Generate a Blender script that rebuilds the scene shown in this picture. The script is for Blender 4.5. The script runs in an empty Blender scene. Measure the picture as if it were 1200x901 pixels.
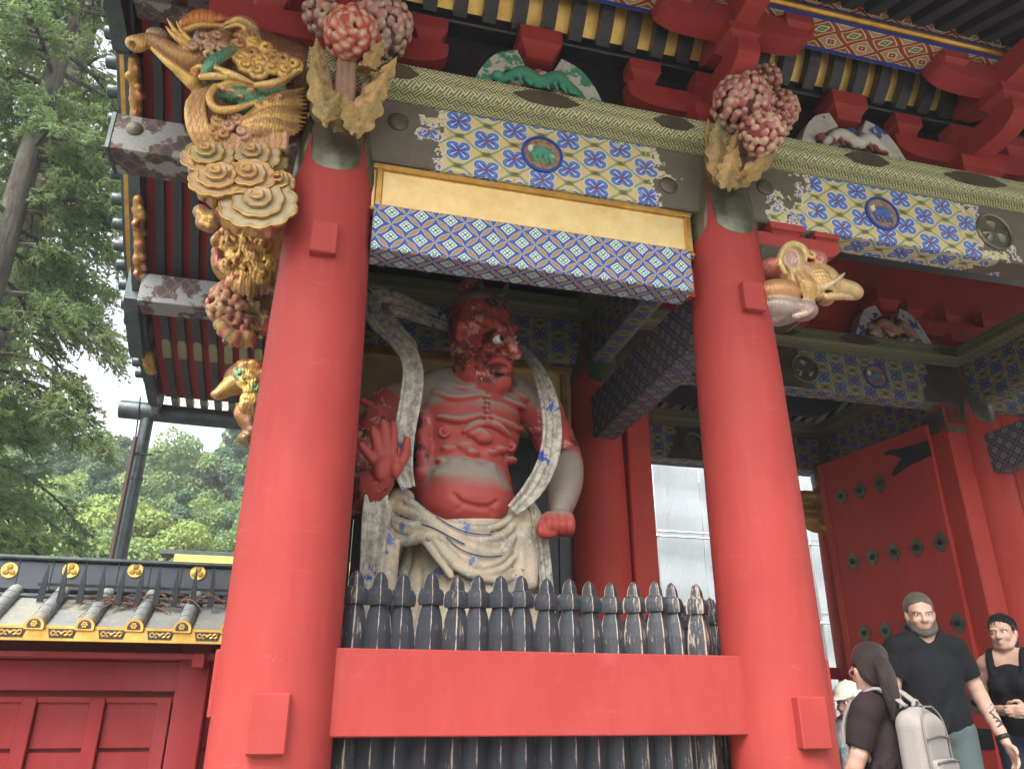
import bpy, math, random
import numpy as np
from mathutils import Vector, Matrix
random.seed(7); RNG = np.random.default_rng(11)
R = math.radians
scene = bpy.context.scene
# ------------------------------------------------------------------ camera
CAM = np.array([0.134, -4.55, 1.6]); FPX = 902.2; PITCH, YAW, ROLL = R(22.734), R(14.096), R(0.184)
_f = np.array([math.sin(YAW)*math.cos(PITCH), math.cos(YAW)*math.cos(PITCH), math.sin(PITCH)])
_r0 = np.array([math.cos(YAW), -math.sin(YAW), 0.0]); _u0 = np.cross(_r0, _f)
_rt = math.cos(ROLL)*_r0 + math.sin(ROLL)*_u0; _up = -math.sin(ROLL)*_r0 + math.cos(ROLL)*_u0
cam_d = bpy.data.cameras.new('camera'); cam = bpy.data.objects.new('camera', cam_d)
scene.collection.objects.link(cam)
cam_d.sensor_fit = 'HORIZONTAL'; cam_d.sensor_width = 36.0; cam_d.lens = FPX/1200*36.0
cam_d.clip_start = 0.05; cam_d.clip_end = 2000
cam.matrix_world = Matrix(((_rt[0], _up[0], -_f[0], CAM[0]), (_rt[1], _up[1], -_f[1], CAM[1]), (_rt[2], _up[2], -_f[2], CAM[2]), (0, 0, 0, 1)))
scene.camera = cam
# ------------------------------------------------------------------ sky, sun, exposure
SUN_EL, SUN_AZ = R(52), R(215)          # azimuth clockwise from +Y: light from the front left, behind the camera
world = bpy.data.worlds.new('World'); scene.world = world; world.use_nodes = True
wt = world.node_tree; wt.nodes.clear()
_sky = wt.nodes.new('ShaderNodeTexSky'); _sky.sky_type = 'NISHITA'; _sky.sun_disc = False
_sky.sun_elevation = SUN_EL; _sky.sun_rotation = SUN_AZ; _sky.air_density = 1.0; _sky.dust_density = 4.0; _sky.ozone_density = 1.0
_hs = wt.nodes.new('ShaderNodeHueSaturation'); _hs.inputs['Saturation'].default_value = 0.22    # a thin bright overcast
_bg = wt.nodes.new('ShaderNodeBackground'); _bg.inputs['Strength'].default_value = 0.15
_wo = wt.nodes.new('ShaderNodeOutputWorld')
wt.links.new(_sky.outputs[0], _hs.inputs['Color']); wt.links.new(_hs.outputs[0], _bg.inputs['Color']); wt.links.new(_bg.outputs[0], _wo.inputs['Surface'])
sun_d = bpy.data.lights.new('sun', 'SUN'); sun_d.energy = 1.5; sun_d.angle = R(30); sun_d.color = (1.0, 0.95, 0.88)
sun = bpy.data.objects.new('sun', sun_d); scene.collection.objects.link(sun)
_sd = Vector((math.sin(SUN_AZ)*math.cos(SUN_EL), math.cos(SUN_AZ)*math.cos(SUN_EL), math.sin(SUN_EL)))
sun.rotation_euler = _sd.to_track_quat('Z', 'Y').to_euler()
vs = scene.view_settings; vs.view_transform = 'Standard'; vs.look = 'None'; vs.gamma = 1.0; vs.use_curve_mapping = False
vs.exposure = 1.8
scene.cycles.max_bounces = 8; scene.cycles.diffuse_bounces = 5
# ------------------------------------------------------------------ photo pixel -> place
def ray(px, py): return _f + _rt*(px-600)/FPX - _up*(py-450.5)/FPX
def W(px, py, Y=None, X=None, Z=None):
    d = ray(px, py)
    t = (Y-CAM[1])/d[1] if Y is not None else (X-CAM[0])/d[0] if X is not None else (Z-CAM[2])/d[2]
    return CAM + d*t
# ------------------------------------------------------------------ node helpers
class S:
    tree = None
    def __init__(s, sock): s.k = sock
    @staticmethod
    def m(op, *a):
        n = S.tree.nodes.new('ShaderNodeMath'); n.operation = op
        for i, v in enumerate(a):
            if isinstance(v, S): S.tree.links.new(v.k, n.inputs[i])
            else: n.inputs[i].default_value = v
        return S(n.outputs[0])
    def __add__(s, o): return S.m('ADD', s, o)
    __radd__ = __add__
    def __sub__(s, o): return S.m('SUBTRACT', s, o)
    def __rsub__(s, o): return S.m('SUBTRACT', o, s)
    def __mul__(s, o): return S.m('MULTIPLY', s, o)
    __rmul__ = __mul__
    def __truediv__(s, o): return S.m('DIVIDE', s, o)
    def lt(s, o): return S.m('LESS_THAN', s, o)
    def gt(s, o): return S.m('GREATER_THAN', s, o)
    def abs(s): return S.m('ABSOLUTE', s)
    def frac(s): return S.m('FRACT', s)
    def floor(s): return S.m('FLOOR', s)
    def sin(s): return S.m('SINE', s)
    def pow(s, e): return S.m('POWER', s, e)
    def sqrt(s): return S.m('SQRT', s)
    def min(s, o): return S.m('MINIMUM', s, o)
    def max(s, o): return S.m('MAXIMUM', s, o)
    def atan2(s, o): return S.m('ARCTAN2', s, o)
    def clamp(s): return s.max(0.0).min(1.0)
    def ramp(s, a, b): return ((s-a)/(b-a)).clamp()
class Mat:
    """a Principled material whose colour, roughness and bump are put together from node expressions"""
    def __init__(s, name, rough=0.55, metal=0.0, spec=0.4):
        s.m = bpy.data.materials.new(name); s.m.use_nodes = True; s.t = s.m.node_tree; S.tree = s.t
        s.b = s.t.nodes['Principled BSDF']; s.b.inputs['Roughness'].default_value = rough
        s.b.inputs['Metallic'].default_value = metal; s.b.inputs['Specular IOR Level'].default_value = spec
        s.tc = s.t.nodes.new('ShaderNodeTexCoord')
    def uv(s, wob=0):
        n = s.t.nodes.new('ShaderNodeSeparateXYZ'); s.t.links.new(s.tc.outputs['UV'], n.inputs[0]); u, v = S(n.outputs[0]), S(n.outputs[1])
        if wob: u = u+(s.noise(5, 3, .6)-.5)*wob; v = v+(s.noise(6.5, 3, .6)-.5)*wob      # hand-drawn unevenness
        return u, v
    def xyz(s):
        n = s.t.nodes.new('ShaderNodeSeparateXYZ'); s.t.links.new(s.tc.outputs['Object'], n.inputs[0]); return S(n.outputs[0]), S(n.outputs[1]), S(n.outputs[2])
    def nz(s):
        g = s.t.nodes.new('ShaderNodeNewGeometry'); n = s.t.nodes.new('ShaderNodeSeparateXYZ'); s.t.links.new(g.outputs['Normal'], n.inputs[0]); return S(n.outputs[2])
    def rnd(s):
        o = s.t.nodes.new('ShaderNodeObjectInfo'); return S(o.outputs['Random'])
    def noise(s, scale, detail=4, rough=0.55, stretch=(1, 1, 1), uv=False, dist=0.0):
        mp = s.t.nodes.new('ShaderNodeMapping'); mp.inputs['Scale'].default_value = stretch
        s.t.links.new(s.tc.outputs['UV' if uv else 'Object'], mp.inputs[0])
        n = s.t.nodes.new('ShaderNodeTexNoise'); n.inputs['Scale'].default_value = scale; n.inputs['Detail'].default_value = detail
        n.inputs['Roughness'].default_value = rough; n.inputs['Distortion'].default_value = dist
        s.t.links.new(mp.outputs[0], n.inputs['Vector']); return S(n.outputs[0])
    def voro(s, scale, feature='F1', uv=False):
        n = s.t.nodes.new('ShaderNodeTexVoronoi'); n.inputs['Scale'].default_value = scale; n.feature = feature
        s.t.links.new(s.tc.outputs['UV' if uv else 'Object'], n.inputs['Vector']); return S(n.outputs[0])
    def vcol(s, name='Col'):
        n = s.t.nodes.new('ShaderNodeVertexColor'); n.layer_name = name; return n.outputs[0]
    def mix(s, fac, a, b, blend='MIX'):
        n = s.t.nodes.new('ShaderNodeMix'); n.data_type = 'RGBA'; n.blend_type = blend; n.clamp_factor = True
        for i, v in ((0, fac), (6, a), (7, b)):
            if isinstance(v, S): s.t.links.new(v.k, n.inputs[i])
            elif hasattr(v, 'is_linked'): s.t.links.new(v, n.inputs[i])
            elif i == 0: n.inputs[0].default_value = v
            else: n.inputs[i].default_value = (*v, 1)
        return n.outputs[2]
    def color(s, c):
        if isinstance(c, tuple): s.b.inputs['Base Color'].default_value = (*c, 1)
        else: s.t.links.new(c, s.b.inputs['Base Color'])
        return s
    def rough(s, v): s.t.links.new(v.k, s.b.inputs['Roughness']); return s
    def metal(s, v): s.t.links.new(v.k, s.b.inputs['Metallic']); return s
    def bump(s, h, strength=0.3, dist=0.01):
        n = s.t.nodes.new('ShaderNodeBump'); n.inputs['Strength'].default_value = strength; n.inputs['Distance'].default_value = dist
        s.t.links.new(h.k, n.inputs['Height']); s.t.links.new(n.outputs[0], s.b.inputs['Normal']); return s
# ------------------------------------------------------------------ mesh helpers
COL = scene.collection
def v3(*a): return np.array(a, float)
def nrm(a): a = np.asarray(a, float); return a/(np.linalg.norm(a)+1e-12)
class MB:
    """collects polygons and links them as ONE mesh object, with box-mapped UVs in metres"""
    def __init__(s): s.v = []; s.f = []; s.uv = {}
    def add(s, vs, fs, uvs=None):
        o = len(s.v); s.v.extend([tuple(map(float, p)) for p in vs]); b = len(s.f)
        for i, fc in enumerate(fs):
            s.f.append(tuple(o+k for k in fc))
            if uvs is not None: s.uv[b+i] = uvs[i]
        return s
    def box(s, c, d, ch=0.0, M=None):
        """box centre c, full size d, chamfer ch, optional 3x3 rotation"""
        h = np.array(d, float)/2; c = np.array(c, float)
        if ch <= 0:
            vs = [np.array((x, y, z))*h for x in (-1, 1) for y in (-1, 1) for z in (-1, 1)]
            fs = [(0, 1, 3, 2), (4, 6, 7, 5), (0, 4, 5, 1), (2, 3, 7, 6), (0, 2, 6, 4), (1, 5, 7, 3)]
        else:
            ch = min(ch, h.min()*0.9); vs = []; ix = {}
            for x in (-1, 1):
                for y in (-1, 1):
                    for z in (-1, 1):
                        for a in range(3):
                            p = np.array((x, y, z))*(h-ch); p[a] = (x, y, z)[a]*h[a]; ix[(x, y, z, a)] = len(vs); vs.append(p)
            fs = []
            for a in range(3):
                b, e = (a+1) % 3, (a+2) % 3
                for sg in (-1, 1):
                    q = []
                    for (p1, p2) in ((-1, -1), (1, -1), (1, 1), (-1, 1)):
                        k = [0, 0, 0]; k[a] = sg; k[b] = p1; k[e] = p2; q.append(ix[(*k, a)])
                    fs.append(tuple(q if sg > 0 else q[::-1]))
                for s1 in (-1, 1):
                    for s2 in (-1, 1):
                        k1 = [0, 0, 0]; k1[b] = s1; k1[e] = s2; k1[a] = -1; k2 = list(k1); k2[a] = 1
                        q = (ix[(*k1, b)], ix[(*k2, b)], ix[(*k2, e)], ix[(*k1, e)]); fs.append(q if s1*s2 < 0 else q[::-1])
            for x in (-1, 1):
                for y in (-1, 1):
                    for z in (-1, 1):
                        q = (ix[(x, y, z, 0)], ix[(x, y, z, 1)], ix[(x, y, z, 2)]); fs.append(q if x*y*z > 0 else q[::-1])
        vs = np.array(vs)
        if M is not None: vs = vs @ np.array(M).T
        return s.add(vs + c, fs)
    def prism(s, prof, a, b, U, V, caps=True):
        """closed 2-D profile (in axes U,V) swept from point a to b"""
        a, b, U, V = map(lambda q: np.array(q, float), (a, b, U, V)); n = len(prof)
        vs = [a+U*p[0]+V*p[1] for p in prof]+[b+U*p[0]+V*p[1] for p in prof]
        fs = [(i, (i+1) % n, n+(i+1) % n, n+i) for i in range(n)]
        if caps: fs += [tuple(range(n))[::-1], tuple(range(n, 2*n))]
        return s.add(vs, fs)
    def tube(s, pts, rad, n=8, caps=True, flat=1.0):
        pts = [np.array(p, float) for p in pts]; k = len(pts); rad = [rad]*k if np.isscalar(rad) else rad
        t0 = nrm(pts[1]-pts[0]); ref = v3(0, 0, 1) if abs(t0[2]) < .9 else v3(1, 0, 0); U = nrm(np.cross(t0, ref)); vs = []
        for i, p in enumerate(pts):
            t = nrm(pts[min(i+1, k-1)]-pts[max(i-1, 0)]); U = nrm(U - t*(U@t)); V = np.cross(t, U)
            for j in range(n):
                w = 2*math.pi*j/n; vs.append(p+rad[i]*(math.cos(w)*U+flat*math.sin(w)*V))
        fs = [(i*n+j, i*n+(j+1) % n, (i+1)*n+(j+1) % n, (i+1)*n+j) for i in range(k-1) for j in range(n)]
        if caps: fs += [tuple(range(n))[::-1], tuple((k-1)*n+j for j in range(n))]
        return s.add(vs, fs)
    def lathe(s, prof, c, n=24, axis=(0, 0, 1), phase=0.0, mod=None, squash=None):
        """prof: list of (r, h) along axis from c"""
        A = nrm(axis); ref = v3(1, 0, 0) if abs(A[0]) < .9 else v3(0, 1, 0); U = nrm(ref-A*(ref@A)); V = np.cross(A, U); c = np.array(c, float); vs = []
        for (r, h) in prof:
            for j in range(n):
                w = 2*math.pi*j/n+phase; rr = r*(mod(w) if mod else 1.0)
                vs.append(c+A*h+rr*(math.cos(w)*U+math.sin(w)*V*(squash or 1.0)))
        k = len(prof)
        fs = [(i*n+j, i*n+(j+1) % n, (i+1)*n+(j+1) % n, (i+1)*n+j) for i in range(k-1) for j in range(n)]
        if prof[0][0] > 1e-6: fs.append(tuple(range(n))[::-1])
        if prof[-1][0] > 1e-6: fs.append(tuple((k-1)*n+j for j in range(n)))
        return s.add(vs, fs)
    def ball(s, c, r, n=10, k=6, M=None):
        r = np.array([r]*3 if np.isscalar(r) else r, float); vs = []; c = np.array(c, float)
        for i in range(k+1):
            a = math.pi*i/k
            for j in range(n):
                w = 2*math.pi*j/n; p = np.array((math.sin(a)*math.cos(w), math.sin(a)*math.sin(w), -math.cos(a)))*r
                if M is not None: p = np.array(M) @ p
                vs.append(c+p)
        fs = [(i*n+j, i*n+(j+1) % n, (i+1)*n+(j+1) % n, (i+1)*n+j) for i in range(k) for j in range(n)]
        return s.add(vs, fs)
    def grid(s, fn, nu, nv, closed_u=False):
        vs = [fn(i/(nu if closed_u else nu-1), j/(nv-1)) for i in range(nu) for j in range(nv)]; fs = []
        for i in range(nu if closed_u else nu-1):
            for j in range(nv-1):
                i2 = (i+1) % nu; fs.append((i*nv+j, i2*nv+j, i2*nv+j+1, i*nv+j+1))
        return s.add(vs, fs)
    def mesh(s, name, mat, smooth=False):
        me = bpy.data.meshes.new(name); me.from_pydata(s.v, [], s.f)
        me.validate(); boxuv(me, s.uv if s.uv else None)
        if mat is not None: me.materials.append(mat.m if isinstance(mat, Mat) else mat)
        if smooth:
            me.polygons.foreach_set('use_smooth', np.ones(len(me.polygons), bool))
            if smooth is not True: me.set_sharp_from_angle(angle=R(smooth))
        me.update(); return me
    def build(s, name, mat, parent=None, smooth=False, **kw): return link(name, s.mesh(name, mat, smooth), parent, **kw)
def boxuv(me, given=None):
    n = len(me.loops); co = np.empty(len(me.vertices)*3, np.float32); me.vertices.foreach_get('co', co); co = co.reshape(-1, 3)
    li = np.empty(n, np.int32); me.loops.foreach_get('vertex_index', li)
    pn = np.empty(len(me.polygons)*3, np.float32); me.polygons.foreach_get('normal', pn); pn = np.abs(pn.reshape(-1, 3))
    ls = np.empty(len(me.polygons), np.int32); me.polygons.foreach_get('loop_total', ls)
    ax = np.repeat(pn.argmax(1), ls); p = co[li]
    uv = np.where((ax == 0)[:, None], p[:, [1, 2]], np.where((ax == 1)[:, None], p[:, [0, 2]], p[:, [0, 1]]))
    lay = me.uv_layers.new(name='UVMap')
    lay.data.foreach_set('uv', uv.astype(np.float32).ravel())
def link(name, me, parent=None, loc=(0, 0, 0), rot=None, label=None, cat=None, group=None, kind=None, scale=None):
    o = bpy.data.objects.new(name, me); COL.objects.link(o); o.location = loc
    if rot is not None: o.rotation_euler = rot
    if scale is not None: o.scale = scale
    if parent is not None:
        o.parent = parent; o.matrix_parent_inverse = PINV.get(parent.name, Matrix())
    return tag(o, label, cat, group, kind)
PINV = {}
def tag(o, label=None, cat=None, group=None, kind=None):
    for k, v in (('label', label), ('category', cat), ('group', group), ('kind', kind)):
        if v: o[k] = v
    return o
def thing(name, loc, label, cat, group=None):
    o = bpy.data.objects.new(name, None); COL.objects.link(o); o.location = loc; o.empty_display_size = 0.1
    PINV[o.name] = Matrix.Translation(Vector(loc)).inverted(); return tag(o, label, cat, group)
def rotm(ax, ang): return np.array(Matrix.Rotation(ang, 3, ax))
def axes(x, y):
    x = nrm(x); y = nrm(np.array(y, float)-x*(np.dot(y, x))); return np.array((x, y, np.cross(x, y))).T
def spline(pts, n):
    """Catmull-Rom through points of any dimension"""
    P = np.array(pts, float); P = np.vstack([2*P[0]-P[1], P, 2*P[-1]-P[-2]]); k = len(pts)-1; out = []
    for q in np.linspace(0, k, n):
        i = min(int(q), k-1); t = q-i; a, b, c, d = P[i:i+4]
        out.append(.5*((2*b)+(c-a)*t+(2*a-5*b+4*c-d)*t*t+(3*b-a-3*c+d)*t**3))
    return np.array(out)
# ------------------------------------------------------------------ carved shapes: blended solids -> one continuous surface
class Sdf:
    """smooth blend of ellipsoids, tapered limbs and boxes, meshed as one closed skin"""
    def __init__(s): s.p = []
    def ell(s, c, r, col=None, k=.04, M=None, op='u'): s.p.append(('e', np.array(c, float), np.array([r]*3 if np.isscalar(r) else r, float), None if M is None else np.array(M, float), col, k, op)); return s
    def cap(s, a, b, ra, rb=None, col=None, k=.03, op='u'): s.p.append(('c', np.array(a, float), np.array(b, float), (ra, ra if rb is None else rb), col, k, op)); return s
    def line(s, pts, rad, col=None, k=.03, n=None, op='u'):
        rad = np.array([rad]*len(pts) if np.isscalar(rad) else rad, float)
        if n: q = spline(np.column_stack([np.array(pts, float), rad]), n); pts, rad = q[:, :3], np.maximum(q[:, 3], .002)
        for i in range(len(pts)-1): s.cap(pts[i], pts[i+1], rad[i], rad[i+1], col, k, op)
        return s
    def box(s, c, h, rd=.02, col=None, k=.03, M=None, op='u'): s.p.append(('b', np.array(c, float), np.array(h, float), (rd, None if M is None else np.array(M, float)), col, k, op)); return s
    def field(s, f, lo, hi, col=None, k=.03, op='u'): s.p.append(('f', f, np.array(lo, float), np.array(hi, float), col, k, op)); return s
    def bounds(s, q):
        if q[0] == 'e':
            e = q[2].max() if q[3] is not None else q[2]; return q[1]-e, q[1]+e
        if q[0] == 'c': r = max(q[3]); return np.minimum(q[1], q[2])-r, np.maximum(q[1], q[2])+r
        if q[0] == 'b': e = np.linalg.norm(q[2]) if q[3][1] is not None else q[2]; return q[1]-e-q[3][0], q[1]+e+q[3][0]
        return q[2], q[3]
    def dist(s, q, P):
        if q[0] == 'e':
            d = P-q[1]
            if q[3] is not None: d = d @ q[3]
            l = np.linalg.norm(d/q[2], axis=-1); g = np.linalg.norm(d/(q[2]**2), axis=-1)
            return np.where(g > 1e-9, l*(l-1)/np.maximum(g, 1e-9), -q[2].min())
        if q[0] == 'c':
            ab = q[2]-q[1]; t = np.clip(((P-q[1]) @ ab)/max(ab @ ab, 1e-12), 0, 1)
            return np.linalg.norm(P-q[1]-t[..., None]*ab, axis=-1)-(q[3][0]+(q[3][1]-q[3][0])*t)
        if q[0] == 'b':
            d = P-q[1]
            if q[3][1] is not None: d = d @ q[3][1]
            e = np.abs(d)-q[2]+q[3][0]
            return np.linalg.norm(np.maximum(e, 0), axis=-1)+np.minimum(e.max(-1), 0)-q[3][0]
        return q[1](P)
    def mesh(s, name, mat, res, base=(.5, .5, .5), smooth_it=1, disp=None):
        B = [s.bounds(q) for q in s.p if q[6] == 'u']; lo = np.min([b[0] for b in B], 0)-4*res; hi = np.max([b[1] for b in B], 0)+4*res
        n = np.ceil((hi-lo)/res).astype(int)+1
        F = np.full(n, 1.0, np.float32); C = np.empty((*n, 3), np.float32); C[:] = base
        gx = [lo[i]+res*np.arange(n[i]) for i in range(3)]
        for q in s.p:
            k = q[5]; b = s.bounds(q); m = k+3*res
            i0 = np.clip(np.floor((b[0]-m-lo)/res).astype(int), 0, n); i1 = np.clip(np.ceil((b[1]+m-lo)/res).astype(int)+1, 0, n)
            if (i1 <= i0).any(): continue
            sl = tuple(slice(a, c) for a, c in zip(i0, i1))
            P = np.stack(np.meshgrid(*[gx[i][i0[i]:i1[i]] for i in range(3)], indexing='ij'), -1)
            d = s.dist(q, P).astype(np.float32); A = F[sl]
            if q[6] == 'u':
                h = np.clip(.5+.5*(A-d)/k, 0, 1); F[sl] = A*(1-h)+d*h-k*h*(1-h)
                if q[4] is not None: h3 = h[..., None]; C[sl] = C[sl]*(1-h3)+np.array(q[4], np.float32)*h3
            elif q[6] == 's':
                h = np.clip(.5-.5*(A+d)/k, 0, 1); F[sl] = A*(1-h)-d*h+k*h*(1-h)
                if q[4] is not None: h3 = h[..., None]; C[sl] = C[sl]*(1-h3)+np.array(q[4], np.float32)*h3
            elif q[6] == 'p':      # paint only
                h = np.clip(.5-.5*d/k, 0, 1)[..., None]; C[sl] = C[sl]*(1-h)+np.array(q[4], np.float32)*h
        I = F < 0; c8 = np.zeros(tuple(n-1), np.uint8)
        sh = [(a, b, c) for a in (0, 1) for b in (0, 1) for c in (0, 1)]
        cut = lambda A, o: A[o[0]:n[0]-1+o[0], o[1]:n[1]-1+o[1], o[2]:n[2]-1+o[2]]
        for o in sh: c8 += cut(I, o)
        act = np.argwhere((c8 > 0) & (c8 < 8)); idx = np.full(tuple(n-1), -1, np.int32); idx[tuple(act.T)] = np.arange(len(act))
        acc = np.zeros((len(act), 3)); cnt = np.zeros(len(act))
        for a in range(3):
            for o in sh:
                if o[a]: continue
                p0 = act+np.array(o); p1 = p0.copy(); p1[:, a] += 1
                f0 = F[tuple(p0.T)]; f1 = F[tuple(p1.T)]; x = (f0 < 0) != (f1 < 0)
                t = np.where(x, f0/np.where(x, f0-f1, 1), 0); e = p0.astype(float); e[:, a] += t
                acc[x] += e[x]; cnt[x] += 1
        V = lo+res*acc/cnt[:, None]; col = C[tuple(np.minimum(np.round((V-lo)/res).astype(int), n-1).T)]
        fs = []
        for a in range(3):
            b, c = (a+1) % 3, (a+2) % 3
            s0 = [slice(1, -1)]*3; s0[a] = slice(0, -1); s1 = list(s0); s1[a] = slice(1, None)
            x = I[tuple(s0)] != I[tuple(s1)]; e = np.argwhere(x); e[:, b] += 1; e[:, c] += 1
            g = I[tuple(e.T)]
            def cell(db, dc): w = e.copy(); w[:, b] -= db; w[:, c] -= dc; return idx[tuple(w.T)]
            q = np.stack([cell(1, 1), cell(0, 1), cell(0, 0), cell(1, 0)], 1); q[~g] = q[~g][:, ::-1]; fs.append(q)
        fs = np.concatenate(fs)
        for _ in range(smooth_it):
            sm = np.zeros_like(V); ct = np.zeros(len(V))
            for i in range(4):
                a_, b_ = fs[:, i], fs[:, (i+1) % 4]
                for u_, w_ in ((a_, b_), (b_, a_)):
                    for d_ in range(3): sm[:, d_] += np.bincount(u_, V[w_, d_], len(V))
                    ct += np.bincount(u_, minlength=len(V))
            V = V*.5+.5*sm/np.maximum(ct, 1)[:, None]
        if disp is not None: V = disp(V)
        me = bpy.data.meshes.new(name); me.vertices.add(len(V)); me.vertices.foreach_set('co', V.astype(np.float32).ravel())
        me.loops.add(fs.size); me.loops.foreach_set('vertex_index', fs.astype(np.int32).ravel())
        me.polygons.add(len(fs)); me.polygons.foreach_set('loop_start', np.arange(0, fs.size, 4, dtype=np.int32))
        me.polygons.foreach_set('use_smooth', np.ones(len(fs), bool)); me.update(calc_edges=True)
        ca = me.color_attributes.new('Col', 'FLOAT_COLOR', 'POINT'); ca.data.foreach_set('color', np.column_stack([col, np.ones(len(V))]).astype(np.float32).ravel())
        if mat is not None: me.materials.append(mat.m if isinstance(mat, Mat) else mat)
        me.update(); return me
    def build(s, name, mat, res, parent=None, base=(.5, .5, .5), smooth_it=1, disp=None, **kw): return link(name, s.mesh(name, mat, res, base, smooth_it, disp), parent, **kw)
# ------------------------------------------------------------------ materials
def red_lacquer(name, base, dark, rough=.62):
    m = Mat(name, rough, spec=.22)
    a = m.noise(1.3, 5, .6); b = m.noise(22, 3, .6, (1, 1, .12)); c = m.noise(160, 2)
    k = m.mix(a.ramp(.35, .7), base, dark); k = m.mix((b-.5)*.5, k, tuple(min(1, x*1.35+.03) for x in base))
    k = m.mix(m.noise(3.1, 7, .7).ramp(.62, .75)*.35, k, tuple(min(1, x*1.1+.05) for x in base))
    k = m.mix(m.noise(30, 6, .8, (1, 1, .5)).ramp(.60, .72)*.30, k, tuple(x*.62 for x in base)); k = m.mix(m.noise(.9, 6, .7, (1, 1, .35)).ramp(.52, .72)*.30, k, tuple(min(1, x*1.05+.055) for x in base))
    sc_ = m.noise(2.0, 5, .6, (1, 1, 9), dist=.6); k = m.mix((sc_.ramp(.655, .662)*(1-sc_.ramp(.668, .675)))*.22, k, tuple(min(1, x*1.1+.12) for x in base))
    sp = m.voro(7.0).lt(.016)*m.noise(2.2, 1).gt(.55); k = m.mix(sp*.8, k, (.75, .6, .5))
    m.color(k).bump(c*.25+m.noise(9, 4)*.6+b*.3, .12, .006); m.rough(m.noise(5, 4).ramp(0, 1)*.25+(rough-.12)); return m
M_red = red_lacquer('vermilion_lacquer', (.325, .041, .034), (.275, .032, .026))
M_red_lit = red_lacquer('lightened_vermilion', (.43, .046, .031), (.36, .035, .024), .6)  # same lacquer, colour raised to stand in for daylight reaching the inner parts
M_redwall = red_lacquer('wall_red_paint', (.24, .018, .019), (.195, .013, .015), .55)
def m_black():
    m = Mat('black_lacquer', .38, spec=.5); n = m.noise(8, 6, .7)
    k = m.mix(n.ramp(.45, .75), (.010, .011, .014), (.03, .03, .032)); m.color(k).bump(n, .15, .005)
    m.rough(n*.35+.2); return m
M_black = m_black()
def m_picket():
    """black painted wood rubbed through to bare pale timber along its arrises"""
    m = Mat('worn_black_picket', .5, spec=.4); x, y, z = m.xyz(); r = m.rnd()
    n = m.noise(14, 6, .7, (2.2, 2.2, .5)); n2 = m.noise(40, 4, .7, (2, 2, .25))
    ar = (y.atan2(x)*2).sin().abs(); edge = ar.ramp(.20, .02); hi = z.ramp(1.60, 1.95)
    oi = m.t.nodes.new('ShaderNodeObjectInfo'); sx = m.t.nodes.new('ShaderNodeSeparateXYZ'); m.t.links.new(oi.outputs['Location'], sx.inputs[0]); old = S(sx.outputs[0]).ramp(1.3, 2.5)*.055
    w = ((n*.6+n2*.4)+old+edge*.17+hi*.05+r.ramp(.6, 1.0)*.06-.045).ramp(.585, .66)
    k = m.mix(n2.ramp(.3, .8), (.022, .026, .032), (.050, .055, .064)); k = m.mix(w*.9, k, (.42, .34, .27))
    m.color(k).bump(n2*.5+w*-.4, .3, .004); m.rough(w*.3+.42); return m
M_picket = m_picket()
def m_gold(name, a=(.62, .38, .10), b=(.40, .22, .05), rough=.34, leaf=False):
    m = Mat(name, rough, .85); n = m.noise(6, 6, .7); f = m.noise(60, 3, .6)
    k = m.mix(n.ramp(.35, .7), a, b)
    if leaf:
        u, v = m.uv(); e = ((u/.11).frac()-.5).abs().max(((v/.11).frac()-.5).abs()).gt(.485)
        k = m.mix(e*.25, k, b)
    m.color(k).bump(f*.5+n, .18, .004); m.rough(n*.3+(rough-.1)); return m
M_gold = m_gold('gilding')
M_leaf = m_gold('gold_leaf_panel', (.84, .66, .32), (.74, .54, .22), .48, True)
M_cove = m_gold('cove_gilding', (.80, .54, .17), (.62, .38, .10), .42)
M_darkgold = m_gold('aged_gilding', (.34, .20, .055), (.20, .10, .03), .42)
def m_bronze(name, a, b, c, rough=.5):
    m = Mat(name, rough, .75, .5); n = m.noise(5, 7, .7); g = m.noise(26, 5, .7)
    k = m.mix(n.ramp(.35, .65), a, b); k = m.mix(g.ramp(.55, .75)*.7, k, c)
    m.color(k).bump(g+n*.5, .3, .006); m.rough(g*.35+(rough-.15)); return m
M_bronze = m_bronze('green_bronze', (.20, .19, .125), (.095, .105, .07), (.16, .21, .15), .36)
M_plate = m_bronze('brown_bronze_plate', (.125, .105, .072), (.085, .075, .052), (.12, .14, .095), .55)
M_copper = m_bronze('copper_roof', (.10, .125, .125), (.062, .075, .08), (.19, .21, .19), .5)
M_fitting = m_bronze('pale_brass_fitting', (.30, .27, .16), (.22, .20, .12), (.36, .36, .26), .5)
M_iron = Mat('black_iron', .45, .3).color((.012, .013, .015))
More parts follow.
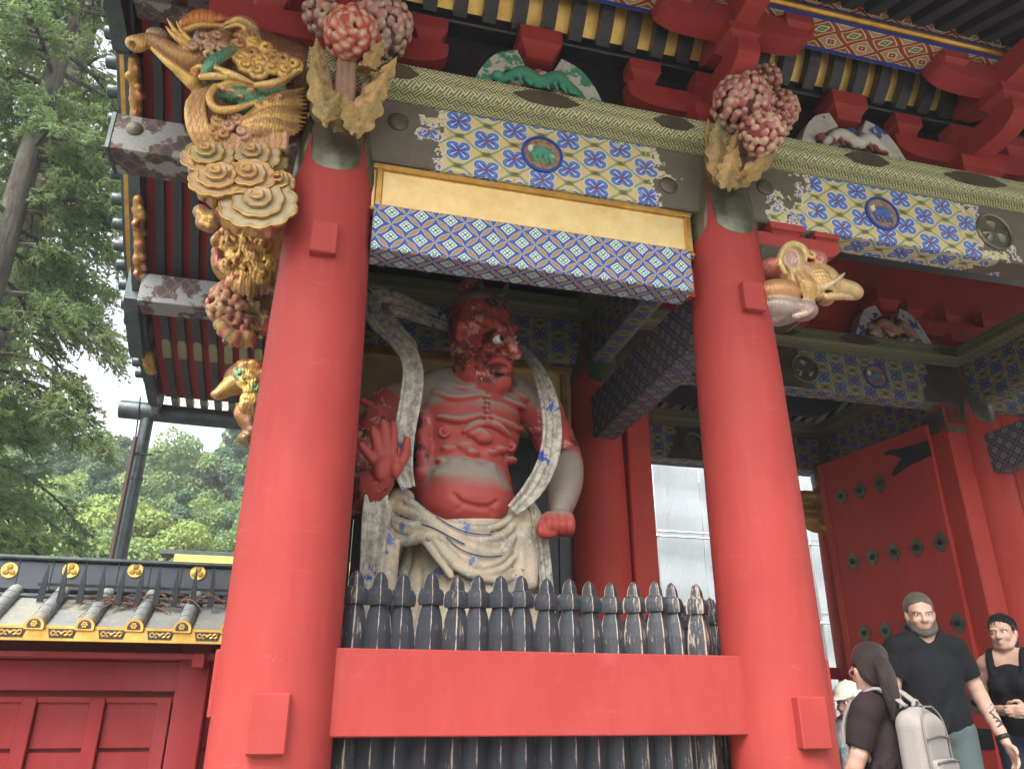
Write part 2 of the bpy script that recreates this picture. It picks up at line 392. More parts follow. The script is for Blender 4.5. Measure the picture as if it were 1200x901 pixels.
def m_flower(name, dull=0.0, loss=None):
    """blue four-petalled flowers in cream cells outlined green"""
    m = Mat(name, .62, spec=.25); u, v = m.uv(.035); PU, PV = .42, .265
    def cell(o):
        x = ((u/PU+o).frac()-.5)*PU; y = ((v/PV+o).frac()-.5)*PV; return x, y, (x*x+y*y*2.0).sqrt()
    x1, y1, d1 = cell(0.0); x2, y2, d2 = cell(.5); s = d1.lt(d2)
    x = x1*s+x2*(1-s); y = y1*s+y2*(1-s); r = (x*x+y*y*1.35).sqrt(); th = (y*1.16).atan2(x)
    lob = (th*2).sin().abs().pow(.42); edge = lob*.080+.030
    pet = r.lt(edge); pin = r.gt(edge*.60)*r.lt(edge); rim = r.lt(edge+.006); cen = r.lt(.018)
    vein = (th*2).sin().abs().gt(.982)*r.lt(edge*.72)
    dd = (d1-d2).abs(); line = dd.lt(.0075); l2 = dd.lt(.020)*dd.gt(.013)
    bx = ((u/PU).frac()-.5).abs(); by = ((v/PV+.5).frac()-.5).abs()
    bx2 = ((u/PU+.5).frac()-.5).abs(); by2 = ((v/PV).frac()-.5).abs()
    jn = (bx.lt(.085)*by.lt(.085)).max(bx2.lt(.085)*by2.lt(.085)); ji = (bx.lt(.05)*by.lt(.04)).max(bx2.lt(.05)*by2.lt(.04))
    w = m.noise(7, 6, .7); g = m.noise(45, 4, .7)
    cream = m.mix(w, (.50, .36, .13), (.66, .55, .30))
    k = m.mix(l2.max(line), cream, (.10, .24, .10)); k = m.mix(jn, k, (.10, .20, .06)); k = m.mix(ji, k, (.10, .05, .03))
    k = m.mix(rim, k, (.66, .70, .66)); k = m.mix(pet, k, (.018, .075, .40)); k = m.mix(pin, k, (.045, .15, .46)); k = m.mix(vein, k, (.55, .62, .66)); k = m.mix(cen, k, (.20, .03, .03))
    k = m.mix((w*.5+g*.5).ramp(.54, .66)*.7, k, (.20, .16, .10)); k = m.mix(m.noise(1.7, 4)*.30, k, (.34, .29, .19))
    if loss:      # paint worn off the bronze skin beyond the middle of the beam
        tt = ((u-loss[0])/loss[1]).abs()+(m.noise(3.2, 7, .62)-.5)*1.9+(m.noise(30, 3)-.5)*.25; ls = tt.ramp(.97, .985)
        k = m.mix(ls, k, m.mix(m.noise(9, 6, .7), (.075, .065, .048), (.15, .13, .095))); k = m.mix(tt.gt(.93)*(1-ls), k, (.55, .50, .36))
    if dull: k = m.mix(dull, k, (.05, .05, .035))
    m.color(k).bump(pet*.5+line*.4+g*.4, .35, .005); return m
M_flower = m_flower('painted_flower_lattice'); M_flower_in = m_flower('painted_flower_lattice_aged_shaded', .58); M_flower_l = m_flower('painted_flower_lattice_side_bay', 0, (1.45, .88)); M_flower_c = m_flower('painted_flower_lattice_passage', 0, (4.50, 1.0))  # the inner copy is darkened for grime and for the shade inside
def m_diaper(name, dull=0.0, p=.2):
    """blue ground, gilt lens petals along a slanted net, pale green rosettes"""
    m = Mat(name, .6, spec=.25); u, v = m.uv(.025); a = u/p+v/(p*.95); b = u/p-v/(p*.95)
    fa = (a.frac()-.5); fb = (b.frac()-.5)
    ea = .5-fa.abs(); eb = .5-fb.abs()      # distance to the net lines
    pa = ea.lt((b.frac()*math.pi).sin()*.13-.03); pb = eb.lt((a.frac()*math.pi).sin()*.13-.03)
    oa = ea.lt((b.frac()*math.pi).sin()*.13+.0); ob = eb.lt((a.frac()*math.pi).sin()*.13+.0)
    r = (fa*fa+fb*fb).sqrt(); sq = fa.abs().max(fb.abs()).lt(.25); sq2 = fa.abs().max(fb.abs()).lt(.20)
    dots = ((fa.abs()-.09)*(fa.abs()-.09)+(fb.abs()-.09)*(fb.abs()-.09)).sqrt().lt(.062); cen = r.lt(.05)
    w = m.noise(6, 6, .7); g = m.noise(50, 4, .7)
    blue = m.mix(w, (.012, .055, .28), (.02, .085, .36))
    k = m.mix(oa.max(ob), blue, (.42, .40, .30)); k = m.mix(pa.max(pb), k, (.33, .20, .085)); k = m.mix(sq, k, (.70, .72, .55)); k = m.mix(sq2, k, (.05, .24, .27)); k = m.mix(dots*sq2, k, (.68, .72, .42)); k = m.mix(cen, k, (.05, .10, .30))
    k = m.mix((w*.55+g*.45).ramp(.56, .68)*.75, k, (.32, .28, .22)); k = m.mix(m.noise(1.9, 4)*.14, k, (.22, .24, .26))
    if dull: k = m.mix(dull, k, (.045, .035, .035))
    m.color(k).bump(sq*.4+pa.max(pb)*.5+g*.4, .3, .004); return m
M_diaper = m_diaper('painted_blue_diaper'); M_diaper_in = m_diaper('painted_blue_diaper_aged_shaded', .55)  # inner copy mixed towards dark: age and indoor shade in one colour
def m_fret(name, dull=0.0):
    m = Mat(name, .6, spec=.3); u, v = m.uv(); a = (u+v*1.0)/.085; b = (u-v*1.0)/.085
    par = ((a.floor()+b.floor())*.5).frac().gt(.25)
    st = (((a*3).frac()).lt(.5))*par+(((b*3).frac()).lt(.5))*(1-par)
    w = m.noise(4, 6, .7); g = m.noise(40, 5, .7)
    k = m.mix(st, (.085, .15, .06), (.52, .46, .26)); k = m.mix((w*.5+g*.5).ramp(.52, .66)*.75, k, (.15, .15, .085))
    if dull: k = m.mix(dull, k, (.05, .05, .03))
    m.color(k).bump(st*.3+g*.5, .3, .004); return m
M_fret = m_fret('green_fret_pattern'); M_fret_in = m_fret('green_fret_pattern_aged_shaded', .55)  # darker copy for the inner plates, interior shade and age mixed into it
def m_ogee():
    """red-brown ogee net edged cream, rows of green and red rosettes"""
    m = Mat('painted_ogee_lattice', .6, spec=.3); u, v = m.uv(); PU, PV = .30, .20
    a = u/PU+v/PV+(v*(2*math.pi/PV)).sin()*.05; b = u/PU-v/PV+(v*(2*math.pi/PV)).sin()*.05; fa = a.frac()-.5; fb = b.frac()-.5; e = .5-fa.abs().max(fb.abs())
    ln = e.lt(.085); cr = e.lt(.14); row = ((a.floor()-b.floor())*.5).frac().gt(.25); r = (fa*fa+fb*fb).sqrt(); th = (fa+fb).atan2(fa-fb)
    fl = r.lt(.20+.07*(th*2).sin().abs()); fi = r.lt(.13+.06*(th*2).sin().abs()); ce = r.lt(.05); w = m.noise(6, 5, .7)
    k = m.mix(row, (.30, .10, .045), (.40, .30, .12)); k = m.mix(fl, k, (.66, .60, .42)); k = m.mix(fi, k, m.mix(row, (.05, .26, .10), (.42, .045, .05))); k = m.mix(ce, k, (.6, .5, .3))
    k = m.mix(cr, k, (.64, .54, .32)); k = m.mix(ln, k, (.30, .055, .03)); k = m.mix(w.ramp(.6, .75)*.4, k, (.24, .18, .10)); m.color(k); return m
M_ogee = m_ogee()
def m_weather():
    """grey weathered timber/metal with remains of a reddish diaper"""
    m = Mat('weathered_purlin', .7, spec=.3); u, v = m.uv(); a = (u*3.6+(v*14).sin()*.14); b = (v*5+(u*11).sin()*.22).frac()
    lat = ((u*5.2+v*4.2).frac()-.5).abs().lt(.10).max(((u*5.2-v*4.2).frac()-.5).abs().lt(.10)); flo = (((u*5.2+v*4.2).frac()-.5).abs().max(((u*5.2-v*4.2).frac()-.5).abs())).lt(.28)
    n = m.noise(3.0, 6, .65); g = m.noise(70, 4, .7)
    base = m.mix(g.ramp(.35, .7), (.17, .175, .175), (.34, .345, .33)); p = m.mix(lat, m.mix(flo, (.065, .05, .05), (.045, .085, .06)), (.15, .075, .06))
    k = m.mix(n.ramp(.47, .50), base, p); m.color(k).bump(lat*.5+g*.6, .4, .006); return m
M_weather = m_weather()
M_blue = Mat('ultramarine_paint', .55).color((.018, .05, .27)); M_bluedk = Mat('dark_blue_edging', .6).color((.015, .035, .16))
M_white = Mat('white_gofun_paint', .7)
_n = M_white.noise(9, 6, .7); M_white.color(M_white.mix(M_white.noise(6.5, 4, .6).ramp(.57, .59), M_white.mix(_n.ramp(.5, .7), (.50, .48, .44), (.32, .28, .22)), (.05, .10, .28)))
M_greenp = Mat('malachite_paint', .6); _n = M_greenp.noise(8, 5, .7); M_greenp.color(M_greenp.mix(_n.ramp(.47, .52), (.05, .25, .14), (.50, .49, .42)))
def m_vcol(name, rough=.55, metal=0.0, dirt=.5, dirtc=(.14, .09, .06), spec=.35, sc=9):
    m = Mat(name, rough, metal, spec); n = m.noise(sc, 7, .72); g = m.noise(sc*6, 4, .7)
    k = m.mix((n*.6+g*.4).ramp(.48, .64)*dirt, m.vcol(), dirtc); m.color(k).bump(g*.6+n, .3, .006); m.rough(g*.3+(rough-.12)); return m
def m_cut(name, rough, metal, sc, dirt, dirtc, gilt=.5):
    m = Mat(name, rough, metal, .5); n = m.noise(7, 7, .72); g = m.noise(55, 4, .7)
    w = m.t.nodes.new('ShaderNodeTexWave'); w.inputs['Scale'].default_value = sc; w.inputs['Distortion'].default_value = 9; w.inputs['Detail'].default_value = 2; w.inputs['Detail Scale'].default_value = 1.2
    m.t.links.new(m.tc.outputs['Object'], w.inputs['Vector']); wv = S(w.outputs['Fac'])
    k = m.mix((n*.6+g*.4).ramp(.47, .62)*dirt, m.vcol(), dirtc); k = m.mix(wv.ramp(.6, .9)*gilt*n.ramp(.35, .6), k, (.66, .44, .15))
    m.color(k).bump(wv*.7+g*.4, .35, .009); m.rough(g*.3+(rough-.12)); return m
M_carve = m_cut('painted_carving', .42, .42, 16, .45, (.22, .10, .06), .18)
M_carve2 = m_vcol('faded_petals', .6, .05, .45, (.30, .20, .12))
M_gilt = m_cut('gilt_carving', .40, .55, 9.0, .4, (.18, .08, .04), .25)
M_plain = m_vcol('painted_plain', .6, 0, .25)
def m_statue():
    """red skin, grey dust lying on what faces up, paint flaked to pink ground and black on the head and arms"""
    m = Mat('statue_red_lacquer', .5, spec=.3); x, y, z = m.xyz(); nz = m.nz(); n = m.noise(3.0, 6, .65); g = m.noise(14, 6, .7); f = m.noise(60, 4, .7)
    sep = m.t.nodes.new('ShaderNodeSeparateColor'); m.t.links.new(m.vcol(), sep.inputs[0]); flake = S(sep.outputs[0]); dusty = S(sep.outputs[1])
    red = m.mix(n.ramp(.35, .7), (.38, .062, .048), (.31, .042, .034))
    fl1 = (g*.5+n*.5).ramp(.545, .56)*flake.ramp(.3, .6); fl2 = (m.noise(4.6, 6, .66)*.8+f*.2).ramp(.545, .555)*flake.ramp(.3, .6)
    k = m.mix(fl1, red, (.56, .25, .20)); k = m.mix(fl2, k, (.07, .022, .018))
    d = ((nz+(g-.5)*.35)+dusty*.95-.25).ramp(.18, .72)
    k = m.mix(d*.9, k, m.mix(f, (.20, .185, .15), (.29, .27, .22))); m.color(k); m.rough(d*.35+.48); m.bump(f*.4+fl1*-.5, .2, .004); return m
M_statue = m_statue()
def m_robe():
    m = Mat('statue_robe_paint', .6, spec=.3); n = m.noise(4.2, 6, .68); g = m.noise(19, 6, .7); f = m.noise(70, 3, .7); nz = m.nz()
    k = m.mix(n.ramp(.40, .60), (.56, .44, .30), (.34, .31, .24)); k = m.mix((g*.7+n*.3).ramp(.55, .60)*.8, k, (.60, .57, .50))
    bl = (m.noise(6.5, 5, .6)*.75+g*.25).ramp(.585, .60); k = m.mix(bl*.75, k, (.03, .09, .36)); gr = m.noise(3.3, 4, .6).ramp(.66, .68); k = m.mix(gr, k, (.16, .40, .33))
    k = m.mix((nz+(g-.5)*.4).ramp(.35, .75)*.75, k, (.25, .235, .19)); k = m.mix(f.ramp(.62, .7)*.6, k, (.10, .07, .05)); m.color(k).bump(g*.5+f*.4, .3, .005); return m
M_robe = m_robe()
def m_scarf():
    m = Mat('statue_scarf_paint', .62, spec=.3); n = m.noise(3.2, 6, .7); g = m.noise(16, 6, .72); nz = m.nz(); f = m.noise(60, 3, .7)
    x, y, z = m.xyz()
    k = m.mix(g.ramp(.42, .58), (.52, .48, .40), (.27, .25, .20)); hi = 1.0

    k = m.mix((n*.6+g*.4).ramp(.555, .565), k, (.025, .075, .38)); k = m.mix((nz+(g-.5)*.5).ramp(.3, .7)*.7, k, (.22, .21, .17)); k = m.mix(f.ramp(.6, .68)*.6, k, (.10, .06, .05)); m.color(k).bump(g+f*.5, .3, .005); return m
M_scarf = m_scarf()
M_eyew = Mat('eye_white', .12, spec=.6).color((.72, .70, .62)); M_eyeb = Mat('eye_black', .1, spec=.6).color((.006, .006, .006)); M_eyer = Mat('eye_iris', .15).color((.10, .06, .02))
def m_tile():
    m = Mat('roof_copper_sheet', .5, .25, .4); n = m.noise(4, 6, .7); g = m.noise(30, 5, .7); u, v = m.uv()
    k = m.mix(n.ramp(.35, .65), (.18, .21, .225), (.28, .27, .22)); k = m.mix(g.ramp(.5, .7)*.7, k, (.36, .35, .29)); m.color(k).bump(g+n, .3, .006); return m
M_tile = m_tile()
M_roofcloth = Mat('dark_roof_sheathing', .5, .2); _n = M_roofcloth.noise(6, 6, .7); M_roofcloth.color(M_roofcloth.mix(_n, (.030, .036, .045), (.075, .085, .10))).bump(_n, .3, .01)
M_board_red = Mat('eave_red_board', .6); _n = M_board_red.noise(5, 4); M_board_red.color(M_board_red.mix(_n, (.36, .024, .020), (.28, .016, .015)))
M_rafter = Mat('eave_black_rafter', .45); _n = M_rafter.noise(9, 5, .7, (1, .2, 1)); M_rafter.color(M_rafter.mix(_n, (.016, .022, .026), (.045, .055, .058))).bump(_n, .2, .004)
def m_stone(name, a, b, sc=5):
    m = Mat(name, .85, spec=.2); n = m.noise(sc, 8, .7); g = m.noise(sc*14, 4, .7); r = m.rnd()
    k = m.mix(n.ramp(.3, .7), a, b); k = m.mix(r*.35, k, tuple(x*.7 for x in a)); k = m.mix(g.ramp(.55, .7)*.35, k, tuple(x*.5 for x in b)); m.color(k).bump(g+n, .5, .01); return m
M_stone = m_stone('grey_granite', (.32, .31, .29), (.22, .215, .20)); M_gravel = m_stone('gravel_ground', (.26, .25, .23), (.17, .165, .15), 9)
def m_bark():
    m = Mat('cedar_bark', .9, spec=.1); n = m.noise(7, 7, .7, (2.4, 2.4, .3)); g = m.noise(2, 4)
    k = m.mix(n.ramp(.35, .7), (.045, .036, .030), (.13, .115, .10)); k = m.mix(g.ramp(.45, .65)*.6, k, (.15, .165, .13)); m.color(k).bump(n, .8, .03); return m
M_bark = m_bark()
def m_leaf(name, a, b, c, tr=.35):
    m = Mat(name, .6, spec=.25); r = S(m.t.nodes.new('ShaderNodeNewGeometry').outputs['Random Per Island']); n = m.noise(.6, 3)
    k = m.mix(r, a, b); k = m.mix(n.ramp(.45, .65)*.7, k, c); m.color(k)
    t = m.t.nodes.new('ShaderNodeBsdfTranslucent'); m.t.links.new(k, t.inputs[0]); x = m.t.nodes.new('ShaderNodeMixShader'); x.inputs[0].default_value = tr
    out = m.t.nodes['Material Output']; m.t.links.new(m.b.outputs[0], x.inputs[1]); m.t.links.new(t.outputs[0], x.inputs[2]); m.t.links.new(x.outputs[0], out.inputs[0]); return m
M_needle = m_leaf('cedar_needles', (.14, .22, .09), (.22, .31, .12), (.27, .33, .14), .55)
M_leafa = m_leaf('broad_leaves', (.14, .23, .085), (.21, .31, .11), (.25, .33, .11)); M_leafb = m_leaf('pale_leaves', (.22, .31, .085), (.29, .37, .105), (.31, .37, .11)); M_leafc = m_leaf('dark_conifer_leaves', (.075, .15, .085), (.11, .20, .10), (.13, .21, .10))
# ------------------------------------------------------------------ ground, terrace, steps
FZ = .48; CX = (0.0, 2.96, 8.04, 11.0); RY = (0.0, 2.95, 5.9)
MB().add([(-250, -150, 0), (250, -150, 0), (250, 350, 0), (-250, 350, 0)], [(0, 1, 2, 3)]).build('ground', M_gravel, kind='structure')
ter = MB().box((5.5, 2.95, FZ/2-.006), (14.2, 9.4, FZ), .01).build('terrace', M_stone, kind='structure')
_pm = {}
for ix in range(13):
    for iy in range(9):
        if (ix, iy) not in _pm: _pm[(ix, iy)] = 0
        w, d = 14.2/13, 9.4/9
        if 'pav' not in globals(): pav = MB().box((0, 0, 0), (w-.012, d-.012, .05), .008).mesh('paving_slab', M_stone)
        link('paving_slab', pav, ter, loc=(5.5-7.1+w*(ix+.5), 2.95-4.7+d*(iy+.5), FZ-.019))
for i, (z, y) in enumerate(((.30, -1.95), (.15, -2.30))):
    st = MB().box((5.5, y+.12, z/2-.006), (7.2, .5, z), .012).build('stone_step', M_stone, kind='structure')
# ------------------------------------------------------------------ the gate
gate = thing('temple_gate', (5.5, 2.95, FZ), 'red lacquered temple gate with gilded carvings, painted beams and a copper roof', 'gate')
def part(mb, name, mat, parent=gate, smooth=False, **kw): return mb.build(name, mat, parent, smooth, **kw)
# pillars
PROF = [(.312, FZ+.02), (.312, 1.5), (.308, 2.9), (.296, 3.8), (.272, 4.75), (.262, 5.0), (.24, 5.25), (.205, 5.45), (.19, 5.68)]
pil_me = MB().lathe([(r, z-FZ) for r, z in PROF], (0, 0, 0), 48).mesh('pillar', M_red, 40)
pil_in = pil_me.copy(); pil_in.materials.clear(); pil_in.materials.append(M_red_lit.m)
base_me = MB().lathe([(.46, 0), (.47, .05), (.44, .13), (.36, .17), (.34, .17)], (0, 0, -.02), 40).mesh('pillar_base', M_stone, 40)
def prad(z): return float(np.interp(z, [q[1] for q in PROF], [q[0] for q in PROF]))
def cap_plate(az):
    """one bronze plate hugging the pillar head: rounded lower edge, waisted towards its neighbours"""
    mb = MB(); nu, nv = 25, 9; vs = []
    for i in range(nu):
        q = -1+2*i/(nu-1); ph = az+q*R(43)
        zl = 4.855+.15*abs(q)**2.4+(.16*max(0, abs(q)-.86)/.14)
        for j in range(nv):
            z = zl+(5.62-zl)*j/(nv-1); r = prad(z)+.008+(.006 if j else -.006); vs.append((r*math.cos(ph), r*math.sin(ph), z-FZ))
    mb.add(vs, [(i*nv+j, (i+1)*nv+j, (i+1)*nv+j+1, i*nv+j+1) for i in range(nu-1) for j in range(nv-1)]); return mb
cap_me = [cap_plate(R(a)).mesh('head_plate', M_bronze, True) for a in (-90, 0, 90, 180)]
peg_u = MB().box((0, 0, 0), (.165, .10, .225), .008).mesh('peg_cover', M_red)
peg_l = MB().box((0, 0, 0), (.185, .10, .275), .008).mesh('peg_cover', M_red)
pillars = {}
for iy, y in enumerate(RY):
    for ix, x in enumerate(CX):
        p = link('pillar', pil_me if iy == 0 else pil_in, gate, loc=(x, y, FZ)); pillars[(ix, iy)] = p
        PINV[p.name] = Matrix()
        b = link('pillar_base', base_me, p)
        for c in cap_me: link('head_plate', c, p)
        if iy == 0:
            for z, me, r in ((4.29, peg_u, .29), (1.525, peg_l, .315)):
                link('peg_cover', me, p, loc=(-.012 if ix == 0 else 0.0, -r, z-FZ))
# through-tenon ends of the rails beside the pillars
for x, y, z, d in ((-.275, 0, 1.71, (.10, .16, .33)), (3.255, .0, 1.71, (.12, .14, .36))):
    part(MB().box((x, y, z), d, .008), 'tenon_end', M_red)
# front rail and the fence behind it
part(MB().box((1.48, -.03, 1.673), (2.52, .18, .436), .007), 'rail', M_red)
part(MB().box((1.48, -.02, .74), (2.52, .16, .30), .007), 'rail', M_red)
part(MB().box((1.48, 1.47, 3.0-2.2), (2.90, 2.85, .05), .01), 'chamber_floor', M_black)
def picket_mesh():
    mb = MB(); rings = [(.084, 0), (.084, 1.56), (.082, 1.65), (.070, 1.73), (.052, 1.785), (.050, 1.792), (.076, 1.794), (.081, 1.812), (.081, 1.85), (.070, 1.882), (.050, 1.893), (.046, 1.905), (.043, 1.935), (.028, 1.968), (.006, 1.985)]
    vs = []; n = 4
    for r, z in rings:
        for j in range(8):        # a square post set corner-on, its arrises slightly flattened
            a = math.pi/4*j; k = 1.0 if j % 2 == 0 else .74; vs.append((r*k*math.cos(a), r*k*math.sin(a), z))
    fs = [(i*8+j, i*8+(j+1) % 8, (i+1)*8+(j+1) % 8, (i+1)*8+j) for i in range(len(rings)-1) for j in range(8)]+[tuple((len(rings)-1)*8+j for j in range(8))]
    mb.add(vs, fs); return mb.mesh('picket', M_picket)
# (an arris faces the street: the pale ridge down the middle of each picket)
pk = picket_mesh()
for i in range(16):
    x = .372+i*(2.53-.372)/15
    link('picket', pk, gate, loc=(x+random.uniform(-.009, .009), .13, .36+random.uniform(-.012, .010)), rot=(random.uniform(-.012, .012), random.uniform(-.012, .012), R(90)+random.uniform(-.14, .14)))
for i in range(13):
    link('picket', pk, gate, loc=(2.96, .36+i*.185, .36), rot=(0, 0, random.uniform(-.1, .1)))
part(MB().box((2.96, 1.47, 1.673), (.16, 2.5, .40), .007), 'rail', M_red_lit)
q_ = W(985, 789, Y=6.0); part(MB().box((6.3, 6.0, q_[2]), (3.0, .12, .16), .01), 'rear_rail', M_red_lit)
# tie beams, top plates
def plate_prism(a, b, U, mat):
    """chamfered top plate; U points to one side, profile symmetric"""
    pr = [(-.27, .155), (-.27, .015), (-.235, -.02), (-.12, -.05), (.12, -.05), (.235, -.02), (.27, .015), (.27, .155)]
    return part(MB().prism(pr, a, b, U, (0, 0, 1)), 'top_plate', mat)
def tie(a, b, z0, z1, th, mat, name='tie_beam'):
    a = np.array(a, float); b = np.array(b, float); c = (a+b)/2; L = np.linalg.norm(b-a); d = (L, th, z1-z0) if abs((b-a)[0]) > .1 else (th, L, z1-z0)
    return part(MB().box((c[0], c[1], (z0+z1)/2), d, .012), name, mat)
front_ties = []
for iy, y in enumerate(RY):
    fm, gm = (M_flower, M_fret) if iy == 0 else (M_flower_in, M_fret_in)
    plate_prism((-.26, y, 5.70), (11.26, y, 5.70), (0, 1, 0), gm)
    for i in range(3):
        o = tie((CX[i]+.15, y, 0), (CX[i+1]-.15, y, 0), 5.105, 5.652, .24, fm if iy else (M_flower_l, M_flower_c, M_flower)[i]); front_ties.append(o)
for ix, x in enumerate(CX):
    for j in range(2):
        y0, y1 = RY[j]+.272, RY[j+1]-.272
        pr = [(-.25, .15), (-.25, .01), (-.215, -.02), (-.12, -.046), (.12, -.046), (.215, -.02), (.25, .01), (.25, .15)]
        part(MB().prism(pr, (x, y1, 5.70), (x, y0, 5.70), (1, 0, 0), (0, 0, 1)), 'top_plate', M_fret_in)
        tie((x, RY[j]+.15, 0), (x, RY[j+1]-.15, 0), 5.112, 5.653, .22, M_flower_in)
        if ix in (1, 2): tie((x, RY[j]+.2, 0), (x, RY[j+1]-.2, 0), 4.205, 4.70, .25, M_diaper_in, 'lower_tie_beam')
# left bay front: gilded panel and blue tie beam
part(MB().box((1.434, -.06, 4.536), (2.306, .22, .352), .010), 'lower_tie_beam', M_diaper)
part(MB().box((1.48, .02, 4.536), (2.60, .05, .24), 0), 'beam_tenon', M_red_lit)
part(MB().box((1.46, -.045, 4.908), (2.42, .03, .39), 0), 'gold_panel', M_leaf)
for nm, c, d in (('panel_frame', (1.46, -.075, 5.084), (2.42, .035, .040)), ('panel_frame', (1.46, -.075, 4.730), (2.42, .035, .030)), ('panel_frame', (.305, -.075, 4.906), (.05, .033, .31)), ('panel_frame', (2.635, -.075, 4.906), (.05, .033, .31))):
    part(MB().box(c, d, .008), nm, M_gold)
# inner (middle row) wall of the left bay
part(MB().box((1.48, 2.97, 4.70), (2.5, .05, .80), 0), 'gold_panel', M_leaf)
for c, d in (((1.48, 2.93, 5.06), (2.5, .06, .09)), ((1.48, 2.93, 4.30), (2.5, .05, .06)), ((2.60, 2.93, 4.68), (.07, .05, .68)), ((.34, 2.93, 4.68), (.07, .05, .68))):
    part(MB().box(c, d, .012), 'panel_frame', M_gold)
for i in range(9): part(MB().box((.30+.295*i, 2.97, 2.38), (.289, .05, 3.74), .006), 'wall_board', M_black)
for i in range(9): part(MB().box((8.36+.295*i, 2.97, 2.8), (.289, .05, 4.6), .006), 'wall_board', M_red_lit)
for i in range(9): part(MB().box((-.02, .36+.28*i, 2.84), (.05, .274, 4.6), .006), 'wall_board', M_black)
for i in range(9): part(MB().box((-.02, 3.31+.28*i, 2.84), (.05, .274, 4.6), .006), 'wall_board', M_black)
for c in ((1.48, 1.47), ):
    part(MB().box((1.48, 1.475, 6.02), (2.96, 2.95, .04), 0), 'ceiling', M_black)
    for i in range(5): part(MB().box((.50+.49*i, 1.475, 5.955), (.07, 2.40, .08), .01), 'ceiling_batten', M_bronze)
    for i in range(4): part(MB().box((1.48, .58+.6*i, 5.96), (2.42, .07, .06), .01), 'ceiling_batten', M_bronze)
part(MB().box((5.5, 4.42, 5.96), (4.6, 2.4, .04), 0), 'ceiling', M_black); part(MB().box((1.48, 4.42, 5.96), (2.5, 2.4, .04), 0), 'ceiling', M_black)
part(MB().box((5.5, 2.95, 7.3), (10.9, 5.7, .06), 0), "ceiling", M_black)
# painted metal plates, roundels and crests on the beams
def outline_plate(pts, y, th, mat, name, parent=gate):
    P = [np.array(p, float) for p in pts]; n = len(P)
    vs = [(p[0], y, p[1]) for p in P]+[(p[0], y-th, p[1]) for p in P]
    fs = [tuple(range(n, 2*n))]+[(i, (i+1) % n, n+(i+1) % n, n+i) for i in range(n)]
    return part(MB().add(vs, fs), name, mat, parent)
def scallop(p0, p1, n, amp, seed):
    r = random.Random(seed); p0 = np.array(p0, float); p1 = np.array(p1, float); d = p1-p0; nn = np.array((-d[1], d[0]))/np.linalg.norm(d); out = []
    for i in range(n+1):
        t = i/n; out.append(p0+d*t+nn*amp*(abs(math.sin(t*math.pi*3.2))-.4+r.uniform(-.25, .25)))
    return out
def end_plate(x0, x1, xt, y, seed, parent=gate, z0=5.115, z1=5.642):
    """bronze end plate: straight at the pillar, wavy towards the painting"""
    e = scallop((x1, z0), (xt, z1), 16, .05*(1 if x1 > x0 else -1), seed)
    pts = [(x0, z0)]+[tuple(q) for q in e]+[(x0, z1)]
    pts = [(p[0], min(max(p[1], z0), z1)) for p in pts]
    if x1 < x0: pts = pts[::-1]
    o = outline_plate(pts, y, .005, M_plate, 'end_plate', parent)
    return o
def boss(x, y, z, r, mat=M_plate, n=20): return part(MB().lathe([(r, 0), (r, .008), (r*.86, .016), (r*.5, .020), (0, .022)], (x, y, z), n, (0, -1, 0)), 'boss', mat, gate, 40)
def roundel(x, y, z, r, seed, animal=(.05, .26, .16)):
    ro = part(MB().lathe([(r, 0), (r, .008), (0, .010)], (x, y, z), 36, (0, -1, 0), squash=1.0), 'roundel', M_roundel, gate)
    part(MB().lathe([(r*1.13, -.002), (r*1.13, .016), (r*1.0, .020), (r*.97, .006)], (x, y, z), 40, (0, -1, 0)), 'ring', M_blue, ro, 40)
    sd = Sdf(); q = lambda a, b: (x+a*r, y-.012, z+b*r)      # a small painted beast in low relief
    sd.line([q(-.5, -.1), q(-.15, .12), q(.25, .1)], [.026*r/.14, .034*r/.14, .026*r/.14], animal, .015, 8)
    sd.ell(q(.42, .02), (.036*r/.14, .02, .034*r/.14), animal, .012)
    for a, b in ((-.45, -.55), (-.15, -.6), (.18, -.55), (.48, -.5)): sd.line([q(a*.8, -.05), q(a, -.3), q(a+.08, b)], [.016*r/.14, .012*r/.14, .010*r/.14], animal, .01, 5)
    sd.line([q(-.5, 0), q(-.68, .25), q(-.5, .45)], [.014*r/.14, .016*r/.14, .008*r/.14], (.6, .6, .5), .01, 6)
    sd.ell(q(.52, -.1), (.02*r/.14, .015, .014*r/.14), (.65, .62, .5), .008)
    sd.build('beast_relief', M_plain, .006, ro); return ro
M_roundel = Mat('roundel_brown', .6); _n = M_roundel.noise(22, 5, .7); M_roundel.color(M_roundel.mix(_n.ramp(.42, .55), (.17, .075, .04), (.30, .19, .11)))
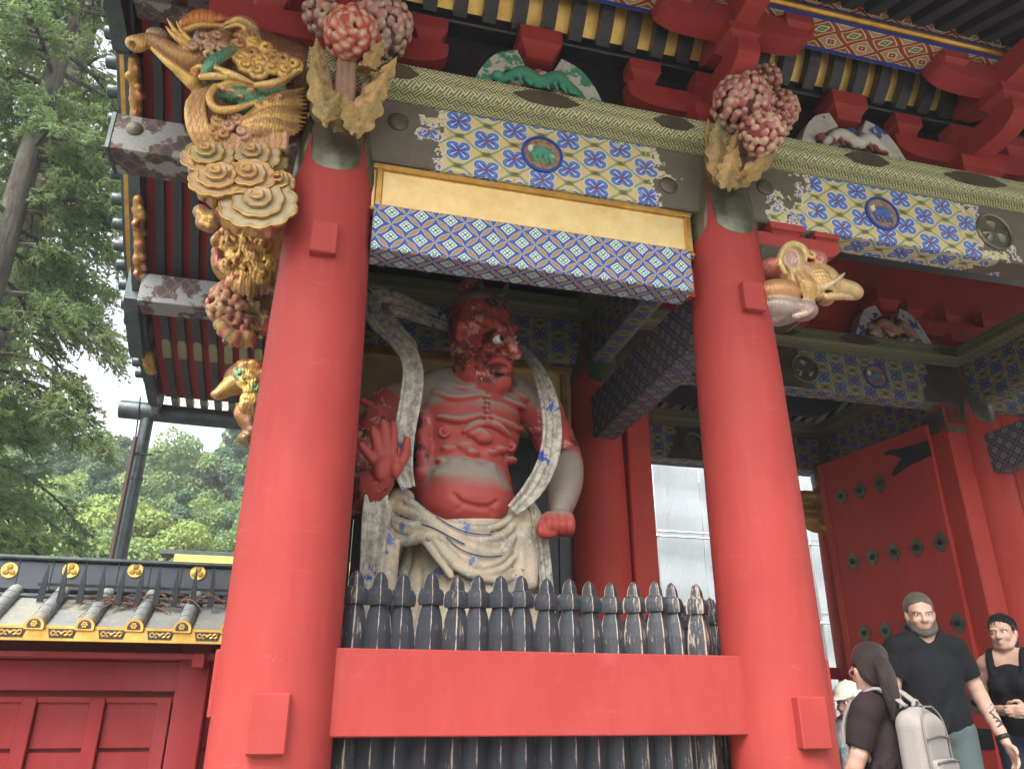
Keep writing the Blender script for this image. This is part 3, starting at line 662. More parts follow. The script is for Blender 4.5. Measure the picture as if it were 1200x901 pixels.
def crest(x, y, z, r, mat=M_bronze):
    c = part(MB().lathe([(r*1.02, -.002), (r*1.05, .010), (r*.98, .026), (r*.88, .020), (r*.86, .004), (0, .005)], (x, y, z), 40, (0, -1, 0)), 'crest', mat, gate, 50)
    for k in range(3):
        a = R(90+120*k); mb = MB(); d = np.array((math.cos(a), 0, math.sin(a))); t = np.array((-d[2], 0, d[0])); cc = np.array((x, y-.006, z)); n = 22; ring = []
        for i in range(n):      # heart-shaped leaf, point to the centre
            w = 2*math.pi*i/n; hx = 16*math.sin(w)**3/17; hy = (13*math.cos(w)-5*math.cos(2*w)-2*math.cos(3*w)-math.cos(4*w))/17
            ring.append(cc+d*r*(.47+.36*hy)+t*r*.36*hx)
        ctr = cc+d*r*.47+np.array((0, -.030, 0)); mid = [q*.55+(ctr+d*0)*.45+np.array((0, -.010, 0)) for q in ring]
        mb.add(ring+mid+[ctr], [(i, (i+1) % n, n+(i+1) % n, n+i) for i in range(n)]+[(n+i, n+(i+1) % n, 2*n) for i in range(n)]); part(mb, 'crest_leaf', mat, c, True)
    return c
FY = -.121
for x, z in ((.40, 5.46), (2.48, 5.30), (3.33, 5.44)): boss(x, FY, z, .075)
roundel(1.47, FY, 5.385, .142, 1); roundel(4.40, FY, 5.375, .142, 2, (.06, .10, .30)); crest(5.52, FY-.001, 5.385, .175)
for x, w in ((1.47, .24), (3.05-.55, .16), (4.23, .20), (.36, .14), (5.30, .30), (3.5, .0)):
    if w: outline_plate([(x+w*math.cos(a)*(1+.10*math.cos(6*a)), 5.782+.066*math.sin(a)) for a in np.linspace(0, 2*math.pi, 30)[:-1]][::-1], -.2705, .005, M_plate, 'plate_ornament')
# the same fittings on the middle row beam of the passage
MY = 2.95-.121
end_plate(3.12, 5.75, 5.55, MY, 5); end_plate(7.88, 7.25, 7.42, MY, 6); crest(5.62, MY-.006, 5.38, .18); roundel(6.62, MY, 5.385, .142, 5, (.10, .12, .22))
for x in (5.25, 6.35, 7.7): outline_plate([(x+.26*math.cos(a)*(1+.10*math.cos(6*a)), 5.782+.066*math.sin(a)) for a in np.linspace(0, 2*math.pi, 30)[:-1]][::-1], 2.95-.2705, .005, M_plate, 'plate_ornament')
crest(5.62, 5.9-.127, 5.38, .17); end_plate(6.2, 5.2, 5.35, 5.9-.121, 7)
# ------------------------------------------------------------------ brackets
def block(c, w, h, d=None):
    d = d or w; lv = [(.66, 0), (.68, .12), (.74, .26), (.86, .40), (1, .48), (1, 1)]; vs = []
    for k, t in lv:
        for sx, sy in ((-1, -1), (1, -1), (1, 1), (-1, 1)): vs.append((c[0]+sx*w*k/2, c[1]+sy*d*k/2, c[2]+t*h))
    n = len(lv); return MB().add(vs, [(i*4+j, i*4+(j+1) % 4, (i+1)*4+(j+1) % 4, (i+1)*4+j) for i in range(n-1) for j in range(4)]+[(3, 2, 1, 0), tuple((n-1)*4+j for j in range(4))])
def arm(c, l0, l1, ax, h=.22, th=.19):
    """bracket arm along x or y from l0 to l1, underside rounded up to each end"""
    cu = .30; q = np.linspace(0, math.pi/2, 8)
    left = [(l0, h)]+[(l0+cu*(1-math.sin(a)), h*.6*(1-math.cos(a))) for a in q[::-1]]
    right = [(l1-cu*(1-math.sin(a)), h*.6*(1-math.cos(a))) for a in q]+[(l1, h)]
    pr = left+right; U, P = ((1, 0, 0), (0, 1, 0)) if ax == 'x' else ((0, 1, 0), (1, 0, 0)); P = np.array(P, float)*th/2; c = np.array(c, float)
    return MB().prism(pr, c-P, c+P, U, (0, 0, 1)) if ax == 'y' else MB().prism(pr, c+P, c-P, U, (0, 0, 1))
def bracket_set(x, y, mat, fwd=True, wide=.74):
    b = part(block((x, y, 5.858), .46, .235), 'bracket_set', mat)
    sub = lambda mb, n: part(mb, n, mat, b)
    sub(arm((x, y, 6.095), -wide, wide, 'x'), 'bracket_arm')
    for k in (-1, 0, 1): sub(block((x+k*(wide-.15), y, 6.318), .27, .21, .26), 'bearing_block')
    if fwd:
        sub(arm((x, y, 6.101), -.70, .5, 'y', .235, .185), 'bracket_arm')
        sub(block((x, y-.555, 6.34), .27, .17), 'bearing_block')
        sub(arm((x, y-.555, 6.512), -.66, .66, 'x', .20), 'bracket_arm')
        sub(arm((x, y, 6.50), -1.02, -.1, 'y', .24, .182), 'bracket_nose')
        for k in (-1, 1): sub(block((x+k*.52, y-.555, 6.596), .25, .15, .26), 'bearing_block')
    return b
for x in (0.0, 2.96, 5.5, 8.04, 11.0): bracket_set(x, 0.0, M_red)
for x in (0.0, 2.96, 5.5, 8.04): bracket_set(x, 2.95, M_red_lit, False)
# outward bracket noses on the gable side of the corner pillar
part(arm((0, 0, 6.10), -1.0, -.2, 'x', .24, .18), 'bracket_nose', M_red); part(arm((0, 0, 6.52), -1.25, -.2, 'x', .26, .18), 'bracket_nose', M_red)
for yy in (2.95, 5.9):
    for z, l in ((6.10, .85), (6.52, 1.2)): part(arm((0, yy, z), -l, -.2, 'x', .24, .18), 'bracket_nose', M_red)
# black frieze wall, curved ribs with gilding between, eaves purlin
part(MB().box((5.5, .06, 6.2), (11, .06, .70), 0), 'frieze_board', M_black); part(MB().box((5.5, -.02, 6.60), (11, .20, .13), .012), 'frieze_beam', M_black)
part(MB().box((5.5, 3.0, 6.5), (11, .05, 1.3), 0), 'frieze_board', M_red_lit)
def cove(t): return (-.125-.27*math.sin(t*math.pi/2)**1.2, 6.58+.42*(1-math.cos(t*math.pi/2))+.14*t)   # (Y, Z)
sh = MB(); n = 9; vs = []
for i in range(n):
    yy, zz = cove(i/(n-1)); vs += [(-.3, yy+.055, zz+.035), (11.3, yy+.055, zz+.035)]
sh.add(vs, [(2*i, 2*i+1, 2*i+3, 2*i+2) for i in range(n-1)]); part(sh, 'gilded_cove', M_cove, gate, True)
rb = MB(); vs = []
for i in range(n):
    yy, zz = cove(i/(n-1)); nx, nz2 = (.0, 0)
    for sx in (-1, 1):
        for o in (0, 1): vs.append((sx*.054, yy-.075*o+.05, zz-.055*o+.035))
rb.add(vs, [f for i in range(n-1) for f in ((4*i, 4*i+1, 4*i+5, 4*i+4), (4*i+1, 4*i+3, 4*i+7, 4*i+5), (4*i+3, 4*i+2, 4*i+6, 4*i+7))]+[(0, 2, 3, 1)])
rb_me = rb.mesh('cove_rib', M_black)
for i in range(34): link('cove_rib', rb_me, gate, loc=(.10+.236*i, 0, 0))
pu = part(MB().box((5.5, -.555, 6.91), (16, .35, .31), .006), 'eaves_purlin', M_ogee)
for yy, zz, s in ((-.735, 6.770, .030), (-.735, 7.035, .022)): part(MB().tube([(-2.5, yy, zz), (13.5, yy, zz)], s, 10), 'gilt_moulding', M_gold, pu, True)
for yy, zz, d in ((-.736, 6.815, (16, .012, .03)), (-.70, 6.753, (16, .03, .012)), (-.41, 6.753, (16, .03, .012)), (-.736, 6.99, (16, .012, .03))): part(MB().box((5.5, yy, zz), d, 0), 'blue_band', M_blue, pu)
# frog-leg struts with carved filling
def frog_strut(x, y, mat, cols, seed):
    r = random.Random(seed); k = part(MB().box((x, y, 6.02), (.62, .06, .30), .01), 'frog_leg_strut', M_red if seed > 2 else M_black)
    def leg(s):
        path = spline([(s*.50, 5.862), (s*.455, 5.95), (s*.37, 6.10), (s*.27, 6.20), (s*.15, 6.26)], 16); w = np.interp(np.linspace(0, 1, 16), [0, .25, .7, 1], [.060, .055, .085, .075]); mb = MB(); vs = []
        for i, p in enumerate(path):
            t = nrm(path[min(i+1, 15)]-path[max(i-1, 0)]); q = np.array((-t[1], t[0]))
            for sg in (-1, 1):
                for yy in (-.10, .06): vs.append((x+p[0]+q[0]*w[i]*sg, y+yy, p[1]+q[1]*w[i]*sg))
        mb.add(vs, [f for i in range(15) for f in ((4*i, 4*i+4, 4*i+6, 4*i+2), (4*i+1, 4*i+3, 4*i+7, 4*i+5), (4*i+2, 4*i+6, 4*i+7, 4*i+3), (4*i, 4*i+1, 4*i+5, 4*i+4))]+[(0, 2, 3, 1), (60, 61, 63, 62)]); part(mb, 'strut_leg', mat, k)
    leg(-1); leg(1); sd = Sdf()
    for i in range(44):
        a = r.uniform(-.36, .36); b = 5.88+r.uniform(0, .30)*(1-abs(a)/.45); c = cols[2:][r.randrange(len(cols)-2)]; rad = r.uniform(.022, .042)
        sd.ell((x+a, y-.07+r.uniform(-.02, .02), b), (rad*1.3, .04, rad), c, .006)
    sd.line([(x-.30, y-.13, 5.96), (x-.16, y-.15, 6.06), (x-.02, y-.16, 5.98), (x+.12, y-.15, 6.07), (x+.26, y-.14, 5.97), (x+.34, y-.12, 5.93)], [.030, .046, .05, .045, .035, .02], cols[0], .012, 22)
    for i in range(8): q = -.26+.07*i; sd.line([(x+q, y-.15, 6.0+.05*math.sin(i*1.6)), (x+q+.03, y-.17, 5.93)], [.020, .012], cols[1], .008)
    sd.ell((x-.34, y-.13, 6.0), (.05, .04, .04), cols[1], .01)
    sd.build('openwork_carving', M_plain, .009, k)
    part(block((x, y, 6.27), .34, .265), 'bearing_block', M_red if y < 1 else M_red_lit, k)
frog_strut(1.45, -.06, M_greenp, [(.04, .22, .13), (.05, .27, .16), (.30, .12, .10), (.55, .5, .42), (.2, .08, .07)], 1)
frog_strut(4.23, -.06, M_white, [(.5, .48, .42), (.20, .05, .04), (.06, .10, .30), (.40, .35, .30), (.12, .10, .08)], 2)
frog_strut(6.9, 2.80, M_white, [(.30, .18, .14), (.40, .14, .10), (.10, .16, .10), (.5, .4, .3)], 3)
# red arms under the passage beam beside the second pillar
for x0, z, hl in ((2.96, 4.86, .98), (2.96, 4.70, .60)): part(arm((x0, 0, z), .2, hl, 'x', .17, .20), 'bracket_arm', M_red)
part(block((3.46, 0, 4.99), .30, .112), 'bearing_block', M_red); part(block((3.84, 0, 5.02), .22, .08), 'bearing_block', M_red)
# ------------------------------------------------------------------ doors of the middle row
for x, s in ((3.39, 1), (7.61, -1)):
    jp = part(MB().box((x, 2.93, 2.80), (.27, .30, 4.62), .014), 'door_post', M_red_lit)
    part(MB().lathe([(.20, 0), (.205, .05), (.19, .30), (.198, .34)], (x, 2.93, 4.76), 4, (0, 0, 1), R(45)), 'post_cap', M_bronze, jp)
    for k in range(3):
        part(MB().lathe([(.048, 0), (.048, .012), (0, .014)], (x-.09+.09*k, 2.78, 4.76), 14, (0, -1, 0)), 'cap_lobe', M_bronze, jp)
    for k in range(9): part(MB().box((x-.112+.028*k, 2.777, 4.97), (.012, .012, .26), 0), 'cap_rib', M_bronze, jp)
def on_door(px, py, hx=7.47, hy=3.06, ang=R(96.6)):
    u = np.array((math.cos(ang), math.sin(ang), 0)); n = np.array((-u[1], u[0], 0)); d = ray(px, py); o = np.array((hx, hy, 0))+n*.05; t = ((o-CAM) @ n)/(d @ n); p = CAM+d*t; return (p-o) @ u, p[2]
_r = [[on_door(*p) for p in q] for q in (((1031, 566), (1008, 575), (986, 582)), ((1102, 632), (1074, 639), (1048, 646), (1023, 654), (1000, 660)), ((1040, 738), (1016, 742)), ((1147, 823), ))]
_a = [q[0] for q in _r[1]]; print('door', [(round(x, 2), round(z, 2)) for q in _r for x, z in q])
ROWS = [(float(np.mean([z for x, z in _r[0]])), [x for x, z in _r[0]]), (float(np.mean([z for x, z in _r[1]])), _a), (float(np.mean([z for x, z in _r[2]])), _a), (_r[3][0][1], _a)]
def door(hx, hy, ang, L, face):
    """leaf hung at (hx,hy), turned by ang; face = side with the nail covers"""
    u = np.array((math.cos(ang), math.sin(ang), 0)); w = np.array((-u[1], u[0], 0))*face; o = np.array((hx, hy, 0)); M = np.array((u, w, (0, 0, 1))).T
    if np.linalg.det(M) < 0: Mb = np.array((u, -w, (0, 0, 1))).T
    else: Mb = M
    d = part(MB().box(o+u*L/2+v3(0, 0, 2.70), (L, .09, 4.42), .01, Mb), 'door', M_red_lit)
    part(MB().box(o+u*(L-.05)+w*.052+v3(0, 0, 2.70), (.10, .03, 4.40), .006, Mb), 'edge_stile', M_red_lit, d)
    fx = lambda a, z: o+u*a+w*.046+v3(0, 0, z)
    for z, sp in ROWS:
        for a in sp:
            c = fx(a, z); bo = MB(); k = 20
            ring = [c+(u*math.cos(q)+v3(0, 0, 1)*math.sin(q)*1.15)*.105*(.66+.34*abs(math.cos(2*q))**.8) for q in np.linspace(0, 2*math.pi, k+1)[:-1]]
            bo.add([p for p in ring]+[p+w*.014 for p in ring], [tuple(range(k, 2*k)) if face > 0 else tuple(range(k, 2*k))[::-1]]+[(i, (i+1) % k, k+(i+1) % k, k+i) for i in range(k)])
            nb = part(bo, 'nail_cover', M_nail, d); part(MB().lathe([(.036, .012), (.036, .026), (.022, .046), (0, .05)], c, 12, w), 'knob', M_iron, nb, 40)
    for z in (4.60, 1.3):      # forked hinge strap
        pts = [(0, -.10), (.34, -.13), (.62, -.20), (.66, -.17), (.60, -.12), (.44, -.01), (.60, .09), (.70, .10), (.70, .14), (.62, .15), (.34, .11), (0, .10)]
        P = [fx(a, z+b) for a, b in pts]; n = len(P); part(MB().add([p for p in P]+[p+w*.012 for p in P], [tuple(range(n, 2*n)) if face > 0 else tuple(range(n, 2*n))[::-1]]+[(i, (i+1) % n, n+(i+1) % n, n+i) for i in range(n)]), 'hinge_strap', M_iron if False else M_strap, d)
M_nail = m_bronze('nail_cover_bronze', (.17, .17, .13), (.10, .11, .085), (.24, .25, .19)); M_strap = m_bronze('hinge_bronze', (.035, .045, .04), (.022, .03, .026), (.06, .08, .07))
door(7.47, 3.06, R(96.6), 1.96, 1); door(3.53, 3.06, R(88), 1.96, -1)
# ------------------------------------------------------------------ gate roof: purlins, rafters, bargeboard, eaves
XB = -2.62
CUR = np.array([(2.95, 9.55), (3.5, 9.20), (3.95, 8.88), (5.23, 7.83), (5.91, 7.28), (6.6, 6.90), (7.35, 6.59), (8.0, 6.38), (8.55, 6.24)])   # rear slope, underside
_c = spline(CUR, 60)
def zu(y): return float(np.interp(y, _c[:, 0], _c[:, 1]))
def sweep_slope(x0, x1, y0, y1, dz0, dz1, n=22):
    ys = np.linspace(y0, y1, n); vs = []
    for y in ys:
        z = zu(y)
        for x in (x0, x1):
            for d in (dz0, dz1): vs.append((x, y, z+d))
    fs = [f for i in range(n-1) for f in ((4*i, 4*i+2, 4*i+6, 4*i+4), (4*i+1, 4*i+5, 4*i+7, 4*i+3), (4*i, 4*i+4, 4*i+5, 4*i+1), (4*i+2, 4*i+3, 4*i+7, 4*i+6))]+[(0, 1, 3, 2), (4*n-4, 4*n-2, 4*n-1, 4*n-3)]
    return MB().add(vs, [f[::-1] for f in fs])
mirror = lambda mb: MB().add([(p[0], 5.9-p[1], p[2]) for p in mb.v], [f[::-1] for f in mb.f])
bd = sweep_slope(XB+.02, 13.5, 2.95, 8.45, .13, .17); part(bd, 'roof_boarding', M_board_red); part(mirror(bd), 'roof_boarding', M_board_red)
rf = sweep_slope(XB-.10, 13.7, 2.95, 8.80, .30, .62); part(rf, 'roof_slope', M_copper); part(mirror(rf), 'roof_slope', M_copper)
ra = sweep_slope(-.055, .055, 2.98, 7.30, -.005, .125, 18); fl = sweep_slope(-.048, .048, 7.28, 8.60, .03, .125, 8)
ra_me, fl_me = ra.mesh('rafter', M_rafter), fl.mesh('flying_rafter', M_rafter); ra_f, fl_f = mirror(ra).mesh('rafter', M_rafter), mirror(fl).mesh('flying_rafter', M_rafter)
fit1 = MB(); z = zu(7.1)
f1 = sweep_slope(-.062, .062, 7.02, 7.315, -.012, .10, 4); f1.add([(.075*math.cos(a)*.8, 6.99+.05*math.sin(a), zu(6.99)-.013-.05*math.sin(a)*.4) for a in np.linspace(0, 2*math.pi, 13)[:-1]], [tuple(range(12))])
f2 = sweep_slope(-.056, .056, 8.36, 8.63, .022, .13, 3)
f1_me, f2_me = f1.mesh('rafter_fitting', M_fitting), f2.mesh('rafter_fitting', M_fitting)
for i in range(72):
    x = XB+.21+.226*i
    r0 = link('rafter', ra_me, gate, loc=(x, 0, 0)); r1 = link('flying_rafter', fl_me, gate, loc=(x, 0, 0))
    if i < 13:
        PINV[r0.name] = Matrix(); PINV[r1.name] = Matrix(); link('rafter_fitting', f1_me, r0); link('rafter_fitting', f2_me, r1)
    if x > 2: link('rafter', ra_f, gate, loc=(x, 0, 0)); link('flying_rafter', fl_f, gate, loc=(x, 0, 0))
part(MB().box((5.5, 8.50, zu(8.5)+.21), (16.2, .16, .10), .01), 'eaves_batten', M_red); part(MB().box((5.5, 5.9-8.50, zu(8.5)+.21), (16.2, .16, .10), .01), 'eaves_batten', M_red)
# purlins running out to the gable
p1 = part(MB().box((.82, 2.95, 7.19), (6.45, .44, .46), .012), 'purlin', M_weather); part(MB().box((-2.40, 2.95, 7.19), (.05, .456, .476), .008), 'end_band', M_copper, p1)
part(MB().lathe([(.085, 0), (.085, .01), (.06, .022), (0, .026)], (-2.18, 2.73, 7.25), 20, (0, -1, 0)), 'boss', M_plate, p1, 40)
part(MB().box((.75, 5.9, 6.935), (6.68, .40, .44), .012), 'purlin', M_weather); part(MB().box((1.9, 0, 7.08), (4.3, .40, .44), .012), 'purlin', M_weather)
part(MB().box((.75, 2.95, 9.3), (6.6, .3, .34), .012), 'purlin', M_weather)
# gable wall above the side beams
part(MB().add([(0.02, .2, 5.85), (0.02, 5.7, 5.85), (0.02, 5.9, 7.2), (0.02, 4.5, 8.2), (0.02, 2.95, 9.3), (0.02, 1.4, 8.2), (0.02, 0, 7.2)], [(0, 1, 2, 3, 4, 5, 6)]), 'gable_wall', M_board_red)
# bargeboard with copper joint cover, verge tiles and gilt carvings
def barge(y0, y1, dz0, dz1, x0, x1, n=26): return sweep_slope(x0, x1, y0, y1, dz0, dz1, n)
bb = barge(2.95, 8.72, -.14, .34, XB-.13, XB-.02); part(bb, 'bargeboard', M_weather); part(mirror(bb), 'bargeboard', M_weather)
for b2, mt in ((barge(2.95, 8.74, .10, .30, XB-.20, XB-.13), M_black), (barge(2.95, 8.76, .30, .40, XB-.30, XB-.1), M_gold), (barge(2.95, 8.78, .40, .60, XB-.36, XB-.1), M_copper), (barge(5.9-2.95, 8.3, -.16, -.06, XB-.15, XB-.004), M_copper)):
    part(b2, 'verge_band', mt); part(mirror(b2), 'verge_band', mt)
vt = MB().lathe([(.085, 0), (.085, .16), (.07, .17), (0, .172)], (0, 0, 0), 14, (-1, 0, 0)).mesh('verge_tile', M_copper, 40)
s = 3.0
while s < 8.7:
    link('verge_tile', vt, gate, loc=(XB-.34, s, zu(s)+.56)); link('verge_tile', vt, gate, loc=(XB-.34, 5.9-s, zu(s)+.56)); s += .34*math.cos(math.atan(.7 if s < 6.2 else .35))
jc = MB(); pr = [(6.05, -.20), (6.05, .40), (6.15, .52), (6.35, .56), (6.55, .52), (6.70, .50), (6.95, .42), (7.05, .30), (7.05, -.20), (6.9, -.26), (6.55, -.24), (6.2, -.26)]
jc.prism([(a, zu(a)+b-.08) for a, b in pr], (XB-.24, 0, 0), (XB-.05, 0, 0), (0, 1, 0), (0, 0, 1)); part(jc, 'bargeboard_cover', M_copper)
jc = MB(); pr = [(2.4, -.42), (2.4, .40), (3.55, .34), (3.62, -.10), (3.45, -.30), (3.2, -.38)]
jc.prism([(a, zu(max(a, 2.95))+b) for a, b in pr], (XB-.24, 0, 0), (XB-.05, 0, 0), (0, 1, 0), (0, 0, 1)); part(jc, 'bargeboard_cover', M_copper)
def gilt_spray(y0, y1, w, seed, drop=-.15):
    r = random.Random(seed); sd = Sdf(); n = int((y1-y0)/.075)
    sd.line([(XB-.03, y, zu(y)+drop) for y in np.linspace(y0, y1, 8)], [.07]*8, (.45, .25, .06), .03)
    for i in range(n):
        y = y0+(y1-y0)*(i+.5)/n
        for k in range(2):
            c = (XB-.03+r.uniform(-.06, .08), y+r.uniform(-.03, .03), zu(y)+drop-.04+r.uniform(-.08, .06)*w); sd.ell(c, r.uniform(.035, .065), ((.55, .32, .08), (.50, .20, .12), (.42, .22, .08))[r.randrange(3)], .015)
    sd.build('gilt_spray', M_gilt, .02, gate)
gilt_spray(3.62, 4.35, 1, 1); gilt_spray(5.0, 5.85, 1, 2); gilt_spray(7.1, 7.45, .7, 3)
# ------------------------------------------------------------------ gutter, downpipe, rod
gp = MB().tube([(-3.30, 8.78, 6.20), (-2.0, 8.78, 6.17), (1.0, 8.78, 6.13), (13.4, 8.78, 6.13)], .155, 16)
gut = thing('rain_gutter', (-2.9, 8.78, 0), 'round copper gutter under the rear eave with its tall downpipe', 'gutter'); part(gp, 'gutter_trough', M_copper, gut, 40)
part(MB().tube([(-2.86, 8.80, 6.10), (-2.86, 8.80, 0.02)], .105, 16), 'downpipe', M_copper, gut, 40)
for z in (1.5, 3.2, 5.0): part(MB().tube([(-2.86, 8.80, z), (-2.86, 8.80, z+.05)], .118, 16), 'pipe_band', M_copper, gut, 40)
p0, p1_ = W(160, 512, Y=8.6), W(128, 657, Y=8.6)
rod = thing('conduit_rod', (p1_[0], 8.6, 0), 'thin brown conduit rod standing beside the copper downpipe', 'rod')
part(MB().tube([(p1_[0]+.02, 8.6, 0), (p1_[0]+.02, 8.6, p0[2])], .038, 10), 'tube', Mat('rod_paint', .5).color((.06, .035, .028)), rod, 40)
part(MB().tube(spline([(p1_[0]+.02, 8.6, p0[2]), (p1_[0]-.02, 8.62, p0[2]+.5), (p1_[0]-.05, 8.68, 6.4)], 10), .012, 6), 'cable', M_iron, rod); part(MB().box(((p1_[0]-2.7)/2, 8.7, p0[2]-.25), (abs(p1_[0]+2.7)+.1, .03, .03), 0), 'clamp', M_iron, rod)
# ------------------------------------------------------------------ gilded carvings on the pillars
GD, GB, GN, PK, OR, RD, WH, PU_, BL = (.60, .38, .10), (.32, .16, .05), (.065, .24, .14), (.44, .26, .13), (.55, .15, .04), (.34, .035, .03), (.40, .35, .31), (.34, .20, .11), (.10, .15, .20)
def zoomer(ox, oy, sc, Y):
    def c(a, b, dy=0.0): return W(ox+a/sc, oy+b/sc, Y=Y+dy)
    return c
def petals(sd, c, r, face, n, cols, tip, rp=.26, seed=0, flat=.75, core=(.25, .03, .03)):
    """dome of overlapping petals round the direction 'face'"""
    rr = random.Random(seed); F = nrm(face); U = nrm(np.cross(F, (0, 0, 1))); V = np.cross(U, F); c = np.array(c, float)
    sd.ell(c, (r*.80, r*.80, r*.80), core, .01)
    for i in range(n):
        t = (i+.5)/n; th = math.acos(1-1.45*t); ph = i*2.39996+rr.uniform(-.15, .15)
        d = F*math.cos(th)+(U*math.cos(ph)+V*math.sin(ph))*math.sin(th)
        tang = nrm(d*math.cos(th)-F) if th > .05 else U
        p = c+d*r*rr.uniform(.86, .97); M = axes(np.cross(d, tang), tang)      # columns: across, along, out
        s = r*rp*rr.uniform(.85, 1.1); sd.ell(p, (s*.86, s*1.06, s*flat*.9), cols[rr.randrange(len(cols))], .0025, M)
        q = p+d*s*flat*.55; sd.ell(q, (s*.34, s*.5, s*.3), cols[rr.randrange(len(cols))], .006, M, op='s') if r > .12 and i % 2 == 0 and False else None
        sd.ell(p-tang*s*.75+d*s*.3, (s*.7, s*.28, s*.5), tip, .012, M, op='p')
def leaf_mesh(base, tip, side, w, mat, name, parent, lob=4, curl=.15, th=.012):
    base, tip = np.array(base, float), np.array(tip, float); ax = tip-base; L = np.linalg.norm(ax); a = ax/L; N = nrm(np.cross(a, side)); Sd = np.cross(N, a); nu, nv = 28, 9; top, bot = [], []
    for i in range(nu):
        t = i/(nu-1); env = math.sin(math.pi*min(1, t*.94+.05))**.75*(1-.25*t); sc = 1-.30*abs(math.sin(t*math.pi*lob))**3
        for j in range(nv):
            q = -1+2*j/(nv-1); rad = w*env*(sc if abs(q) > .5 else 1)
            h = .20*w*abs(q)*env+.030*w*math.cos(2*math.pi*(t*7-abs(q)*1.4))*min(1, abs(q)*3)*env+curl*L*(t*t)-(.07*w*env if j == nv//2 else 0)
            p = base+a*L*t+Sd*rad*q+N*h-a*(.22*w*abs(q)); top.append(p); bot.append(p-N*th)
    n = nu*nv; fs = []
    for i in range(nu-1):
        for j in range(nv-1): k = i*nv+j; fs += [(k, k+nv, k+nv+1, k+1), (n+k, n+k+1, n+k+nv+1, n+k+nv)]
        for k, s in ((i*nv, 1), (i*nv+nv-1, -1)): f = (k, n+k, n+k+nv, k+nv); fs.append(f if s > 0 else f[::-1])
    return part(MB().add(top+bot, fs), name, mat, parent, 60)
def m_leafgilt():
    m = Mat('gilt_green_leaf', .42, .5, .45); n = m.noise(7, 6, .7); g = m.noise(45, 4, .7)
    k = m.mix(n.ramp(.40, .60), (.30, .18, .055), (.15, .115, .04)); k = m.mix(g.ramp(.52, .68)*.8, k, (.42, .23, .08)); k = m.mix(m.noise(3, 4).ramp(.6, .7)*.6, k, (.10, .20, .13)); m.color(k).bump(g+n, .4, .006); return m
M_leafgilt = m_leafgilt()
# --- peony on the corner pillar
c = zoomer(120, 0, 10/3, -.42)
pe = Sdf(); petals(pe, c(972, 135), .185, (-.05, -1, -.30), 62, [(.42, .05, .045), (.36, .04, .04), (.46, .09, .07)], (.56, .40, .24), .25, 1)
peony = pe.build('peony_carving', M_carve2, .0085, gate)
pb = Sdf(); petals(pb, c(1085, 105, .10), .235, (.35, -.9, -.25), 90, [(.32, .13, .13), (.40, .16, .14), (.34, .22, .18)], (.52, .42, .30), .17, 2, core=(.2, .08, .08)); petals(pb, c(890, 55, .12), .19, (-.4, -.9, -.1), 60, [(.32, .13, .13), (.40, .16, .14), (.36, .24, .16)], (.52, .42, .28), .19, 3, core=(.2, .08, .08)); pb.build('blossom', M_carve2, .0095, peony)
st = Sdf()
for a, b in (((905, 470), (930, 210)), ((955, 470), (985, 220)), ((890, 470), (870, 250)), ((1000, 480), (1050, 200)), ((930, 480), (955, 230))): st.line([c(*a, .16), c((a[0]+b[0])/2+6, (a[1]+b[1])/2, .06), c(*b, .08)], [.032, .028, .024], (.26, .16, .10), .01, 7)
st.ell(c(925, 440, .22), (.20, .12, .16), (.16, .12, .07), .03); st.build('stems', M_carve2, .011, peony)
S1 = (1, 0, 0)
for b, t, w, dy, cl in (((885, 490), (815, 225), .105, 0, .05), ((870, 470), (935, 360), .07, -.08, .10), ((985, 520), (945, 365), .075, -.09, .10), ((985, 525), (1110, 290), .115, -.05, .08), ((1040, 400), (1150, 235), .08, .02, .1), ((1010, 300), (1105, 160), .075, -.02, .12), ((1000, 270), (1080, 262), .06, -.06, .1), ((850, 330), (835, 150), .06, .04, .05), ((900, 505), (1000, 420), .07, .02, .1)):
    leaf_mesh(c(*b, dy+.03), c(*t, dy-.05), S1, w, M_leafgilt, 'leaf', peony, 4, -cl)
# --- chrysanthemums on the second pillar
c = zoomer(800, 0, 3.0, -.40)
ch = Sdf(); petals(ch, c(210, 365), .235, (-.2, -1, -.2), 95, [(.44, .14, .13), (.40, .10, .10), (.46, .22, .18)], (.58, .44, .30), .17, 4, core=(.22, .06, .06)); chry = ch.build('chrysanthemum_carving', M_carve2, .0095, gate)
for k, (a, b, r, dy, n) in enumerate(((278, 472, .17, -.10, 48), (345, 385, .155, .10, 50), (285, 290, .15, .10, 44), (335, 440, .12, .12, 30))):
    s_ = Sdf(); petals(s_, c(a, b, dy), r, (.1+.2*k, -1, -.35), n, [(.46, .18, .16), (.42, .12, .12), (.50, .30, .22)], (.62, .46, .26), .21 if k == 0 else .19, 6+k, core=(.30, .05, .04)); s_.build('blossom', M_carve2, .009, chry)
st = Sdf()
for a, b in (((190, 600), (205, 430)), ((220, 590), (265, 500)), ((215, 600), (330, 420))): st.line([c(*a, .18), c((a[0]+b[0])/2, (a[1]+b[1])/2, .10), c(*b, .12)], [.03, .028, .022], (.28, .17, .12), .01, 7)
st.ell(c(170, 590, .22), (.18, .12, .16), (.14, .11, .07), .03); st.build('stems', M_carve2, .011, chry)
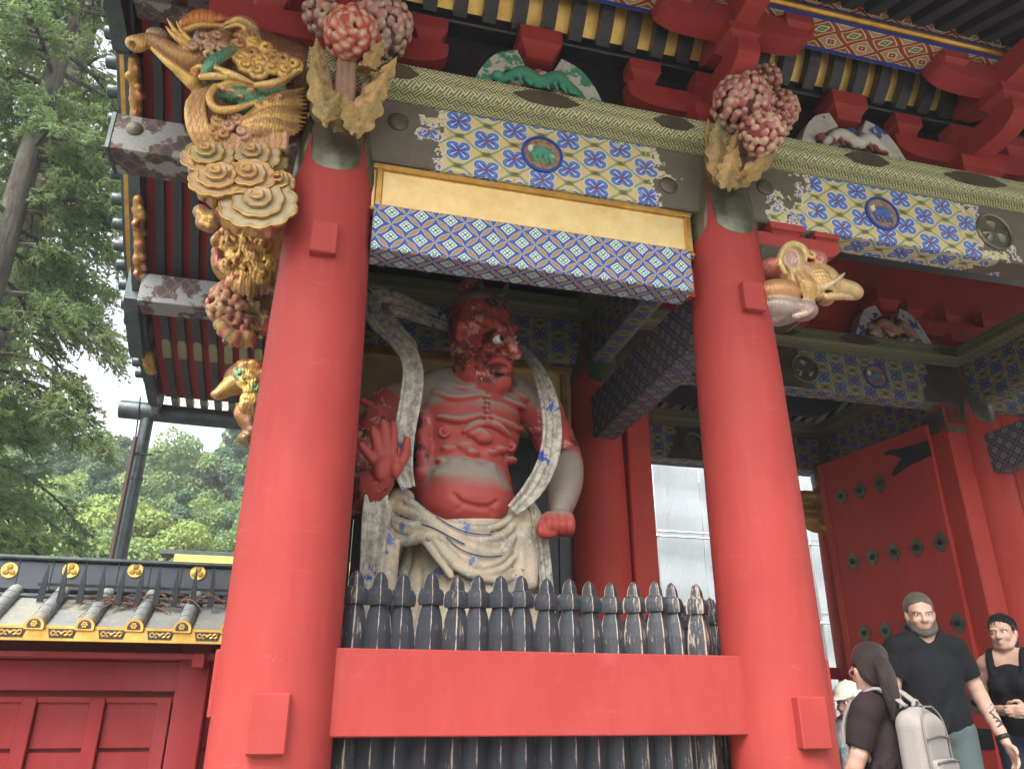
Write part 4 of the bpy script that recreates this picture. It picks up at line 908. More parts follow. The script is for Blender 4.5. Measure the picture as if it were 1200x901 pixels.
for b, t, w, dy, cl in (((125, 640), (118, 420), .115, -.02, .05), ((150, 660), (185, 520), .12, -.10, .10), ((160, 600), (195, 450), .07, .02, .05), ((180, 655), (320, 545), .09, .02, .12), ((95, 540), (85, 420), .05, .06, .05), ((170, 640), (235, 600), .06, -.08, .1), ((120, 655), (75, 520), .06, .05, .05), ((250, 560), (215, 480), .05, 0, .1)):
    leaf_mesh(c(*b, dy+.03), c(*t, dy-.05), S1, w, M_leafgilt, 'leaf', chry, 4, -cl)
# --- long-snouted beast head on the corner pillar
def curl(sd, p, r, col, tube=.019, turns=1.6, spin=1, dome=.03, a0=0.0):
    """a carved ringlet: tube wound inwards and rising to its middle"""
    n = int(9*turns); P_ = []
    for i in range(n+1):
        t = i/n; w = a0+spin*2*math.pi*turns*t; q = r*(1-.80*t); P_.append(np.array(p)+v3(q*math.cos(w), -dome*t, q*math.sin(w)))
    sd.line(P_, list(np.linspace(tube, tube*.72, n+1)), col, .003)
def locks(sd, A, B, n, bend, rad, cols, k=.003):
    """n tapering strands fanned between the polyline of roots A and of tips B"""
    A, B = spline(A, n), spline(B, n)
    for i in range(n):
        m_ = (A[i]+B[i])/2+np.array(bend)*(1 if i % 2 else .8); sd.line([A[i], m_, B[i]], [rad*.8, rad, rad*.30], cols[i % len(cols)], k, 8)
c = zoomer(120, 0, 10/3, -.12)
sd = Sdf(); G1, G2, DK = (.62, .40, .11), (.38, .21, .075), (.15, .065, .03)
sd.line([c(770, 300, .10), c(640, 250, .09), c(520, 190, .07), c(430, 180, .05)], [.20, .19, .17, .13], DK, .05, 10)             # neck, skull (set back)
pts = spline([np.append(c(470, 195, .0), .125), np.append(c(390, 235, -.04), .105), np.append(c(310, 232, -.07), .080), np.append(c(240, 188, -.09), .058), np.append(c(185, 160, -.11), .046), np.append(c(130, 172, -.12), .050)], 44)
for i in range(43): w_ = 1+.085*math.sin(i*math.pi*.62) if i < 34 else 1; sd.cap(pts[i, :3], pts[i+1, :3], pts[i, 3]*w_, pts[i+1, 3]*w_, G2 if i % 3 else (.40, .22, .13), .006)      # ringed trunk
sd.ell(c(132, 173, -.12), (.068, .055, .048), G1, .012); sd.ell(c(215, 138, -.02), (.075, .05, .05), (.28, .24, .16), .02); sd.ell(c(116, 176, -.15), (.018, .02, .022), DK, .008, op='s')
sd.line([c(318, 292, -.13), c(262, 250, -.15), c(195, 190, -.14)], [.030, .026, .016], G1, .005, 9); sd.line([c(350, 320, -.10), c(300, 285, -.12)], [.05, .03], G1, .01)
sd.ell(c(372, 292, -.10), (.045, .05, .05), (.50, .06, .03), .01); sd.ell(c(378, 320, -.05), (.06, .07, .035), GN, .01); sd.line([c(352, 275, -.13), c(385, 262, -.17), c(420, 280, -.17)], [.016, .02, .014], G1, .005, 7)
for a, b in (((340, 182), (252, 72)), ((352, 172), (288, 82)), ((325, 176), (248, 104))): sd.line([c(*a, -.16), c((a[0]+b[0])/2-4, (a[1]+b[1])/2+4, -.18), c(*b, -.17)], [.022, .018, .007], G1, .004, 6)
locks(sd, [c(322, 118, -.05), c(380, 98, -.07), c(468, 104, -.05)], [c(306, 86, -.07), c(352, 48, -.08), c(400, 40, -.08), c(484, 66, -.06)], 13, (.012, -.02, 0), .030, [OR, (.56, .24, .06)])            # flame crest
sd.line([c(318, 122, -.12), c(380, 100, -.14), c(468, 102, -.12)], [.020, .022, .016], G1, .005, 8)
sd.line([c(392, 302, -.20), c(430, 248, -.22), c(505, 196, -.20)], [.026, .040, .030], GN, .006, 8); sd.line([c(384, 308, -.19), c(424, 238, -.23), c(500, 182, -.20)], .012, G1, .004, 8); sd.line([c(404, 306, -.19), c(446, 256, -.22), c(515, 208, -.19)], .011, G1, .004, 8)   # green brow band
for a, b, r, sp in ((398, 160, .060, 1), (448, 152, .056, -1), (425, 192, .045, 1), (470, 190, .046, -1), (360, 190, .04, 1)): curl(sd, c(a, b, -.17), r, (.42, .27, .17), .017, 1.5, sp, .04)
sd.ell(c(415, 214, -.20), (.036, .035, .024), (.62, .58, .48), .004); sd.ell(c(412, 214, -.235), .014, (.02, .02, .02), .003); sd.line([c(396, 207, -.21), c(414, 199, -.235), c(434, 206, -.21)], .011, G1, .004, 7)
sd.line([c(480, 108, -.12), c(530, 94, -.16), c(580, 110, -.14), c(612, 162, -.10)], [.028, .050, .052, .016], (.36, .25, .18), .01, 10)
for o in (-14, 12): sd.line([c(482, 104+o*.6, -.17), c(540, 88+o, -.21), c(606, 135+o*1.6, -.17)], [.013, .016, .010], G1, .004, 9)
for i, (a, b) in enumerate(((532, 186), (546, 236), (592, 178), (590, 222), (636, 198), (626, 246), (668, 228), (612, 288), (660, 280), (706, 240), (712, 284), (568, 268), (560, 150), (748, 262))): curl(sd, c(a, b, -.16), .060, G1 if i % 3 else G2, .021, 1.7, 1 if i % 2 else -1, .05, i*1.3)
for q in (((385, 302), (450, 298), (530, 314)), ((445, 268), (520, 298), (610, 336)), ((600, 334), (680, 322), (765, 282))): sd.line([c(q[0][0], q[0][1], -.22), c(q[1][0], q[1][1], -.25), c(q[2][0], q[2][1], -.19)], [.020, .024, .009], (.66, .46, .16), .004, 10)
# breast: ribbed shield, green pad edged with gold, swept plumes over a dark ground
sd.ell(c(570, 455, .07), (.40, .17, .23), DK, .05); sd.ell(c(420, 455, .02), (.15, .15, .23), DK, .05)
for i in range(10):
    q = i/9; sd.line([c(432+q*14, 335+q*5, -.14), c(342+q*52, 392+q*10, -.17), c(340+q*66, 500, -.17), c(386+q*48, 590, -.10)], [.012, .020, .020, .014], (G1, (.46, .22, .15), G2)[i % 3], .003, 12)
for i in range(14): q = i/13; sd.line([c(425+q*290, 540-14*q, -.13), c(408+q*305, 606-24*q, -.10)], [.026, .022], (G2, (.44, .24, .14))[i % 2], .003)
sd.line([c(440, 338, -.20), c(418, 385, -.22), c(448, 428, -.22), c(525, 424, -.21), c(605, 396, -.19)], [.020, .024, .026, .022, .012], G1, .004, 16); sd.line([c(440, 338, -.20), c(520, 322, -.20), c(625, 340, -.17), c(730, 318, -.12)], [.018, .018, .018, .012], G1, .004, 14)
sd.line([c(462, 358, -.13), c(530, 374, -.14), c(600, 366, -.13), c(700, 348, -.10)], [.050, .058, .046, .036], GN, .01, 9); sd.line([c(550, 424, -.13), c(640, 396, -.12), c(730, 370, -.09)], [.045, .048, .03], GN, .01, 8)
for a, b in ((470, 350), (540, 378), (505, 356), (610, 414), (580, 352), (640, 402), (690, 376)): sd.ell(c(a, b, -.19), (.026, .02, .018), (.48, .26, .12), .004)
locks(sd, [c(560, 462, -.16), c(556, 480, -.17), c(545, 520, -.15)], [c(790, 345, -.06), c(800, 420, -.06), c(785, 500, -.05), c(720, 545, -.06)], 15, (-.02, -.06, -.02), .026, [G1, G2, (.46, .24, .12), G1])
for i, (a, b) in enumerate(((452, 476), (496, 498), (430, 516), (524, 470), (470, 530), (548, 520))): curl(sd, c(a, b, -.15), .046, (.44, .25, .16) if i % 2 else G2, .017, 1.5, 1 if i % 2 else -1, .035, i)
sd.line([c(800, 350, .12), c(700, 420, .12)], [.12, .14], DK, .05)
sd.build('beast_head_carving', M_carve, .0088, gate, label='gilded long-snouted beast head with orange flame crest')
# --- cloud console below it: tiered scalloped discs
cl = Sdf(); 
for a, b, r, col in ((415, 650, .10, (.40, .24, .09)), (470, 760, .12, (.38, .20, .08)), (600, 720, .13, (.36, .2, .09)), (620, 850, .15, (.42, .25, .09)), (560, 640, .09, (.3, .17, .08)), (690, 780, .12, (.36, .2, .08)), (660, 680, .1, (.3, .2, .1))): cl.ell(c(a, b, .06), (r, .15, r*.85), col, .05)
for a, b, l in ((350, 660, 60), (400, 690, 60), (380, 740, 60), (430, 770, 60), (500, 800, 60), (510, 870, 60), (580, 880, 60), (640, 890, 50), (360, 690, 50), (470, 850, 60)): cl.line([c(a, b-l*.5, -.10), c(a+12, b+l*.5, -.06)], [.040, .030], (.46, .26, .09) if l > 55 else (.40, .14, .07), .02)
for a, b in ((385, 830), (405, 850), (395, 870), (420, 880), (430, 850)): cl.ell(c(a, b, -.08), .05, (.32, .18, .10), .01); cl.ell(c(a-6, b, -.13), .022, GD, .008)
cloud = cl.build('cloud_console', M_carve, .012, gate, label='gilded cloud console of tiered scalloped discs')
def cloud_disc(p, r, face, cols, parent):
    h = 0.0; tiers = ((1.0, .030), (.66, .030), (.36, .035), (.17, .03))
    for k, (s, t) in enumerate(tiers):
        rr = r*s; nl = 11-2*k; mod = (lambda w, nl=nl, k=k: 1+(.10*abs(math.sin(w*nl/2+k))-.03*math.sin(w*3+k))*(k < 3))
        part(MB().lathe([(rr*.86, h-.02), (rr*.97, h), (rr*1.0, h+t*.5), (rr*.95, h+t*.8), (rr*.80, h+t*.62), (0, h+t*.5)], p, 44, face, 0, mod), 'cloud_tier', cols[k], parent, 50)
        A = nrm(face); U = nrm(v3(1, 0, 0)-A*A[0]); V = np.cross(A, U); part(MB().tube([np.array(p)+A*(h+t*.62)+rr*.975*mod(w)*(math.cos(w)*U+math.sin(w)*V) for w in np.linspace(0, 2*math.pi, 45)], .0075 if k < 2 else .006, 6, False), 'gilt_rim', M_gold, parent, True); h += t*.75
def m_tier(name, a, b):
    m = Mat(name, .5, .15, .4); n = m.noise(16, 6, .7); pt = S(m.t.nodes.new('ShaderNodeNewGeometry').outputs['Pointiness']); k = m.mix(n.ramp(.45, .62), a, b); k = m.mix(pt.ramp(.52, .60)*.8, k, (.52, .40, .20)); m.color(k).bump(n, .4, .006); return m
T_g, T_b, T_p, T_o = m_tier('cloud_green', (.07, .13, .075), (.22, .21, .13)), m_tier('cloud_blue', (.085, .11, .13), (.26, .25, .20)), m_tier('cloud_pink', (.33, .085, .075), (.38, .25, .18)), m_tier('cloud_ochre', (.42, .26, .09), (.34, .14, .07))
T_gd = m_tier('cloud_emerald', (.04, .16, .08), (.16, .2, .1))
for a, b, r, cs, dy in ((415, 615, .135, (T_b, T_g, T_g, T_o), -.10), (590, 618, .145, (T_b, T_b, T_b, T_o), -.10), (455, 705, .145, (T_p, T_p, T_p, T_o), -.16), (575, 700, .135, (T_p, T_p, T_p, T_o), -.18), (690, 722, .085, (T_g, T_gd, T_p, T_p), -.16), (615, 800, .195, (T_b, T_b, T_b, T_o), -.20), (655, 640, .10, (T_g, T_g, T_b, T_o), -.02), (500, 632, .08, (T_g, T_gd, T_g, T_o), -.02)):
    cloud_disc(c(a, b, dy), r*1.14, nrm((-.14, -.93, .22)), cs, cloud)
# --- crouching lion and peony on the middle gable pillar
c = zoomer(120, 250, 10/3, 2.80); sd = Sdf()
sd.line([c(720, 200, .05), c(600, 170), c(530, 190, -.05)], [.30, .30, .26], (.42, .25, .07), .06, 8)
for i in range(7): sd.line([c(470+8*i, 110+10*i, -.28), c(560+10*i, 120+18*i, -.34), c(660, 130+26*i, -.25)], [.025, .035, .02], GD if i % 2 else (.32, .17, .06), .02, 8)
for i, (a, b) in enumerate(((500, 120), (560, 110), (620, 130), (530, 170), (590, 180), (640, 200), (500, 210), (560, 225), (620, 250))): curl(sd, c(a, b, -.30), .10, GD if i % 2 else (.46, .26, .08), .034, 1.6, 1 if i % 2 else -1, .08, i)
for a, b in ((450, 165), (452, 185), (445, 150), (456, 205), (560, 250), (590, 240), (575, 270), (600, 270), (550, 230), (620, 255), (590, 290), (480, 110), (500, 90), (530, 85)): sd.ell(c(a, b, -.28), .055, ((.34, .12, .09), (.36, .22, .10))[a > 500], .015)
locks(sd, [c(470, 95, -.2), c(540, 70, -.22), c(640, 60, -.2)], [c(430, 130, -.22), c(520, 30, -.25), c(660, 20, -.2)], 12, (-.02, -.05, 0), .05, [(.44, .26, .08), (.30, .15, .06), GD])
locks(sd, [c(560, 240, -.25), c(640, 240, -.25)], [c(470, 300, -.24), c(560, 330, -.28), c(640, 320, -.2)], 10, (-.03, -.06, 0), .045, [(.46, .27, .09), (.34, .13, .09), GD])
sd.build('lion_carving', M_gilt, .018, gate)
pf = Sdf(); petals(pf, c(505, 365, -.08), .24, (-.3, -.9, -.2), 60, [(.40, .16, .10), (.34, .07, .05), (.44, .27, .14)], (.54, .36, .18), .21, 9)
locks(pf, [c(450, 330, -.15), c(500, 300, -.2), c(560, 310, -.15)], [c(425, 300, -.18), c(490, 262, -.22), c(570, 280, -.18)], 9, (0, -.05, 0), .045, [(.46, .28, .10), (.36, .1, .07)])
locks(pf, [c(470, 430, -.2), c(520, 470, -.2), c(580, 470, -.15)], [c(440, 450, -.2), c(500, 510, -.2), c(590, 530, -.15)], 9, (0, -.05, 0), .05, [(.30, .20, .08), (.46, .28, .10), (.36, .08, .06)]); petals(pf, c(530, 450, -.05), .19, (-.2, -.9, -.3), 30, [(.36, .06, .06), (.40, .10, .08)], (.5, .3, .2), .27, 10); pf.ell(c(515, 295, -.1), .09, (.36, .10, .08), .02)
pf.line([c(640, 360, .1), c(560, 400)], [.12, .08], GB, .03); mp = pf.build('peony_carving', M_carve2, .017, gate)
for b, t, w in (((560, 400), (620, 340), .12), ((570, 470), (630, 450), .12), ((600, 470), (570, 520), .10), ((540, 420), (600, 400), .10), ((560, 340), (620, 300), .1), ((545, 300), (490, 285), .11), ((470, 420), (440, 350), .11), ((520, 480), (470, 500), .11), ((600, 380), (625, 440), .12)): leaf_mesh(c(*b, -.12), c(*t, -.18), S1, w, M_leafgilt, 'leaf', mp, 3, -.1)
# --- beast head on the rear gable pillar
c = zoomer(120, 250, 10/3, 5.8); sd = Sdf()
sd.line([c(640, 690, .06), c(580, 640, .05), c(530, 650, .03)], [.24, .24, .19], (.20, .09, .04), .05, 8); pts = spline([np.append(c(545, 655, .0), .16), np.append(c(490, 682, -.05), .11), np.append(c(450, 710, -.08), .07)], 22)
for i in range(21): w_ = 1+.09*math.sin(i*2); sd.cap(pts[i, :3], pts[i+1, :3], pts[i, 3]*w_, pts[i+1, 3]*w_, (.50, .31, .10) if i % 3 else (.36, .19, .09), .008)
locks(sd, [c(535, 620, -.2), c(580, 610, -.22), c(620, 640, -.2)], [c(560, 575, -.2), c(620, 580, -.2), c(660, 640, -.15)], 9, (0, -.06, 0), .05, [GD, (.42, .2, .08), OR]); sd.line([c(500, 660, -.1), c(478, 645, -.1)], [.04, .02], GD, .02); sd.ell(c(452, 708, -.08), (.10, .08, .06), PK, .03)
for i in range(6): sd.line([c(540+12*i, 610, -.1), c(530+14*i, 575-6*(i % 2), -.12)], [.05, .015], OR, .02)
for a, b in ((540, 635), (570, 630), (555, 660), (590, 650), (600, 690), (570, 690), (565, 730), (590, 730)): curl(sd, c(a, b, -.24), .10, GD if a % 20 else (.10, .24, .12), .034, 1.5, 1, .06, a)
locks(sd, [c(560, 720, -.2), c(600, 700, -.2)], [c(556, 800, -.2), c(610, 830, -.15)], 6, (-.05, -.06, 0), .05, [GD, (.44, .24, .1)])
sd.line([c(600, 700, .05), c(590, 760, .05), c(600, 830, .05)], [.17, .15, .12], (.20, .09, .04), .05, 8); sd.build('beast_head_carving', M_gilt, .024, gate)
sd = Sdf()
locks(sd, [c(560, 740, -.1), c(600, 740, -.12)], [c(540, 830, -.12), c(600, 900, -.1)], 8, (-.08, -.08, 0), .06, [GD, (.40, .18, .09)])
for a, b, r in ((565, 790, .13), (590, 850, .13), (562, 880, .12), (600, 780, .14), (575, 820, .12), (620, 900, .14)): sd.ell(c(a, b, -.05), (r, .14, r*.8), (.40, .22, .10), .03); sd.ell(c(a-5, b-5, -.18), (r*.5, .06, r*.4), (.42, .30, .2), .02)
sd.build('cloud_console', M_gilt, .026, gate)
# --- elephant-like nose on the second pillar, over the passage
c = zoomer(880, 260, 3.75, -.10); sd = Sdf()
ca, cb = c(30, 290, .1), c(190, 290, .1); sd.box((ca+cb)/2+v3(-.02, .06, -.02), (.22, .15, .26), .05, (.40, .10, .07), .03)
sd.ell(c(110, 330, -.03), (.20, .17, .12), (.48, .24, .10), .04); sd.ell(c(110, 395, -.02), (.20, .16, .09), WH, .03); sd.ell(c(75, 215, -.03), (.10, .15, .08), (.46, .14, .12), .02); sd.line([c(80, 430, -.02), c(150, 395, -.06), c(190, 355, -.06)], [.045, .05, .04], (.36, .26, .26), .015, 7)
sd.ell(c(182, 160, -.14), (.105, .06, .135), (.42, .28, .10), .02); sd.ell(c(186, 165, -.20), (.055, .04, .085), (.42, .30, .26), .015, op='s'); sd.line([c(150, 225, -.17), c(125, 170, -.18), c(150, 110, -.18), c(190, 95, -.18), c(235, 120, -.17), c(238, 170, -.17)], [.018, .022, .022, .02, .022, .016], (.56, .42, .18), .008, 16)
sd.line([c(200, 270, -.05), c(300, 250, -.08), c(360, 290, -.1), c(430, 300, -.12), c(460, 312, -.12)], [.15, .11, .085, .06, .05], (.50, .34, .14), .03, 14); sd.ell(c(462, 312, -.13), (.055, .05, .05), (.46, .20, .15), .012); sd.ell(c(420, 290, -.15), (.05, .04, .05), (.44, .34, .24), .015)
sd.ell(c(280, 165, -.06), (.10, .08, .07), (.46, .14, .12), .02); sd.ell(c(300, 195, -.08), (.05, .06, .04), (.44, .24, .20), .015)
locks(sd, [c(190, 215, -.16), c(240, 232, -.19), c(275, 262, -.17)], [c(236, 350, -.15), c(270, 352, -.15), c(320, 346, -.13)], 12, (-.01, -.045, 0), .017, [(.62, .43, .16), (.46, .28, .10), (.56, .36, .12)])
locks(sd, [c(248, 212, -.17), c(262, 250, -.19), c(280, 300, -.17)], [c(352, 246, -.15), c(372, 290, -.15), c(390, 328, -.13)], 10, (0, -.045, .02), .018, [(.62, .44, .18), (.44, .25, .10), (.58, .38, .14)])
for i, (a, b) in enumerate(((262, 150), (296, 168), (310, 205), (240, 200))): curl(sd, c(a, b, -.16), .045, (.50, .20, .15) if i % 2 else (.58, .38, .15), .016, 1.4, 1, .03, i)
sd.line([c(320, 290, -.2), c(370, 260, -.22), c(412, 226, -.2)], [.022, .02, .008], (.56, .44, .26), .008, 7); sd.line([c(330, 330, -.18), c(390, 325, -.18), c(440, 335, -.16)], [.03, .028, .02], (.54, .38, .18), .01, 7); sd.ell(c(330, 345, -.12), (.06, .06, .04), (.46, .24, .14), .015)
sd.ell(c(225, 390, -.08), (.12, .10, .075), (.34, .24, .23), .02); sd.line([c(190, 415, -.14), c(240, 400, -.16), c(275, 375, -.14)], [.022, .025, .015], (.56, .44, .34), .008, 7)
sd.build('elephant_head_carving', M_carve, .0085, gate, label='gold elephant head carving over the passage')
part(MB().box((3.36, .02, 4.60), (.30, .26, .62), .01), 'carving_block', M_plate)
# --- gilded nose on the rear passage pillar
c = zoomer(900, 460, 4.0, 5.72); sd = Sdf()
sd.line([c(330, 540, .1), c(220, 540), c(130, 530)], [.20, .24, .22], (.40, .22, .06), .06, 8); sd.line([c(160, 580, -.05), c(220, 620, -.1), c(290, 640, -.1)], [.12, .11, .06], GD, .03, 8)
for i in range(8): sd.line([c(130, 480+i*14, -.22), c(190, 470+i*17, -.24), c(250, 480+i*16, -.18)], [.02, .028, .015], GD if i % 2 else GB, .01, 7)
sd.line([c(330, 540, .1), (7.86, 5.86, 4.55)], [.20, .20], (.40, .22, .06), .05); sd.build('beast_head_carving', M_gilt, .02, gate)
# ------------------------------------------------------------------ guardian statue in the left bay
SY = 1.30
def s_(px, py, dy=0.0): return W(px, py, Y=SY+dy)
def z5(a, b, dy=0.0): return s_(400+a/3.75, 310+b/3.75, dy)
def z6(a, b, dy=0.0): return s_(390+a/3.75, 480+b/3.75, dy)
statue = thing('guardian_statue', (1.35, 1.3, .83), 'bare-chested red guardian statue with peeling paint, raised open palm and flowing scarf', 'statue')
T0, TF, TD = (.12, 0, 0), (1, 0, 0), (.15, .9, 0); DUST, MID = (.1, 1, 0), (.1, .45, 0)
b = Sdf()
# trunk
b.ell(s_(548, 500, .02), (.44, .30, .46), T0, .08); b.ell(s_(556, 468, .06), (.52, .24, .19), DUST, .08); b.ell(s_(541, 570, 0), (.41, .29, .36), T0, .08)
b.line([s_(474, 470, .08), s_(520, 456, .10), s_(575, 462, .12), s_(630, 478, .08)], [.17, .16, .17, .15], DUST, .08)
b.line([s_(505, 462, .08), s_(560, 440, .10)], [.13, .14], DUST, .08); b.line([s_(612, 470, .08), s_(580, 440, .10)], [.12, .14], DUST, .08)
_EL = [(s_(548, 500, .02), (.44, .30, .46)), (s_(541, 570, 0), (.41, .29, .36)), (s_(547, 590, -.10), (.385, .30, .275))]
def ts(px, py, off=0.0):
    """point on the front of the trunk seen at a photo pixel, moved out (-) or in (+)"""
    Y = SY-.25
    for _ in range(5):
        p = W(px, py, Y=Y); ys = [e[0][1]-e[1][1]*math.sqrt(max(0, 1-((p[0]-e[0][0])/e[1][0])**2-((p[2]-e[0][2])/e[1][2])**2)) for e in _EL]; Y = min(ys)
    return W(px, py, Y=Y)+v3(0, off, 0)
t5 = lambda a, b, off=0.0: ts(400+a/3.75, 310+b/3.75, off); t6 = lambda a, b, off=0.0: ts(390+a/3.75, 480+b/3.75, off)
for q in (((410, 560), (500, 585), (615, 572)), ((655, 578), (730, 600), (800, 628)), ((440, 520), (540, 545), (620, 540)), ((660, 545), (740, 560), (810, 590))): b.line([t5(*p, -.008) for p in q], .022, DUST, .03, 9)
for q in (((425, 672), (520, 684), (612, 664)), ((655, 668), (720, 700), (790, 728)), ((540, 735), (590, 708), (636, 700)), ((640, 700), (680, 712), (735, 752)), ((565, 750), (605, 740), (630, 745))): b.line([t5(*p, -.012) for p in q], [.018, .028, .018], (.1, .72, 0), .016, 9)
for i in range(6): b.ell(t5(636+5*(i % 2), 585+22*i, -.02), (.026, .022, .020), MID, .012)
for a, bb, r in ((622, 765, .072), (545, 805, .066), (575, 832, .05), (470, 815, .055), (655, 832, .046), (500, 868, .055), (700, 818, .048), (745, 862, .05), (440, 862, .042), (560, 880, .05), (650, 888, .05)): b.ell(t5(a, bb, -.008), (r*1.08, .05, r*.66), (.1, .42, 0), .020)
for a, bb in ((450, 737), (742, 800)):
    p = t5(a, bb, -.016); b.ell(p, (.050, .022, .050), T0, .010); b.ell(p+v3(0, -.014, 0), (.036, .018, .036), T0, .006, op='s'); b.ell(p+v3(0, -.010, 0), (.018, .018, .018), T0, .006)
for i in range(7): b.ell(z6(392+6*(i % 2), 30+42*i, -.13), (.055, .06, .045), (.75, .2, 0), .05)                  # ridged flank
# belly with its deep fold
b.ell(s_(547, 590, -.10), (.385, .30, .275), T0, .06); b.ell(t6(590, 285, .06), (.24, .10, .09), DUST, .10)
for q, r in ((((530, 372), (556, 400), (596, 418), (640, 428), (686, 428), (724, 404)), .014), (((548, 440), (572, 414)), .007), (((692, 432), (708, 462)), .007)):
    b.line([t6(*p, -.002) for p in q], r, T0, .02, 3*len(q), op='s')
# neck and head (turned to its left)
b.line([s_(575, 474, .05), s_(568, 436, .02)], [.19, .175], TF, .05)
b.ell(s_(563, 388, .0), (.275, .30, .30), TF, .05); b.ell(s_(577, 410, -.12), (.20, .21, .26), TF, .06); b.ell(s_(561, 374, .02), (.265, .28, .255), (.9, .75, 0), .05)
b.line([s_(540, 408, -.10), s_(556, 440, -.18), s_(584, 450, -.26)], [.09, .10, .085], TF, .05, 8); b.ell(s_(588, 446, -.28), (.085, .08, .07), TF, .04)
b.line([s_(556, 374, -.26), s_(574, 377, -.34), s_(588, 386, -.36)], [.035, .05, .035], TF, .03, 8); b.line([s_(592, 386, -.36), s_(604, 386, -.24)], [.04, .04], TF, .03)
for i in range(4): b.line([s_(560+i*10, 362-i*2, -.26), s_(568+i*9, 368-i, -.31)], [.014, .016], TF, .015)                                # furrowed brow
b.ell(s_(584, 397, -.34), (.070, .05, .055), TF, .02); b.ell(s_(584, 397, -.385), (.058, .05, .042), TF, .012, op='s')
b.line([s_(572, 399, -.33), s_(582, 391, -.39), s_(592, 394, -.37)], [.013, .017, .013], TF, .010, 7); b.line([s_(573, 401, -.33), s_(583, 406, -.385), s_(592, 402, -.37)], [.012, .014, .012], TF, .010, 7)
b.line([s_(594, 392, -.36), s_(597, 402, -.42), s_(600, 409, -.45)], [.036, .044, .052], TF, .02); b.ell(s_(592, 412, -.40), (.048, .045, .036), TF, .018); b.ell(s_(603, 411, -.38), (.042, .04, .034), TF, .018); b.ell(s_(592, 415, -.43), (.016, .02, .010), TF, .008, op='s')
b.ell(s_(597, 394, -.30), (.04, .06, .045), TF, .02); b.ell(s_(572, 413, -.29), (.085, .07, .06), TF, .03); b.ell(s_(603, 414, -.24), (.06, .07, .06), TF, .03)
b.line([s_(569, 429, -.33), s_(580, 422, -.40), s_(590, 423, -.41), s_(599, 430, -.35)], [.018, .026, .026, .016], TF, .012, 12); b.line([s_(570, 435, -.32), s_(582, 434, -.39), s_(592, 434, -.39), s_(598, 435, -.34)], [.018, .027, .026, .016], TF, .012, 12)
b.line([s_(568, 432, -.37), s_(582, 428, -.43), s_(591, 429, -.44), s_(600, 433, -.38)], .008, TF, .008, 12, op='s'); b.line([s_(563, 416, -.33), s_(564, 430, -.34), s_(570, 441, -.31)], .009, TF, .012, 8, op='s')
b.ell(s_(541, 387, -.24), (.062, .06, .105), T0, .015); b.ell(s_(543, 386, -.30), (.034, .04, .065), T0, .010, op='s'); b.ell(s_(544, 404, -.25), (.034, .04, .045), T0, .012)
for i in range(7): b.line([s_(545+i*8, 356-i*.5, -.18-.02*i), s_(550+i*7, 347, -.08)], [.012, .008], (.9, .7, 0), .02)       # hair strands
# right arm (viewer's left), forearm raised behind the pillar, palm forward
b.ell(s_(462, 478, .02), (.21, .20, .20), TF, .06); b.line([s_(455, 492, 0), s_(425, 540, -.05), s_(414, 580, -.12)], [.185, .165, .14], TF, .05, 8); b.line([s_(412, 585, -.14), s_(430, 575, -.30), s_(448, 562, -.42)], [.145, .13, .085], TF, .04, 8)
for i in range(6): b.line([s_(425+i*8, 470+i*14, -.14), s_(445+i*4, 480+i*14, -.18)], [.03, .03], TF, .03)
hp = lambda px, py, dy=0: s_(px, py, -.48+dy)
b.ell(hp(453, 546), (.105, .055, .115), T0, .03); b.ell(hp(446, 552, -.035), (.045, .035, .07), T0, .025); b.ell(hp(464, 549, -.04), (.045, .04, .07), T0, .025)
for q, r in ((((439, 541), (430, 530), (423, 521)), .030), (((444, 533), (440, 516), (437, 503)), .033), (((452, 530), (450, 511), (449, 495)), .034), (((460, 531), (461, 513), (461, 497)), .033), (((466, 548), (474, 533), (477, 515)), .034)):
    b.line([hp(*q[0]), hp(*q[1], -.015), hp(*q[2], -.045)], [r*1.08, r, r*.80], T0, .016, 7)
    m_ = np.array(q[1], float); b.ell(hp(m_[0], m_[1], -.04), (.020, .012, .018), T0, .01)
b.line([hp(440, 546, -.075), hp(455, 540, -.085), hp(466, 538, -.08)], .007, T0, .012, 8, op='s'); b.line([hp(458, 562, -.07), hp(456, 548, -.085), hp(464, 540, -.08)], .007, T0, .012, 8, op='s')
# left arm (viewer's right), hanging, fist closed
b.ell(s_(634, 482, .06), (.19, .19, .18), (.8, .5, 0), .06); b.line([s_(640, 496, .06), s_(656, 530, .05), s_(662, 552, .0)], [.165, .155, .13], TF, .05, 8); b.line([s_(663, 546, -.02), s_(662, 570, -.12), s_(656, 600, -.25)], [.135, .125, .085], (.6, 1, 0), .04, 8)
fp = lambda px, py, dy=0: s_(px, py, -.32+dy)
b.ell(fp(655, 610), (.115, .10, .085), MID, .03)
for i in range(4): x = 643+i*8.3; b.line([fp(x, 604+.6*i, -.07), fp(x+.5, 614+.5*i, -.11), fp(x-.5, 622+.3*i, -.075), fp(x-1, 624, .0)], [.034, .036, .033, .028], T0, .012, 10)
b.line([fp(640, 606, -.05), fp(634, 618, -.09), fp(636, 625, -.10), fp(648, 626, -.09)], [.036, .034, .032, .027], T0, .014, 10)
b.ell(s_(570, 400, -.1), (.42, .6, .40), TF, .08, op='p'); b.ell(s_(561, 350, 0), (.4, .4, .10), (.8, .7, 0), .08, op='p'); b.ell(s_(548, 470, -.05), (.60, .6, .135), DUST, .10, op='p'); b.ell(s_(582, 440, -.2), (.24, .3, .13), TF, .05, op='p'); b.ell(t6(590, 280, .0), (.32, .25, .075), DUST, .14, op='p')
b.build('body', M_statue, .0115, statue, base=(.2, 0, 0), smooth_it=1)
